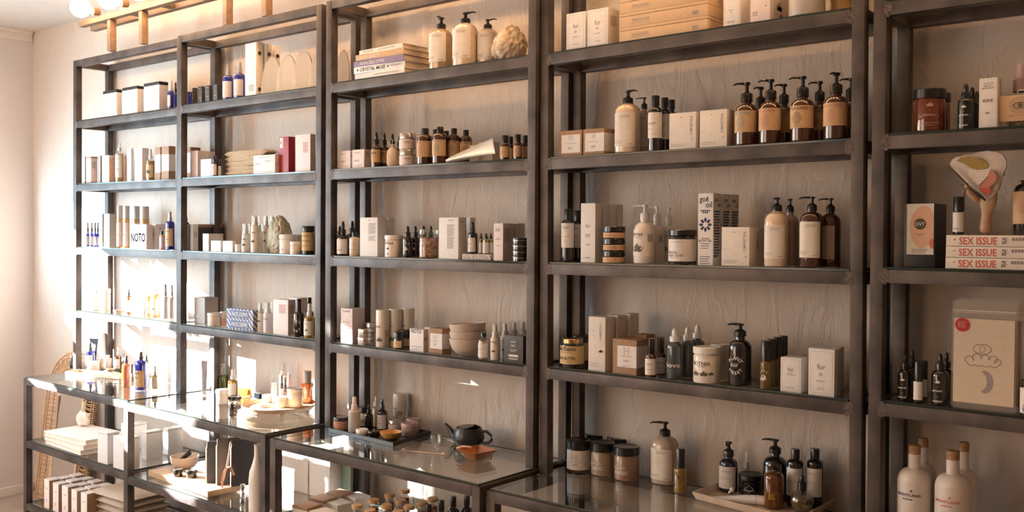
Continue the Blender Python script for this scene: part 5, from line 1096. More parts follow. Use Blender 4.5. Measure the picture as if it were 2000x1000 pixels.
# zip pouches with illustrated card
P, w_, d_, h, an = place_box(5, 4, 1856.5, 1983, 1990, 592, .015, dep=.006)
for i in range(4):
    T = thing('zip_pouch', ['clear zip pouch holding a cream illustrated card with red round sticker, frontmost', 'clear zip pouch of cream card, second in the row behind the sticker pouch', 'clear zip pouch of cream card, third in the row behind the sticker pouch', 'clear zip pouch of cream card, rearmost behind the sticker pouch'][i], 'pouch', P+Vector((.0025*i, .0085*i, 0)), 0, 'clear zip pouches with cream cards')
    T.rotation_euler = (radians(-1.0), 0, 0)
    hh = h*(1+.006*i); bm = BM(); b_ = .007
    pts = []
    for cx_, cz_, a0 in ((w_/2-b_, hh-b_, 0), (-w_/2+b_, hh-b_, 90), (-w_/2+b_, b_, 180), (w_/2-b_, b_, 270)):
        for k in range(5): a = radians(a0+k*22.5); pts.append((cx_+b_*cos(a), cz_+b_*sin(a)))
    f = [bm.verts.new((x, -.0028, z)) for x, z in pts]; k_ = [bm.verts.new((x, .0028, z)) for x, z in pts]; n = len(pts)
    bm.faces.new(f); bm.faces.new(list(reversed(k_)))
    for q in range(n): bm.faces.new((f[q], k_[q], k_[(q+1) % n], f[(q+1) % n]))
    link('pouch_film', bm, veil('pouch_film', (.72, .64, .56), .80, .25), T)
    bm = BM(); box(bm, -w_*.47, w_*.47, -.0016, .0016, h*.055, h*.835); cd = link('card', bm, mat('card_cream', (.80, .66, .51), .6), T, smooth=False)
    bm = BM(); box(bm, -w_*.49, w_*.49, -.0036, -.003, h*.905, h*.912); box(bm, -w_*.49, w_*.49, -.0036, -.003, h*.89, h*.893); link('zip_seal', bm, CPLA, T)
    if i == 0:
        bm = BM(); lathe(bm, [(w_*.115, 0), (w_*.115, .0004), (0, .0004)], 32, M=Matrix.Translation((-w_*.335, -.003, h*.775)) @ Matrix.Rotation(radians(90), 4, 'X')); s_ = link('round_sticker', bm, mat('sticker_red', (.50, .02, .03), .5), T)
        lettering(s_, [('=5', .7, .10, 0, 1.4)], w_*.2, w_*.5, lambda u, v, e: (-w_*.335+u, -.0036, h*.775+v), INKP)
        bm = BM(); pl = lambda x, z: (x*w_, -.0019, z*h)
        for s in (1, -1):                                            # eye, cloud and crescent drawn in fine line
            tube(bm, [pl(-.02+.14*cos(pi*k/12), .56+s*.045*sin(pi*k/12)) for k in range(13)], .0009, 4)
        tube(bm, [pl(-.02+.045*cos(2*pi*k/16), .56+.03*sin(2*pi*k/16)) for k in range(16)], .0006, 4, closed=True)
        cl = []
        for cx_, cz_, r_ in ((-.22, .45, .07), (-.10, .475, .07), (.03, .47, .07), (.15, .465, .07), (.22, .44, .055)):
            cl += [pl(cx_+r_*cos(pi-pi*k/8), cz_+.04*sin(pi*k/8)) for k in range(9)]
        cl += [pl(.2-.42*k/10, .405-.008*sin(k*2.2)) for k in range(11)]
        tube(bm, cl, .0009, 4, closed=True); link('line_drawing', bm, INKG, T)
        bm = BM(); a_ = [pl(.02+.14*cos(t), .26+.105*sin(t)) for t in [radians(100-14*k) for k in range(15)]]; b2 = [pl(-.04+.10*cos(t), .265+.085*sin(t)) for t in [radians(80-12*k) for k in range(15)]]
        va = [bm.verts.new(p) for p in a_]; vb = [bm.verts.new(p) for p in b2]
        for q in range(14): bm.faces.new((va[q], va[q+1], vb[q+1], vb[q]))
        link('crescent_drawing', bm, mat('crescent_grey', (.36, .30, .30), .6), T)
# tall matte bottles
for i, (a, b, t, dd_, q, ik) in enumerate(((1751, 1818, 869, .045, 'left front', INKB), (1775, 1828, 856, .12, 'left rear', None), (1823.6, 1895, 880, .045, 'right front', INKR), (1853, 1908, 863.6, .12, 'right rear', None))):
    bot(5, 'T', a, b, t, dd_, name='olive_oil_bottle', label=f'matte white bottle with cork stopper, {q} of the four', group='matte white bottles with cork stoppers', body=MATTEW, style='cork', cr=.37, nr=.37, sh=.60, nk=.90, rnd=.95,
        lines=[('BRIGHTLAND', .62, .28, 0, .9), ('-', .26, .20), ('#disc', .05, .36, .08)] + ([('=2', .3, -.05, .15), ('=2', .3, -.25)] if ik else []), ink=ik or INK, fa=-5)
# ------------------------------------------------------------------ wooden hand holding a printed eye mask (rightmost frame, on the books)
def skin(name, verts, edges, radii, m, parent, sub=2, root=0):
    me = bpy.data.meshes.new(name); me.from_pydata([Vector(v) for v in verts], edges, []); o = bpy.data.objects.new(name, me); COL.objects.link(o)
    md = o.modifiers.new('skin', 'SKIN'); sv = me.skin_vertices[0].data
    for i, r in enumerate(radii): sv[i].radius = (r, r) if not isinstance(r, tuple) else r
    sv[root].use_root = True
    s = o.modifiers.new('sub', 'SUBSURF'); s.levels = s.render_levels = sub
    bpy.context.view_layer.update(); ev = o.evaluated_get(bpy.context.evaluated_depsgraph_get())
    me2 = bpy.data.meshes.new_from_object(ev); bpy.data.objects.remove(o)
    me2.materials.clear(); me2.materials.append(m); me2.polygons.foreach_set('use_smooth', [True]*len(me2.polygons)); me2.name = name
    o = bpy.data.objects.new(name, me2); COL.objects.link(o); o.parent = parent; return o
hy = UN[5][3]+.055; Hc = Vector((along(1925, Vector((0, hy, zt)), (1, 0, 0)), hy, zt+.0003))
T = thing('mannequin_hand', 'wooden display hand upright on the red-titled books, fingers curled round the eye mask', 'hand model', Hc)
ks = depth(Hc)/FPX                                       # metres per photo pixel here
def hp(px_, py_, y=0): return (-(1925-px_)*ks*1.14, y, (459-py_)*ks)
V = [hp(1925, 459), hp(1925, 440), hp(1926, 418), hp(1928, 402), hp(1928, 385), hp(1929, 366)]
R_ = [.0155, .0138, .0118, (.020, .0095), (.023, .0110), (.020, .0095)]
E_ = [(0, 1), (1, 2), (2, 3), (3, 4), (4, 5)]
bm = BM(); pf = [(1925, 459, 15.0), (1925, 445, 14), (1925, 428, 11.5), (1926, 412, 10.5), (1926, 400, 13)]
skin('hand_body', V, E_, R_, HANDW, T, 2)
def finger(name, pts, rr, yo): 
    v = [hp(a, b, c) for a, b, c in pts]; skin(name, v, [(i, i+1) for i in range(len(v)-1)], rr, HANDW, T, 2)
finger('finger', [(1918, 372, -.002), (1913, 352, -.010), (1911, 336, -.020), (1917, 326, -.027), (1926, 330, -.028)], [.0075, .0070, .0064, .0058, .0045], 0)
finger('finger', [(1926, 368, -.002), (1926, 345, -.012), (1926, 328, -.024), (1934, 320, -.030), (1942, 325, -.030)], [.0075, .0072, .0066, .0058, .0045], 0)
finger('finger', [(1934, 368, 0), (1938, 348, -.008), (1940, 332, -.020), (1947, 326, -.028), (1953, 332, -.029)], [.0072, .0068, .0062, .0056, .0044], 0)
finger('finger', [(1940, 374, .002), (1946, 358, -.004), (1949, 344, -.016), (1953, 340, -.024), (1958, 346, -.026)], [.0066, .0060, .0055, .0050, .0040], 0)
finger('thumb', [(1914, 394, -.002), (1903, 380, -.010), (1898, 366, -.018), (1901, 352, -.026)], [.0095, .0085, .0074, .0058], 0)
T = thing('eye_mask', 'printed silk eye mask with mustard and coral patches, held by the wooden hand', 'eye mask', Hc+Vector((0, -.034, 0)))
def mp(px_, py_, y=0): 
    x, _, z = hp(px_, py_); return Vector((x, y, z))
outline = [(1874, 322), (1877, 314), (1884, 308), (1897, 305), (1910, 303), (1922, 299), (1934, 298), (1948, 302), (1958, 308), (1963, 318), (1963, 330), (1957, 344), (1953, 360), (1949, 372), (1943, 386), (1936, 394), (1930, 396)]
bm = BM(); f = [bm.verts.new(mp(a, b, -.006-.004*sin(i*.9))) for i, (a, b) in enumerate(outline)]; k_ = [bm.verts.new(mp(a, b, .004-.004*sin(i*.9))) for i, (a, b) in enumerate(outline)]
cf = bm.verts.new(mp(1925, 342, -.013)); ck = bm.verts.new(mp(1925, 342, .005)); n = len(outline)
for i in range(n):
    j = (i+1) % n; bm.faces.new((f[i], f[j], cf)); bm.faces.new((k_[j], k_[i], ck)); bm.faces.new((f[j], f[i], k_[i], k_[j]))
silk = mat('silk_cream', (.70, .60, .52), .35, c2=(.62, .50, .42), scale=30)
mk = link('mask_body', bm, silk, T)
def blob(name, pts, m, y=-.0145):
    bm = BM(); a = [bm.verts.new(mp(p, q, y)) for p, q in pts]; b = [bm.verts.new(mp(p, q, y+.0012)) for p, q in pts]; n = len(pts)
    bm.faces.new(a); bm.faces.new(list(reversed(b)))
    for i in range(n): bm.faces.new((a[i], b[i], b[(i+1) % n], a[(i+1) % n]))
    link(name, bm, m, mk)
blob('mustard_patch', [(1886, 316), (1893, 309), (1905, 308), (1917, 311), (1930, 318), (1936, 327), (1932, 333), (1920, 334), (1910, 331), (1900, 322)], mat('mustard_silk', (.36, .24, .05), .4))
blob('dotted_patch', [(1904, 333), (1920, 335), (1932, 334), (1941, 334), (1938, 345), (1930, 355), (1922, 365), (1914, 357), (1907, 345)], mat('pale_silk', (.74, .66, .58), .4), -.0150)
bm = BM()
for i in range(26):
    a, b = 1909+(i % 6)*5+(i//6 % 2)*2.5, 338+(i//6)*5.6
    if abs(a-1923)+abs(b-346) > 19: continue
    lathe(bm, [(.0007, 0), (.0007, .0004), (0, .0004)], 6, M=Matrix.Translation(mp(a, b, -.0151)) @ Matrix.Rotation(radians(90), 4, 'X'))
link('dots', bm, INK, mk)
blob('rose_patch', [(1939, 336), (1946, 338), (1950, 350), (1947, 360), (1940, 367), (1932, 371), (1924, 368), (1930, 358), (1936, 350)], mat('rose_silk', (.52, .20, .15), .4), -.0153)
blob('coral_patch', [(1922, 368), (1930, 371), (1939, 368), (1941, 376), (1938, 383), (1931, 380), (1925, 374)], mat('coral_silk', (.60, .08, .06), .4), -.0156)
bm = BM(); tube(bm, [mp(1874, 324, -.020), mp(1893, 346, -.022), (mp(1912, 370, -.022)), mp(1925, 384, -.021), mp(1934, 394, -.019)], [.0022, .0032, .0045, .0062, .0035], 10, flat=.6); link('black_band', bm, BLACKP, T)
bm = BM(); tube(bm, [mp(1874, 322, -.023), mp(1893, 344, -.0255), mp(1912, 367, -.027)], .0007, 5); link('band_piping', bm, GOLD, T)
bm = BM(); tube(bm, [mp(1912, 366, -.026), mp(1904, 372, -.027), mp(1900, 390, -.022), mp(1891, 414, -.018)], .0011, 6); tube(bm, [mp(1903, 371, -.027), mp(1895, 364, -.024), mp(1908, 360, -.026)], .0009, 6); link('strap', bm, BLACKP, T)

# ================================================================== counter 1
PB = lambda u, l, a, b, t, pb, **k: bot(u, l, a, b, t, pb=pb, **k)
def plank_tray(u, l, corners, t_py, label, m, name='wooden_tray', rim=.008, th=.004, cat='tray', z=None, flare=0):
    """corners: four photo points of the tray's outer foot on the surface; t_py: rim height in metres"""
    zz = z if z is not None else zs(u, l, UN[u][0]+.5); P = [onz(*q_, zz) if len(q_) == 2 else Vector((q_[0], q_[1], zz)) for q_ in corners]; c = sum(P, Vector())/4
    if z is None: zz = zs(u, l, c.x)
    T = thing(name, label, cat, (c.x, c.y, zz)); Q = [p-c for p in P]
    for q in Q: q.z = 0
    def ring(bm, k, z_): return [bm.verts.new((q.x*k, q.y*k, z_)) for q in Q]
    L = max(q.length for q in Q); i1 = 1-rim/L*1.4
    bm = BM(); r = [ring(bm, 1-flare*.9, 0), ring(bm, 1, t_py), ring(bm, i1, t_py), ring(bm, i1-flare*.9, th)]
    bm.faces.new(list(reversed(r[0])))
    for a, b in zip(r, r[1:]):
        for i in range(4): bm.faces.new((a[i], a[(i+1) % 4], b[(i+1) % 4], b[i]))
    bm.faces.new(r[-1]); bmesh.ops.bevel(bm, geom=list(bm.edges), offset=.0012, segments=2, affect='EDGES'); link('tray_body', bm, m, T); return T, zz+th+.0003, c
tA, tB = onz(127, 731, zs(1, 'T', -3.3)), onz(232, 742, zs(1, 'T', -2.8)); tN = Vector((-(tB.y-tA.y), tB.x-tA.x, 0)).normalized()*.085
T, z1, c = plank_tray(1, 'T', tuple((q_.x, q_.y, 0) for q_ in (tA, tB, tB+tN, tA+tN)), .016, 'shallow pale wooden tray holding sample bottles on the far left counter', PALE)
K1 = dict(u=1, l='T', z=z1)
PB(a=136, b=149, t=692, pb=719.5, label='small black dropper bottle at the left end of the pale wooden tray', name='dropper_bottle', body=BLACKG, style='drop', capm=BLACKP, cr=.6, sh=.6, nk=.7, lab=(.2, .55, CHARC), **K1)
PB(a=149, b=167, t=679, pb=722.5, label='white-labelled bottle with olive dropper on the pale wooden tray', name='dropper_bottle', body=OLIVEL, style='drop', capm=OLIVEL, cr=.4, sh=.5, nk=.62, lab=(.02, .50, WLAB), **K1)
PB(a=167, b=186, t=668.7, pb=718, label='blue dropper bottle with white label on the pale wooden tray', name='dropper_bottle', body=COBALT, style='drop', capm=CHARC, cr=.4, sh=.55, nk=.66, lab=(.04, .50, WLAB), **K1)
P, r, h = place_cyl(1, 'T', 147, 161, 649, pb=712, z=z1); T = thing('white_tube', 'tall white cylinder at the back left of the pale wooden tray', 'tube', P); bm = BM(); lathe(bm, [(r, 0), (r, h*.96), (r*.9, h), (0, h)], 20); link('tube_body', bm, WPLA, T)
P, r, h = place_cyl(1, 'T', 195, 209, 650, pb=718, z=z1); T = thing('white_tube', 'tall white cylinder at the back right of the pale wooden tray', 'tube', P); bm = BM(); lathe(bm, [(r, 0), (r, h*.96), (r*.9, h), (0, h)], 20); link('tube_body', bm, WPLA, T)
def cap_tube(u, l, a, b, t, pb, label, m, capm, z=None, fa=20, lines=None, ink=INKW, k=.42):
    P, r, h = place_cyl(u, l, a, b, t, pb=pb, z=z); T = thing('squeeze_tube', label, 'tube', P, radians(fa)); bm = BM(); rings = []; n = 12; c0 = h*.12
    for i in range(n+1):
        q = i/n; wd = r*(k+(1-k)*q**.8); dp = r*k*(1-q)+.0007; rings.append([bm.verts.new((wd*cos(2*pi*j/18), dp*sin(2*pi*j/18), c0+(h-c0)*q)) for j in range(18)])
    for x, y in zip(rings, rings[1:]):
        for j in range(18): bm.faces.new((x[j], x[(j+1) % 18], y[(j+1) % 18], y[j]))
    bm.faces.new(list(reversed(rings[0]))); bm.faces.new(rings[-1]); B0 = link('tube_body', bm, m, T)
    bm = BM(); lathe(bm, [(r*k*.98, 0), (r*k*.98, c0), (0, c0)], 18); link('cap', bm, capm, T)
    if lines: lettering(B0, lines, r*1.6, h*.8, plane_map(-r*k*.9, h*.5), ink)
cap_tube(1, 'T', 171, 196, 661, 717, 'dark blue-black squeeze tube standing on its cap on the pale wooden tray', SLATE, BLACKP, z=z1, k=.2)
jr(a=0, **{}) if False else jr(1, 'T', 170, 194.5, 706, pb=725, z=z1, label='white jar with grooved lid in the middle of the pale wooden tray', lf=.62, lab=(.08, .55, PINKW))
PB(a=195, b=201.5, t=697, pb=723, label='slim brown striped vial right of the grooved-lid jar on the wooden tray', name='vial', body=AMBERL, style='screw', capm=WPLA, cr=.9, sh=.8, nk=.84, lab=(.1, .8, TANL), **K1)
PB(a=222, b=238, t=678, pb=722, label='amber dropper bottle with wide white label at the right end of the wooden tray', name='dropper_bottle', body=AMBERL, style='drop', capm=SILV, cr=.3, sh=.5, nk=.62, lab=(.04, .48, WLAB), **K1)
PB(a=203, b=219, t=694, pb=720, label='white bottle right of the slim striped vial on the wooden tray', body=WPLA, style='screw', capm=WPLA, cr=.5, sh=.75, nk=.82, **K1)
P, r, h = place_cyl(1, 'T', 207, 222, 719.5, pb=727, z=z1); T = thing('low_tin', 'low tan tin at the front right of the pale wooden tray', 'tin', P); jar(T, r, h, .6, KRAFT, TANL)
PB(1, 'T', 237.6, 256, 694.6, 756.5, label='translucent orange spray bottle standing on the far left glass counter', name='spray_bottle', body=ORANGE, style='spray', capm=CHARC, cr=.42, sh=.66, nk=.76)
PB(1, 'T', 263, 287.5, 687, 762.5, label='large cobalt bottle with tan label standing on the far left glass counter', name='spray_bottle', body=COBALT, style='spray', capm=CHARC, cr=.40, sh=.66, nk=.80, lab=(.08, .52, TANL), lines=[('VERDE', .6, .34, -.1), ('=3', .5, .1, -.1), ('-', .2, -.3)], ink=INKO)
PB(1, 'T', 281, 291, 692.5, 753, label='clear vial with brown dropper behind the large cobalt bottle', name='dropper_bottle', body=CLEARG, style='drop', capm=CHARC, cr=.6, sh=.6, nk=.72, lab=(.05, .5, WLAB))
bx(1, 'T', 253, 258, 261, 712, pb=728, m=CHARC, label='small dark card between the orange and cobalt bottles', dep=.006, flap=False)
PB(1, 'T', 296.5, 308.5, 714, 760, label='small cream spray bottle right of the large cobalt bottle', name='spray_bottle', body=OILY, style='spray', capm=GREYC, cr=.5, sh=.52, nk=.60, lab=(.06, .5, CREAM), lines=[('#ring', .4, 0), ('=1', .4, .3, 0, 2)], ink=INKO)
PB(1, 'T', 304, 312, 689, 738, label='slim white spray bottle behind the small cream spray', name='spray_bottle', body=WPLA, style='spray', capm=WPLA, cr=.6, sh=.56, nk=.62)

# middle shelf of counter 1
def book_flat(P, w_, d_, t, rz, label, m): 
    T = thing('book', label, 'book', P, rz, 'large white books'); bm = BM(); box(bm, -w_/2, w_/2, -d_/2, d_/2, 0, .003, .0006); box(bm, -w_/2, w_/2, -d_/2, d_/2, t-.003, t, .0006); box(bm, -w_/2-.0005, -w_/2+.003, -d_/2, d_/2, .0003, t-.0003, .001); link('cover', bm, m, T)
    bm = BM(); box(bm, -w_/2+.0032, w_/2-.004, -d_/2+.004, d_/2-.004, .0031, t-.0031); link('page_block', bm, PAPER, T, smooth=False)
zM = zs(1, 'M', -3.2); A = onz(78, 868, zM); Bp = onz(140, 893, zM)
wB = (Bp-A).length
for i in range(3):
    book_flat(Vector((A.x+wB/2+.004*i, A.y+.13, zM+.0003+i*.0225)), wB*(1-.04*(i == 2)), .22, .022, radians(-2+3*i), f'large white book, {["bottom", "middle", "top"][i]} of the three under the quartz rock', [WHITE, CREAM, WHITE][i])
rock(1, 'M', 138, 187, 801, None, 'chunk of pale rose quartz lying on the large white books', ROCKW, name='quartz', seed=8, facet=2, pb=836, z=zM+.0685, thick=.7, cat='crystal')
P, r, h = place_cyl(1, 'M', 147, 190, 853, pb=884)
for i in range(7):
    T = thing('coaster', f'round grey coaster, number {i+1} up from the bottom of the stack beside the white books', 'coaster', P+Vector((.0015*((i*5) % 3-1), 0, i*h*.135)), i*.4, 'stacked grey coasters')
    bm = BM(); lathe(bm, [(r*.97, 0), (r, .001), (r, h*.10), (r*.95, h*.115), (0, h*.115)], 26); link('coaster_body', bm, STONE if i % 2 else GREYC, T)
def tin(a, b, c, t, pb, label):
    P, w_, d_, h, an = place_box(1, 'M', a, b, c, t, None, 0, pb)
    T = thing('storage_tin', label, 'tin', P, 0, 'white square storage tins'); bm = BM(); box(bm, -w_/2, w_/2, -d_/2, d_/2, 0, h*.93, .004); link('tin_body', bm, TINW, T)
    bm = BM(); box(bm, -w_/2-.001, w_/2+.001, -d_/2-.001, d_/2+.001, h*.932, h, .004); link('lid', bm, TINW, T)
tin(190.5, 210, 234, 846, 902, 'white square tin, nearest left of the group behind the counter post'); tin(221, 243, 273, 856, 913, 'white square tin straddling the post between the two left counters')
tin(276, 286, 317, 844, 895, 'white square tin seen through the second counter, before the wooden bowl'); tin(318, 328, 357, 838, 886, 'white square tin farthest right, behind the wooden bowl'); tin(236, 250, 287, 830, 876, 'white square tin at the back, behind the one straddling the post')
# bottom shelf of counter 1
zB = zs(1, 'B', -3.0)
def small_row():
    A = onz(88, 988, zB+0); B0 = onz(159, 1012, zB)
    pa = onz(86, 990, zB)
    h = zat(935, pa)-zB
    x0 = pa.x; y0 = pa.y; X4 = along(158, Vector((0, y0, zB)), (1, 0, 0)); st = (X4-x0)/4; w_ = st*.62; d_ = .052
    nm = ['leftmost', 'second', 'third', 'fourth', 'rightmost']
    for r in range(3):
        for i in range(5):
            T = thing('gift_carton', f'small white carton with kraft side, {nm[i]} in the {["front", "middle", "back"][r]} row under the white books', 'box', (x0+w_/2+i*st+.003*r, y0+d_/2+r*(d_+.008), zB), radians(2*((i*7+r*3) % 3-1)), 'rows of small white cartons')
            hh = h*(1-.02*((i+r) % 2)); bm = BM(); box(bm, -w_/2, w_/2-.001, -d_/2, d_/2, 0, hh, .001); B1 = link('carton_body', bm, PINKW, T)
            bm = BM(); box(bm, w_/2-.0009, w_/2, -d_/2+.001, d_/2-.001, .001, hh-.002); link('side_panel', bm, KRAFT, T, smooth=False)
            lettering(B1, [('=1', .5, .2, 0, 1.5), ('=3', .3, -.2, 0, 1.2)], w_, hh, plane_map(-d_/2, hh/2), INKG)
small_row()
Pc = onz(255, 953, zB+.150)
for i in range(5):
    cloth('folded_towel', f'oatmeal folded towel, {["bottom", "second from bottom", "middle", "second from top", "top"][i]} of the stack at the right of the bottom shelf', Vector((min(Pc.x, -2.62), min(Pc.y, .03), zB+.0003+i*.030)), .30, .24, .0298, radians(-2+i*1.2), LINEN, 'folded oatmeal towels', seed=i+40, cat='towel')
# rattan framed mirror leaning on the wall left of the frames
yT, yB_, zT_, zBm = .200, .095, .875, .02
T = thing('rattan_mirror', 'arched floor mirror with rattan rung border leaning on the wall at the far left', 'mirror', (-3.728, 0, 0))
hw = .290
def lean(x, s): return Vector((x, yB_+(yT-yB_)*s/zT_-.012, zBm+s))
zc = zT_-.27
def arch(off, n=14):
    R = hw-off; p = [(-R, .02+off*.3), (-R, zc)]; p += [(-R*cos(pi*k/n), zc+(R*.92)*sin(pi*k/n)) for k in range(1, n)]; return p + [(R, zc), (R, .02+off*.3)]
bm = BM(); pts = [lean(x, s) for x, s in arch(.165)]; pf = [bm.verts.new(p+Vector((0, -.004, 0))) for p in pts]; pk = [bm.verts.new(p+Vector((0, .004, 0))) for p in pts]
bm.faces.new(pf); bm.faces.new(list(reversed(pk)))
for i in range(len(pf)): j = (i+1) % len(pf); bm.faces.new((pf[i], pk[i], pk[j], pf[j]))
link('mirror_glass', bm, MIRR, T, smooth=False)
bm = BM(); tube(bm, [lean(x, s) for x, s in arch(.150)], .014, 8, closed=True); link('wooden_frame', bm, PALE, T)
bm = BM(); base = arch(.075); cv = []
for a, b in zip(base, base[1:]):
    n = max(1, int(math.dist(a, b)/.0225))
    for k in range(n): cv.append(((a[0]+(b[0]-a[0])*k/n, a[1]+(b[1]-a[1])*k/n), (b[0]-a[0], b[1]-a[1])))
for i, ((x, s), (dx, ds)) in enumerate(cv):
    L = math.hypot(dx, ds); nx, ns = -ds/L, dx/L
    for lo in (0, 1):
        t0 = .005*(1 if lo else -1); tx, ts = dx/L*t0, ds/L*t0; w0 = .055+.012*((i*3+lo) % 4)/3
        tube(bm, [lean(x+nx*w0*q+tx, s+ns*w0*q+ts)+Vector((0, -.010*(1-q*q)*(1.6 if lo else .4), 0)) for q in (-1, -.6, -.2, .2, .6, 1)], .0026, 5)
for off in (.02, .045, .105): tube(bm, [lean(x, s)+Vector((0, -.012, 0)) for x, s in arch(off)], .0038, 6)
link('rattan_rungs', bm, RATTAN, T)

# ================================================================== counter 2
cap_tube(2, 'T', 391.5, 407, 704.5, 771, 'pale pink and blue squeeze tube standing on its cap on the second counter', mat('blue_grey_tube', (.38, .36, .44), .35), WPLA, lines=[('|FACE CREAM', .7, .38, 0, .5)], k=.55)
PB(2, 'T', 424, 444.5, 712, 762, label='green glass bottle with tall grey cap on the second counter', body=GREENG, style='screw', capm=GREYC, cr=.48, sh=.48, nk=.60)
PB(2, 'T', 445, 465, 721, 777, label='golden spray bottle with white cap before the honey glass tumbler', name='spray_bottle', body=OILY, style='spray', capm=WPLA, cr=.55, sh=.55, nk=.64, lab=(.1, .5, CREAM))
jr(2, 'T', 421.5, 445.5, 760, pb=790, label='white jar with flat lid before the green bottle', lf=.72, lines=[('Botnia', .35, -.05, -.3)], ink=INKG, body=CPLA)
P, r, h = place_cyl(2, 'T', 465, 491, 757, pb=777); T = thing('glass_tumbler', 'small honey-tinted glass tumbler beside the golden spray', 'glass', P); bm = BM(); lathe(bm, [(r*.8, 0), (r*.92, .002), (r, h), (r*.94, h), (r*.86, .005), (0, .004)], 26); link('tumbler_body', bm, glassy('amber_tumbler', (.95, .72, .5), k=1.8), T)
jr(2, 'T', 445.5, 471, 774, pb=788, label='low jar with black lid behind the tiny black jar on the second counter', body=CLEARG, fill=(.8, CREAML), lid=BLACKP, lf=.5)
jr(2, 'T', 446, 462.5, 784.5, pb=801.5, label='tiny black jar with silver lid nearest the front of the second counter', body=BLACKG, lid=SILV, lf=.75)
# oval board on feet
z2 = zs(2, 'T', -1.9); C0 = onz(546, 806, z2+.022); 
T = thing('oval_board', 'round wooden board raised on feet, crowded with samples, on the second counter', 'board', (C0.x, C0.y, z2)); Lp = onz(466, 788, z2+.030); Rr_ = .128
C0 = onz(546, 789, z2+.034); C0.z = z2; Rr_ = 79*depth(C0)/FPX*cos(math.atan(.454)); T.location = C0
bm = BM(); lathe(bm, [(Rr_*.80, .016), (Rr_*.90, .018), (Rr_*1.0, .034), (Rr_*.985, .036), (Rr_*.90, .026), (0, .025)], 48); link('board_body', bm, OAK, T)
for a in (35, 145, 215, 325):
    bm = BM(); box(bm, -.009, .009, -.009, .009, 0, .017, .001, M=Matrix.Translation((Rr_*.6*cos(radians(a)), Rr_*.6*sin(radians(a)), 0))); link('foot', bm, PALE, T)
zb2 = z2+.0263; K2 = dict(u=2, l='T', z=zb2)
def shell(px_, py_, w_, label, rz, seed):
    P = onz(px_, py_, zb2); o = thing('seashell', label, 'seashell', P, rz, 'shells on the oval board'); bm = BM(); n = 18
    top = []; c = bm.verts.new((-w_*.5, 0, .001)); 
    for i in range(n+1):
        a = radians(-62+124*i/n); q = 1+.04*((i % 2)*2-1); top.append([bm.verts.new((-w_*.5+w_*q*t*cos(a), w_*q*t*sin(a)*.8, .0015+w_*.30*sin(pi*min(1, t*1.02))**.8+.0008*(i % 2))) for t in (.3, .6, .85, 1)])
    bot_ = [bm.verts.new((v[-1].co.x, v[-1].co.y, .0003)) for v in top]
    for i in range(n):
        bm.faces.new((c, top[i][0], top[i+1][0]))
        for k in range(3): bm.faces.new((top[i][k], top[i][k+1], top[i+1][k+1], top[i+1][k]))
        bm.faces.new((top[i][3], bot_[i], bot_[i+1], top[i+1][3]))
    bm.faces.new([c]+list(reversed(bot_))); link('shell_body', bm, SHELLM, o)
shell(497, 784, .034, 'small scallop shell at the left of the oval board', .3, 1); shell(517, 795, .040, 'larger scallop shell at the front of the oval board', -.2, 2)
jr(2, 'T', 512, 530, 770.5, pb=787, z=zb2, label='small cream jar behind the shells on the oval board', body=CPLA, lf=.7)
PB(a=530, b=541, t=748, pb=787, label='slim white tube standing left of the cream jars on the oval board', body=WPLA, style='screw', capm=WPLA, cr=.9, sh=.7, nk=.72, **K2)
jr(2, 'T', 537, 560.5, 774.5, pb=797, z=zb2, label='cream jar with flat lid, left of the taller one on the oval board', body=CPLA, lf=.78)
jr(2, 'T', 560.5, 592, 757.5, pb=796.5, z=zb2, label='tall cream jar with flat lid, largest on the oval board', body=CPLA, lf=.80)
PB(a=544.5, b=561, t=708, pb=776, label='tall cream bottle with clear overcap at the back of the oval board', name='mist_bottle', body=CPLA, style='over', capm=WPLA, cr=.9, sh=.62, nk=.66, **K2)
PB(a=546, b=554.5, t=732, pb=781, label='slim vial with black dropper, left of the two on the oval board', name='dropper_bottle', body=CLEARG, style='drop', capm=BLACKP, cr=.7, sh=.38, nk=.45, **K2)
PB(a=553, b=561, t=736, pb=783, label='slim vial with black dropper, right of the two on the oval board', name='dropper_bottle', body=AMBER, style='drop', capm=BLACKP, cr=.7, sh=.38, nk=.45, **K2)
PB(a=559.5, b=569.5, t=730.6, pb=778, label='rose capped bottle behind the tall cream jar on the oval board', body=CLEARG, style='spray', capm=PINKP, cr=.8, sh=.4, nk=.5, **K2)
PB(a=570, b=582, t=728, pb=772, label='clear perfume bottle left of the amber square perfume', body=CLEARG, style='over', capm=WPLA, cr=.7, sh=.6, nk=.66, **K2)
PB(a=590.5, b=610, t=724.7, pb=788, label='square amber perfume bottle with grey block cap on the oval board', name='perfume_bottle', body=ORANGE, style='screw', capm=GREYC, cr=.82, nr=.5, sh=.60, nk=.63, sq=8, rnd=.2, u=2, l='T', z=zb2, fa=25)
bx(2, 'T', 496, 506, 511, 768, pb=781, m=BLACKC, label='small black box with white top behind the oval board', lid=(.1, WHITE))

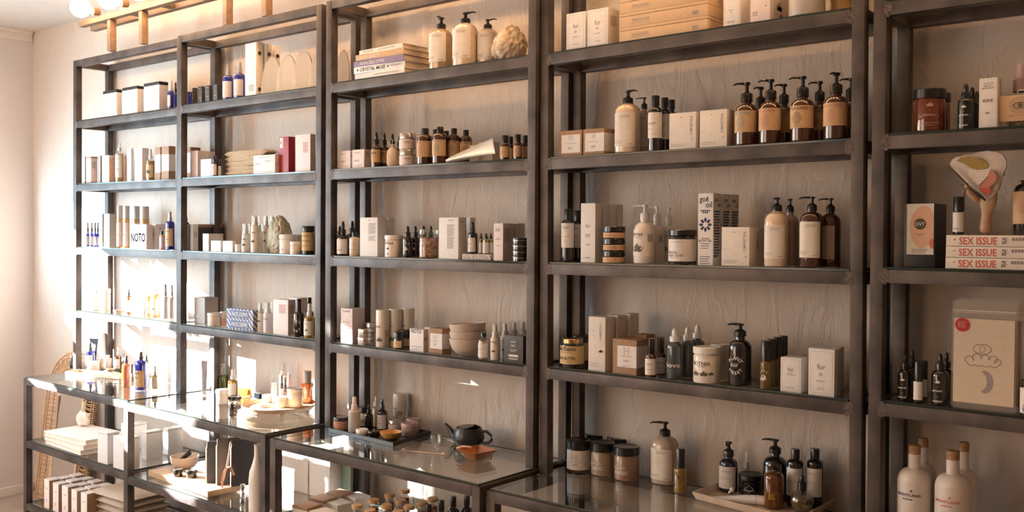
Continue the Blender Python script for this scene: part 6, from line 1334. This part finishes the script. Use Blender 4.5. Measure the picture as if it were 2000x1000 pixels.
# middle shelf of counter 2
zM2 = zs(2, 'M', -2.1)
P0 = onz(289.5, 924, zM2+.022); P1 = onz(405, 968, zM2+.0); 
cB = Vector((P1.x-.01, P1.y, zM2+.0003))
T = thing('cutting_board', 'thick oak board lying on the middle shelf of the second counter', 'board', cB)
A0 = onz(289, 918, zM2+.024); A1 = onz(405, 960, zM2+.024); wv = A1-A0; wv.z = 0; wl = wv.length; an = math.atan2(wv.y, wv.x); T.location = (A0.x, A0.y, zM2+.0003); T.rotation_euler = (0, 0, an)
bm = BM(); box(bm, 0, wl, .001, .145, 0, .0235, .002); link('board_body', bm, OAK, T)
zo = zM2+.0241
P, r, h = place_cyl(2, 'M', 331, 390, 890, pb=919, z=zo); T = thing('wooden_bowl', 'pale turned bowl holding black jars and a black tube on the oak board', 'bowl', P)
bm = BM(); lathe(bm, [(r*.55, 0), (r*.68, h*.06), (r*.92, h*.45), (r, h), (r*.93, h), (r*.84, h*.5), (r*.5, h*.18), (0, h*.14)], 36); link('bowl_body', bm, CERAM, T)
a_ = onz(348, 898, P.z+h*.55); T = thing('squeeze_tube', 'black squeeze tube resting slantwise in the pale bowl', 'tube', P+Vector((-.012, -.002, h*.38))); bm = BM(); rings = []
for i in range(9):
    q = i/8; cx_ = -.022+.085*q; cz_ = .004+.052*q; rings.append([bm.verts.new((cx_-.5*(.009+.004*q)*cos(2*pi*j/12), (.008*(1-q)+.001)*sin(2*pi*j/12), cz_+.85*(.007+.005*q)*cos(2*pi*j/12))) for j in range(12)])
for x, y in zip(rings, rings[1:]):
    for j in range(12): bm.faces.new((x[j], x[(j+1) % 12], y[(j+1) % 12], y[j]))
bm.faces.new(list(reversed(rings[0]))); bm.faces.new(rings[-1]); link('tube_body', bm, BLACKP, T)
P2 = P+Vector((.018, -.004, h*.34)); T = thing('small_jar', 'small black jar sitting inside the pale bowl', 'jar', P2); jar(T, .017, .020, .6, BLACKG, BLACKP)
jr(2, 'M', 338, 357.5, 916, pb=932, z=zo, label='small black jar, left of the two before the pale bowl', body=BLACKG, lid=BLACKP, lf=.7); jr(2, 'M', 363, 385, 917.5, pb=934.5, z=zo, label='small black jar, right of the two before the pale bowl', body=BLACKG, lid=BLACKP, lf=.7)
def slab(pl, pbt, ptop, ln, label, lean_=0):
    A = onz(pl, pbt, zo if pl < 420 else zo); h = zat(ptop, A)-A.z; T = thing('slate_board', label, 'slate board', A+Vector((0, 0, .0006)), radians(68), 'upright slate boards')
    bm = BM(); n = 10; pr = [(0, 0), (ln, 0), (ln, h*.78)] + [(ln-ln*.35*(k/5), h*(.78+.22*sin(pi/2*k/5))) for k in range(1, 6)] + [(0, h)]
    f = [bm.verts.new((x, -.004, z)) for x, z in pr]; k_ = [bm.verts.new((x, .004, z)) for x, z in pr]
    bm.faces.new(f); bm.faces.new(list(reversed(k_)))
    for i in range(len(f)): j = (i+1) % len(f); bm.faces.new((f[i], k_[i], k_[j], f[j]))
    bmesh.ops.bevel(bm, geom=list(bm.edges), offset=.001, segments=2, affect='EDGES'); link('slab_body', bm, SLATE, T)
    bm = BM(); box(bm, -.0035, -.0004, -.0035, .0035, .0, h*.86, .001); link('pale_edge', bm, MARBLE, T)
slab(404, 944, 863, .10, 'upright slate board nearest the pale bowl'); slab(424, 948, 858, .12, 'upright slate board in the middle of the leather-strapped group'); slab(452, 951, 860, .12, 'upright slate board behind the white vase')
A = onz(439, 962, zM2+.001); T = thing('leather_strap', 'forked tan leather strap hanging over the edge of the oak board', 'strap', (A.x, A.y-.012, zM2+.0004))
bm = BM(); h_ = zat(908, A)-A.z
tube(bm, [(0, 0, .004), (.002, -.001, h_*.45), (.012, .004, h_*.8), (.024, .008, h_)], [.013, .012, .009, .008], 8, flat=.25)
tube(bm, [(.022, .007, h_*.97), (.030, .012, h_*1.5), (.034, .016, h_*1.9)], [.008, .007, .008], 8, flat=.3)
tube(bm, [(.024, .008, h_), (.042, .008, h_*.98), (.062, .012, h_*.72)], [.008, .009, .007], 8, flat=.3); link('strap_body', bm, LEATH, T)
P, r, h = place_cyl(2, 'M', 485, 520, 868, pb=1010); T = thing('white_vase', 'tall white ceramic bottle vase beside the right post of the second counter', 'vase', P)
bm = BM(); lathe(bm, [(r*.8, 0), (r*.95, h*.02), (r, h*.1), (r, h*.50), (r*.9, h*.62), (r*.55, h*.74), (r*.36, h*.84), (r*.36, h*.98), (r*.42, h), (r*.3, h), (0, h*.98)], 36); link('vase_body', bm, WPLA, T)
P, r, h = place_cyl(2, 'M', 468, 479.5, 944, pb=985); T = thing('bottle_stopper', 'small chromed stopper standing before the white vase', 'stopper', P)
bm = BM(); lathe(bm, [(r*.85, 0), (r, h*.05), (r*.95, h*.5), (r*.5, h*.58), (r*.5, h*.68), (r*.9, h*.78), (r*.8, h*.95), (r*.4, h), (0, h)], 24); link('stopper_body', bm, mat('chrome', (.7, .7, .72), .08, 1), T)

# ================================================================== counter 3
T, z3, c = plank_tray(3, 'T', ((641, 843), (768, 873), (842, 849), (716, 828)), .014, 'rectangular black lacquer tray crowded with jars on the third counter', TRAYB, name='black_tray', rim=.006)
K3 = dict(u=3, l='T', z=z3)
jr(3, 'T', 651, 680, 814, pb=841, z=z3, label='pink salt jar with black lid at the left end of the black tray', body=PINKSC, lid=BLACKP, lf=.72)
PB(a=680, b=704, t=775, pb=846, label='frosted spray bottle with blush pump at the front left of the black tray', name='spray_bottle', body=FROST, style='spray', capm=PINKW, cr=.50, sh=.56, nk=.65, **K3)
jr(3, 'T', 699, 722, 795, pb=833, z=z3, label='cream jar with black lid and dark letter, behind the frosted spray', body=CREAM, lid=BLACKP, lf=.70, lines=[('O', .2, -.1, .1)], ink=INK)
PB(a=712, b=729, t=790, pb=841, label='black dropper bottle in the middle of the black tray', name='dropper_bottle', body=BLACKG, style='drop', capm=BLACKP, cr=.5, sh=.55, nk=.66, **K3)
PB(a=726, b=742, t=774, pb=835, label='clear bottle with white dropper at the back of the black tray', name='dropper_bottle', body=CLEARG, liq=(.7, CREAML), style='drop', capm=WPLA, cr=.55, sh=.58, nk=.68, **K3)
PB(a=736, b=757, t=779, pb=841, label='dark bottle with navy dropper and white label on the black tray', name='dropper_bottle', body=NAVYG, style='drop', capm=NAVYG, cr=.46, sh=.54, nk=.66, lab=(.05, .50, WLAB), lines=[('=2', .6, -.1), ('-', .5, .3)], ink=INKG, **K3)
P, r, h = place_cyl(3, 'T', 767.5, 793.5, 768, pb=830, z=z3); T = thing('deodorant_tube', 'tall cream cylinder at the back of the black tray', 'tube', P, radians(22))
bm = BM(); lathe(bm, [(r*.93, 0), (r, h*.02), (r, h*.62), (0, h*.62)], 28); B0 = link('tube_body', bm, CPLA, T); bm = BM(); lathe(bm, [(r*1.01, h*.623), (r*1.01, h*.965), (r*.93, h), (0, h)], 28); link('cap', bm, CPLA, T); lettering(B0, [('BOTNIA', .5, .36, -.3), ('#plant', .3, -.1, -.3), ('=7', .3, .2, .2)], r*2.6, h*.6, cyl_map(r*1.001, h*.31), INKO)
jr(3, 'T', 758, 783.5, 820, pb=843, z=z3, label='pale jar with ridged silver lid before the tall cream cylinder', body=CPLA, lid=SILV, lf=.66, lab=(.06, .6, PINKW), lines=[('#ring', .2, 0, -.2)], ink=INKG)
jr(3, 'T', 783, 816.5, 825, pb=853, z=z3, label='cream jar with rose lid, front one at the right of the black tray', body=TAUPE, lid=PINKP, lf=.66, lines=[('PLUM', .3, -.1, -.05)], ink=INKG)
jr(3, 'T', 793.5, 823, 817, pb=845, z=z3, label='cream jar with rose lid, rear one at the right of the black tray', body=TAUPE, lid=PINKP, lf=.76)
jr(3, 'T', 695, 719, 838, pb=852, z=z3, label='low white jar at the front edge of the black tray', lf=.5, body=CPLA)
jr(3, 'T', 717.5, 742.5, 841, pb=854.5, z=z3, label='low black jar between the white jar and the yellow bowl', lf=.6, body=BLACKG, lid=BLACKP)
P, r, h = place_cyl(3, 'T', 741, 785.5, 843, pb=862, z=z3); T = thing('wooden_bowl', 'small yellow wooden bowl at the front corner of the black tray', 'bowl', P); bm = BM(); lathe(bm, [(r*.45, 0), (r*.55, h*.04), (r*.85, h*.55), (r, h), (r*.94, h), (r*.75, h*.5), (r*.4, h*.22), (0, h*.18)], 36); link('bowl_body', bm, YEW, T)
P, r, h = place_cyl(3, 'T', 839, 862.5, 850, pb=882); T = thing('glass_cup', 'tiny footed glass eye cup beside the black teapot', 'glass', P); bm = BM(); lathe(bm, [(r*.62, 0), (r*.66, .0015), (r*.2, h*.14), (r*.18, h*.2), (r*.55, h*.34), (r*.85, h*.6), (r*.95, h), (r*.86, h), (r*.75, h*.6), (r*.4, h*.38), (0, h*.34)], 28); link('cup_body', bm, glassy('cup_glass', (.96, .98, .97), k=2.5), T)
zt3 = zs(3, 'T', -.8)
a_, b_ = onz(801, 880, zt3+.003), onz(868, 887, zt3+.003); T = thing('honey_dipper', 'thin wooden stick lying before the tiny glass cup', 'stick', (a_.x, a_.y, zt3)); bm = BM(); d_ = b_-a_; tube(bm, [(0, 0, .0018), (d_.x*.9, d_.y*.9, .0018), (d_.x*.92, d_.y*.92, .0038), (d_.x, d_.y, .0038)], [.0012, .0016, .0034, .0034], 8); link('stick_body', bm, PALE, T)
# black teapot
P, r, h = place_cyl(3, 'T', 884, 947, 834, pb=874); T = thing('teapot', 'matt black side-lidded teapot at the back of the third counter', 'teapot', P, radians(12))
bm = BM(); n = 40
pr = [(r*.66, 0), (r*.86, h*.10), (r*.98, h*.32), (r, h*.45), (r*.92, h*.75), (r*.80, h*.97), (r*.78, h*1.0)]
lathe(bm, pr+[(r*.73, h*.99), (r*.78, h*.8), (r*.80, h*.3), (0, h*.2)], n); link('teapot_body', bm, DKCER, T)
bm = BM(); R = r*.765                                     # half lid
f, k_ = [], []
for i in range(25):
    a = pi/2+pi*i/24; x, y = R*cos(a), R*sin(a); f.append((x+r*.12, y))
f += [(r*.25, -R*.75), (r*.16, -R*.4), (r*.30, 0), (r*.10, R*.5)]
vt = [bm.verts.new((x, y, h*1.04)) for x, y in f]; vb = [bm.verts.new((x, y, h*.995)) for x, y in f]; bm.faces.new(vt); bm.faces.new(list(reversed(vb)))
for i in range(len(f)): j = (i+1) % len(f); bm.faces.new((vt[i], vb[i], vb[j], vt[j]))
link('half_lid', bm, DKCER, T)
bm = BM(); tube(bm, [(-r*.88, 0, h*.28), (-r*1.15, 0, h*.45), (-r*1.45, 0, h*.80), (-r*1.75, 0, h*1.02)], [r*.30, r*.22, r*.15, r*.10], 14); link('spout', bm, DKCER, T)
bm = BM(); tube(bm, [(r*.86, 0, h*.80), (r*1.25, 0, h*.86), (r*1.62, 0, h*.66), (r*1.66, 0, h*.42), (r*1.45, 0, h*.22), (r*1.05, 0, h*.16), (r*.92, 0, h*.22)], [r*.12, r*.11, r*.10, r*.10, r*.11, r*.12, r*.12], 12, flat=.8); link('handle', bm, DKCER, T)
# square wooden bowl
A = onz(908, 898, zt3); B0 = onz(944, 899, zt3); wq = .082; Cq = Vector(((A.x+B0.x)/2-.002, A.y+.033, zt3+.0004)); hq = zat(882, Vector((Cq.x, Cq.y-wq*.5, 0)))-zt3
T = thing('square_bowl', 'flared square bowl of orange wood before the black teapot', 'bowl', Cq, radians(-9)); bm = BM()
def sq(bm, w_, z_, dz=0): 
    r_ = w_*.12; o = []
    for cx_, cy_, a0 in ((1, 1, 0), (-1, 1, 90), (-1, -1, 180), (1, -1, 270)):
        for k in range(4): a = radians(a0+k*30); o.append(bm.verts.new((cx_*(w_-r_)+r_*cos(a), cy_*(w_-r_)+r_*sin(a), z_+dz*(1 if k in (1, 2) else .8))))
    return o
R5 = [sq(bm, wq*.26, 0), sq(bm, wq*.34, hq*.12), sq(bm, wq*.56, hq*.92), sq(bm, wq*.585, hq), sq(bm, wq*.555, hq), sq(bm, wq*.50, hq*.80), sq(bm, wq*.30, hq*.28)]
bm.faces.new(list(reversed(R5[0])))
for a, b in zip(R5, R5[1:]):
    for i in range(len(a)): bm.faces.new((a[i], a[(i+1) % len(a)], b[(i+1) % len(a)], b[i]))
bm.faces.new(R5[-1]); link('bowl_body', bm, ORW, T)
T = thing('wooden_scoop', 'small pale wooden scoop handle resting on the square orange bowl', 'scoop', Cq+Vector((-.062, 0, hq*.55))); bm = BM(); tube(bm, [(-.008, -.022, .010), (.010, -.012, hq*.45+.004), (.036, 0, hq*.5+.002)], [.0042, .0035, .003], 8); link('scoop_body', bm, PALE, T)
# middle shelf of counter 3
zM3 = zs(3, 'M', -.9)
for a, b, c, t, y, lb in ((545, 601, 604, 862, .085, 'large white panelled box at the left of the third counter, below the glass'), (604, 644, 650, 878, .085, 'large white panelled box, right of its twin below the third counter glass')):
    bx(3, 'M', a, b, c, t, y, m=WHITE, name='display_box', label=lb, lines=[('V', .07, .18, .05)], ink=INK, dep=.07, flap=False)
bx(3, 'M', 646, 684, 690, 896, .14, m=GBOARD, name='glass_block', cat='glass block', label='green tinted glass block beside the white panelled boxes', dep=.015, flap=False)
def lidbox(px_, py_, w_, d_, h_, rz, m, lidm, name, label, group):
    P = onz(px_, py_, zM3+h_); P.z = zM3; T = thing(name, label, 'box', P, rz, group); bm = BM(); box(bm, -w_/2, w_/2, -d_/2, d_/2, 0, h_*.82, .001); link('box_body', bm, m, T)
    bm = BM(); box(bm, -w_/2-.001, w_/2+.001, -d_/2-.001, d_/2+.001, h_*.825, h_, .0012); link('lid', bm, lidm, T)
for (a, b), q in zip(((600, 985), (631, 971), (664, 961)), ('nearest left', 'middle', 'farthest right')): lidbox(a, b, .078, .07, .062, radians(4), WHITE, KRAFT, 'kraft_lidded_box', f'white box with kraft lid, {q} of the row behind the white cartons', 'kraft lidded boxes')
for (a, b), q in zip(((633, 998), (662, 980), (697, 967)), ('nearest left', 'middle', 'farthest right')): lidbox(a, b, .078, .066, .055, radians(-6), WHITE, WHITE, 'white_lidded_box', f'plain white lidded box, {q} of the row before the kraft lidded boxes', 'white lidded boxes')
cj = ((697.5, 985, 'a'), (730, 974.5, 'b'), (761.5, 964, 'c'), (791, 955.6, 'd'), (722.7, 995, 'e'), (755, 985, 'f'), (782.5, 975.5, 'g'), (778, 997, 'h'), (799, 987, 'i'), (824.5, 980, 'j'), (845.5, 972, 'k'))
cjw = ('leftmost of the second row', 'second of the back row', 'third of the back row', 'last of the back row, beside the tall clear jar', 'leftmost of the front row', 'middle of the second row', 'right of the second row', 'second of the front row', 'third of the front row', 'fourth of the front row', 'rightmost of the front row')
for (a, b, _), q in zip(cj, cjw):
    hj = .095 if _ not in 'eh' else .09; P = onz(a, b, zM3+hj); P.z = zM3
    T = thing('corked_jar', f'small clear jar with cork lid, {q}', 'jar', P, 0, 'cork lidded jars under the third counter'); r = .0185
    bm = BM(); lathe(bm, [(r*.9, 0), (r, .003), (r, hj*.82), (r*.9, hj*.86), (0, hj*.86)], 22); link('jar_body', bm, CLEARG, T)
    bm = BM(); lathe(bm, [(r*.85, .004), (r*.9, .006), (r*.9, hj*.7), (0, hj*.7)], 18); link('jar_contents', bm, PETAL, T)
    bm = BM(); lathe(bm, [(r*1.02, hj*.865), (r*1.04, hj*.99), (r*.98, hj), (0, hj)], 22); link('cork_lid', bm, TANL, T)
P = onz(817, 948, zM3+.13); P.z = zM3; T = thing('tall_jar', 'tall clear lidless jar behind the cork lidded jars', 'jar', P); bm = BM(); lathe(bm, [(.018, 0), (.0195, .003), (.0195, .128), (.018, .13), (.0175, .128), (.0175, .006), (0, .005)], 22); link('jar_body', bm, CLEARG, T)
for (a, b), q in zip(((654, 999), (671, 993), (708, 981)), ('left', 'middle', 'right')):
    hj = .075; P = onz(a, b, zM3+hj); P.z = zM3; P = P + Vector((.0, -.02, 0)); P2 = onz(a, b, zM3+hj); P2.z = zM3
    T = thing('dropper_bottle', f'black dropper top poking up before the white lidded boxes, {q} of three', 'bottle', P2+Vector((.045, -.055, 0)), 0, 'dropper bottles under the third counter'); bottle(T, .0085, .062, .5, .62, BLACKG, .6, style='drop', capm=BLACKP, cr=.6)
for (a, b), q in zip(((837, 991), (862, 983), (885.5, 975.5), (912, 974)), ('leftmost', 'second', 'third', 'rightmost')):
    hj = .115; P = onz(a, b-6, zM3+hj); P.z = zM3
    T = thing('oil_bottle', f'round black tall-capped bottle right of the cork lidded jars, {q} of four', 'bottle', P, 0, 'black bottles under the third counter'); bottle(T, .0205, hj, .52, .70, BLACKG, .5, style='screw', capm=BLACKP, cr=.52)

# ================================================================== counter 4
jr(4, 'T', 1107, 1153.7, 858, pb=923, label='black lidded jar with white H emblem label at the left of the fourth counter', body=AMBER, lid=BLACKP, lf=.72, lab=(.07, .70, WLAB), lines=[('#H', .18, .12, -.05), ('-', .5, -.1), ('=3', .2, -.2)], ink=INKG)
jr(4, 'T', 1142, 1189, 847, pb=905, label='black lidded jar at the back, behind the H emblem jar', body=AMBER, lid=BLACKP, lf=.70)
jr(4, 'T', 1185, 1231, 854, pb=914, label='black lidded jar at the back, behind the brown scrub jar', body=AMBER, lid=BLACKP, lf=.70)
jr(4, 'T', 1153.7, 1200, 863, pb=931, label='olive scrub jar with black lid, middle of the front jars on the fourth counter', body=OLIVEL, lid=BLACKP, lf=.73, lines=[('PALERMO', .5, .02, -.2), ('=5', .5, -.1, -.1)], ink=INKW)
jr(4, 'T', 1199, 1248.5, 871, pb=941, label='brown scrub jar with black lid, right of the front jars on the fourth counter', body=BROWNL, lid=BLACKP, lf=.75, lines=[('PALERMO', .5, .02, -.2), ('=5', .55, -.1, -.1)], ink=INKW)
fpump(4, 'T', 1272.4, 1324, 823.7, None, 'taupe pump bottle with cream label on the fourth counter', TAUPE, -75, .62, .77, fa=5, lab=(.08, .58, CREAM), pb=948)
PB(4, 'T', 1316, 1341, 875.6, 964.5, label='slim roller of golden oil with black emblem before the taupe pump', name='roller_bottle', body=OILY, style='screw', capm=BLACKP, cr=.70, sh=.54, nk=.57, lines=[('#disc', .62, .05)], ink=INK, fa=-10)
T, z4, c = plank_tray(4, 'T', ((1350, 975), (1560, 1030), (1640, 985), (1420, 948)), .020, 'travertine dish with slanted sides holding bottles on the fourth counter', MARBLE, name='stone_tray', rim=.007, th=.005, flare=.07)
K4 = dict(u=4, l='T', z=z4)
PB(a=1404, b=1441, t=862, pb=963, label='navy pump bottle with white label at the left of the travertine dish', name='pump_bottle', body=NAVYG, style='pump', capm=BLACKP, cr=.56, nr=.45, sh=.53, nk=.70, lab=(.08, .52, WLAB), lines=[('=2', .4, .3, .1), ('-', .6, .0), ('-', .4, -.06), ('-', .2, -.35)], ink=INKG, spout=15, fa=0, **K4)
PB(a=1445, b=1474, t=879, pb=955, label='clear bottle with white mist cap behind the wide black jar', name='spray_bottle', body=CLEARG, style='spray', capm=WPLA, cr=.55, sh=.30, nk=.52, **K4)
jr(4, 'T', 1442, 1490, 925, pb=970, z=z4, label='wide glossy black jar on the travertine dish', body=BLACKG, lid=BLACKP, lf=.74, lines=[('#dia', .3, 0), ('=2', .4, -.1)], ink=INKW)
PB(a=1489, b=1537, t=857.6, pb=984, label='tall black pump bottle in the middle of the travertine dish', name='pump_bottle', body=BLACKG, style='pump', capm=BLACKP, cr=.50, nr=.40, sh=.58, nk=.77, spout=-85, fa=0, **K4)
PB(a=1491, b=1531, t=918, pb=996, label='amber domed bottle in front of the tall black pump', body=AMBERL, style='screw', capm=AMBERL, cr=.2, nr=.18, sh=.80, nk=.985, lines=[('|PLANT', .3, -.1, .2, .6), ('=6', .3, .0, .1)], ink=INKM, fa=0, **K4)
for a, b, t, pb_, q in ((1536, 1568.5, 876.5, 992, 'left'), (1574, 1607.5, 876, 994, 'right')):
    PB(a=a, b=b, t=t, pb=pb_, label=f'tall dark white-labelled bottle, {q} of the two in the travertine dish', group='tall dark bottles on the travertine dish', name='oil_bottle', body=BLACKG, style='screw', capm=BLACKP, cr=.54, sh=.74, nk=.83, lab=(.20, .68, WLAB), lines=[('=2', .5, .35, .1, .5), ('-', .6, .0, -.1), ('-', .3, -.3)], ink=INKG, fa=0, **K4)
P, r, h = place_cyl(4, 'T', 1541.6, 1590, 928, pb=1006, z=z4); T = thing('globe_bottle', 'round golden oil globe bottle with black dropper at the front of the travertine dish', 'bottle', P)
hb = h*.60; bm = BM(); lathe(bm, [(r*.5, 0)]+[(r*sin(a), hb*.5-hb*.5*cos(a)) for a in [radians(32+12*k) for k in range(11)]]+[(r*.3, hb*.99), (r*.3, hb*1.05), (0, hb*1.05)], 36); link('bottle_body', bm, CLEARG, T)
bm = BM(); lathe(bm, [(r*.45, .002)]+[(r*.93*sin(a), hb*.5-hb*.47*cos(a)) for a in [radians(34+10*k) for k in range(9)]]+[(0, hb*.78)], 32); link('liquid', bm, mat('clear_gold_oil', (.42, .25, .08), .05, coat=1, trans=.75), T)
bm = BM(); lathe(bm, [(r*.36, hb), (r*.36, hb*1.36), (r*.18, hb*1.38), (r*.19, h*.95), (r*.1, h), (0, h)], 20); link('dropper_cap', bm, BLACKP, T)
a_ = onz(1377, 975, z4); b_ = onz(1491, 990, z4); T = thing('squeeze_tube', 'white squeeze tube lying along the front of the travertine dish', 'tube', (a_.x, a_.y+.012, z4)); d_ = Vector((b_.x-a_.x, b_.y-a_.y, 0)); an = math.atan2(d_.y, d_.x); T.rotation_euler = (0, 0, an); L = d_.length; bm = BM(); rings = []
for i in range(11):
    q = i/10; hh = .0012+.0118*min(1, q*1.3); wd = .016-.003*q; rings.append([bm.verts.new((L*.85*q, wd*sin(2*pi*j/18), .0135+hh*cos(2*pi*j/18)-.0135*(1-q)+.0017*(1-q))) for j in range(18)])
for x, y in zip(rings, rings[1:]):
    for j in range(18): bm.faces.new((x[j], x[(j+1) % 18], y[(j+1) % 18], y[j]))
bm.faces.new(list(reversed(rings[0]))); bm.faces.new(rings[-1]); B0 = link('tube_body', bm, WPLA, T)
bm = BM(); lathe(bm, [(.0132, 0), (.0132, L*.14), (.011, L*.15), (0, L*.15)], 22, M=Matrix.Translation((L*.853, 0, .0135)) @ Matrix.Rotation(radians(90), 4, 'Y')); link('cap', bm, PINKW, T)
a_ = onz(1426, 968, z4); T = thing('ball_stopper', 'small chrome fitting with white ball lying behind the white tube', 'stopper', (a_.x, a_.y+.004, z4)); bm = BM(); bmesh.ops.create_uvsphere(bm, u_segments=20, v_segments=12, radius=.0075, matrix=Matrix.Translation((.004, 0, .0165))); link('ball', bm, WPLA, T)
bm = BM(); lathe(bm, [(.004, 0), (.0055, .003), (.0055, .010), (.004, .012), (0, .012)], 16, M=Matrix.Translation((-.002, 0, 0))); link('fitting', bm, SILV, T)
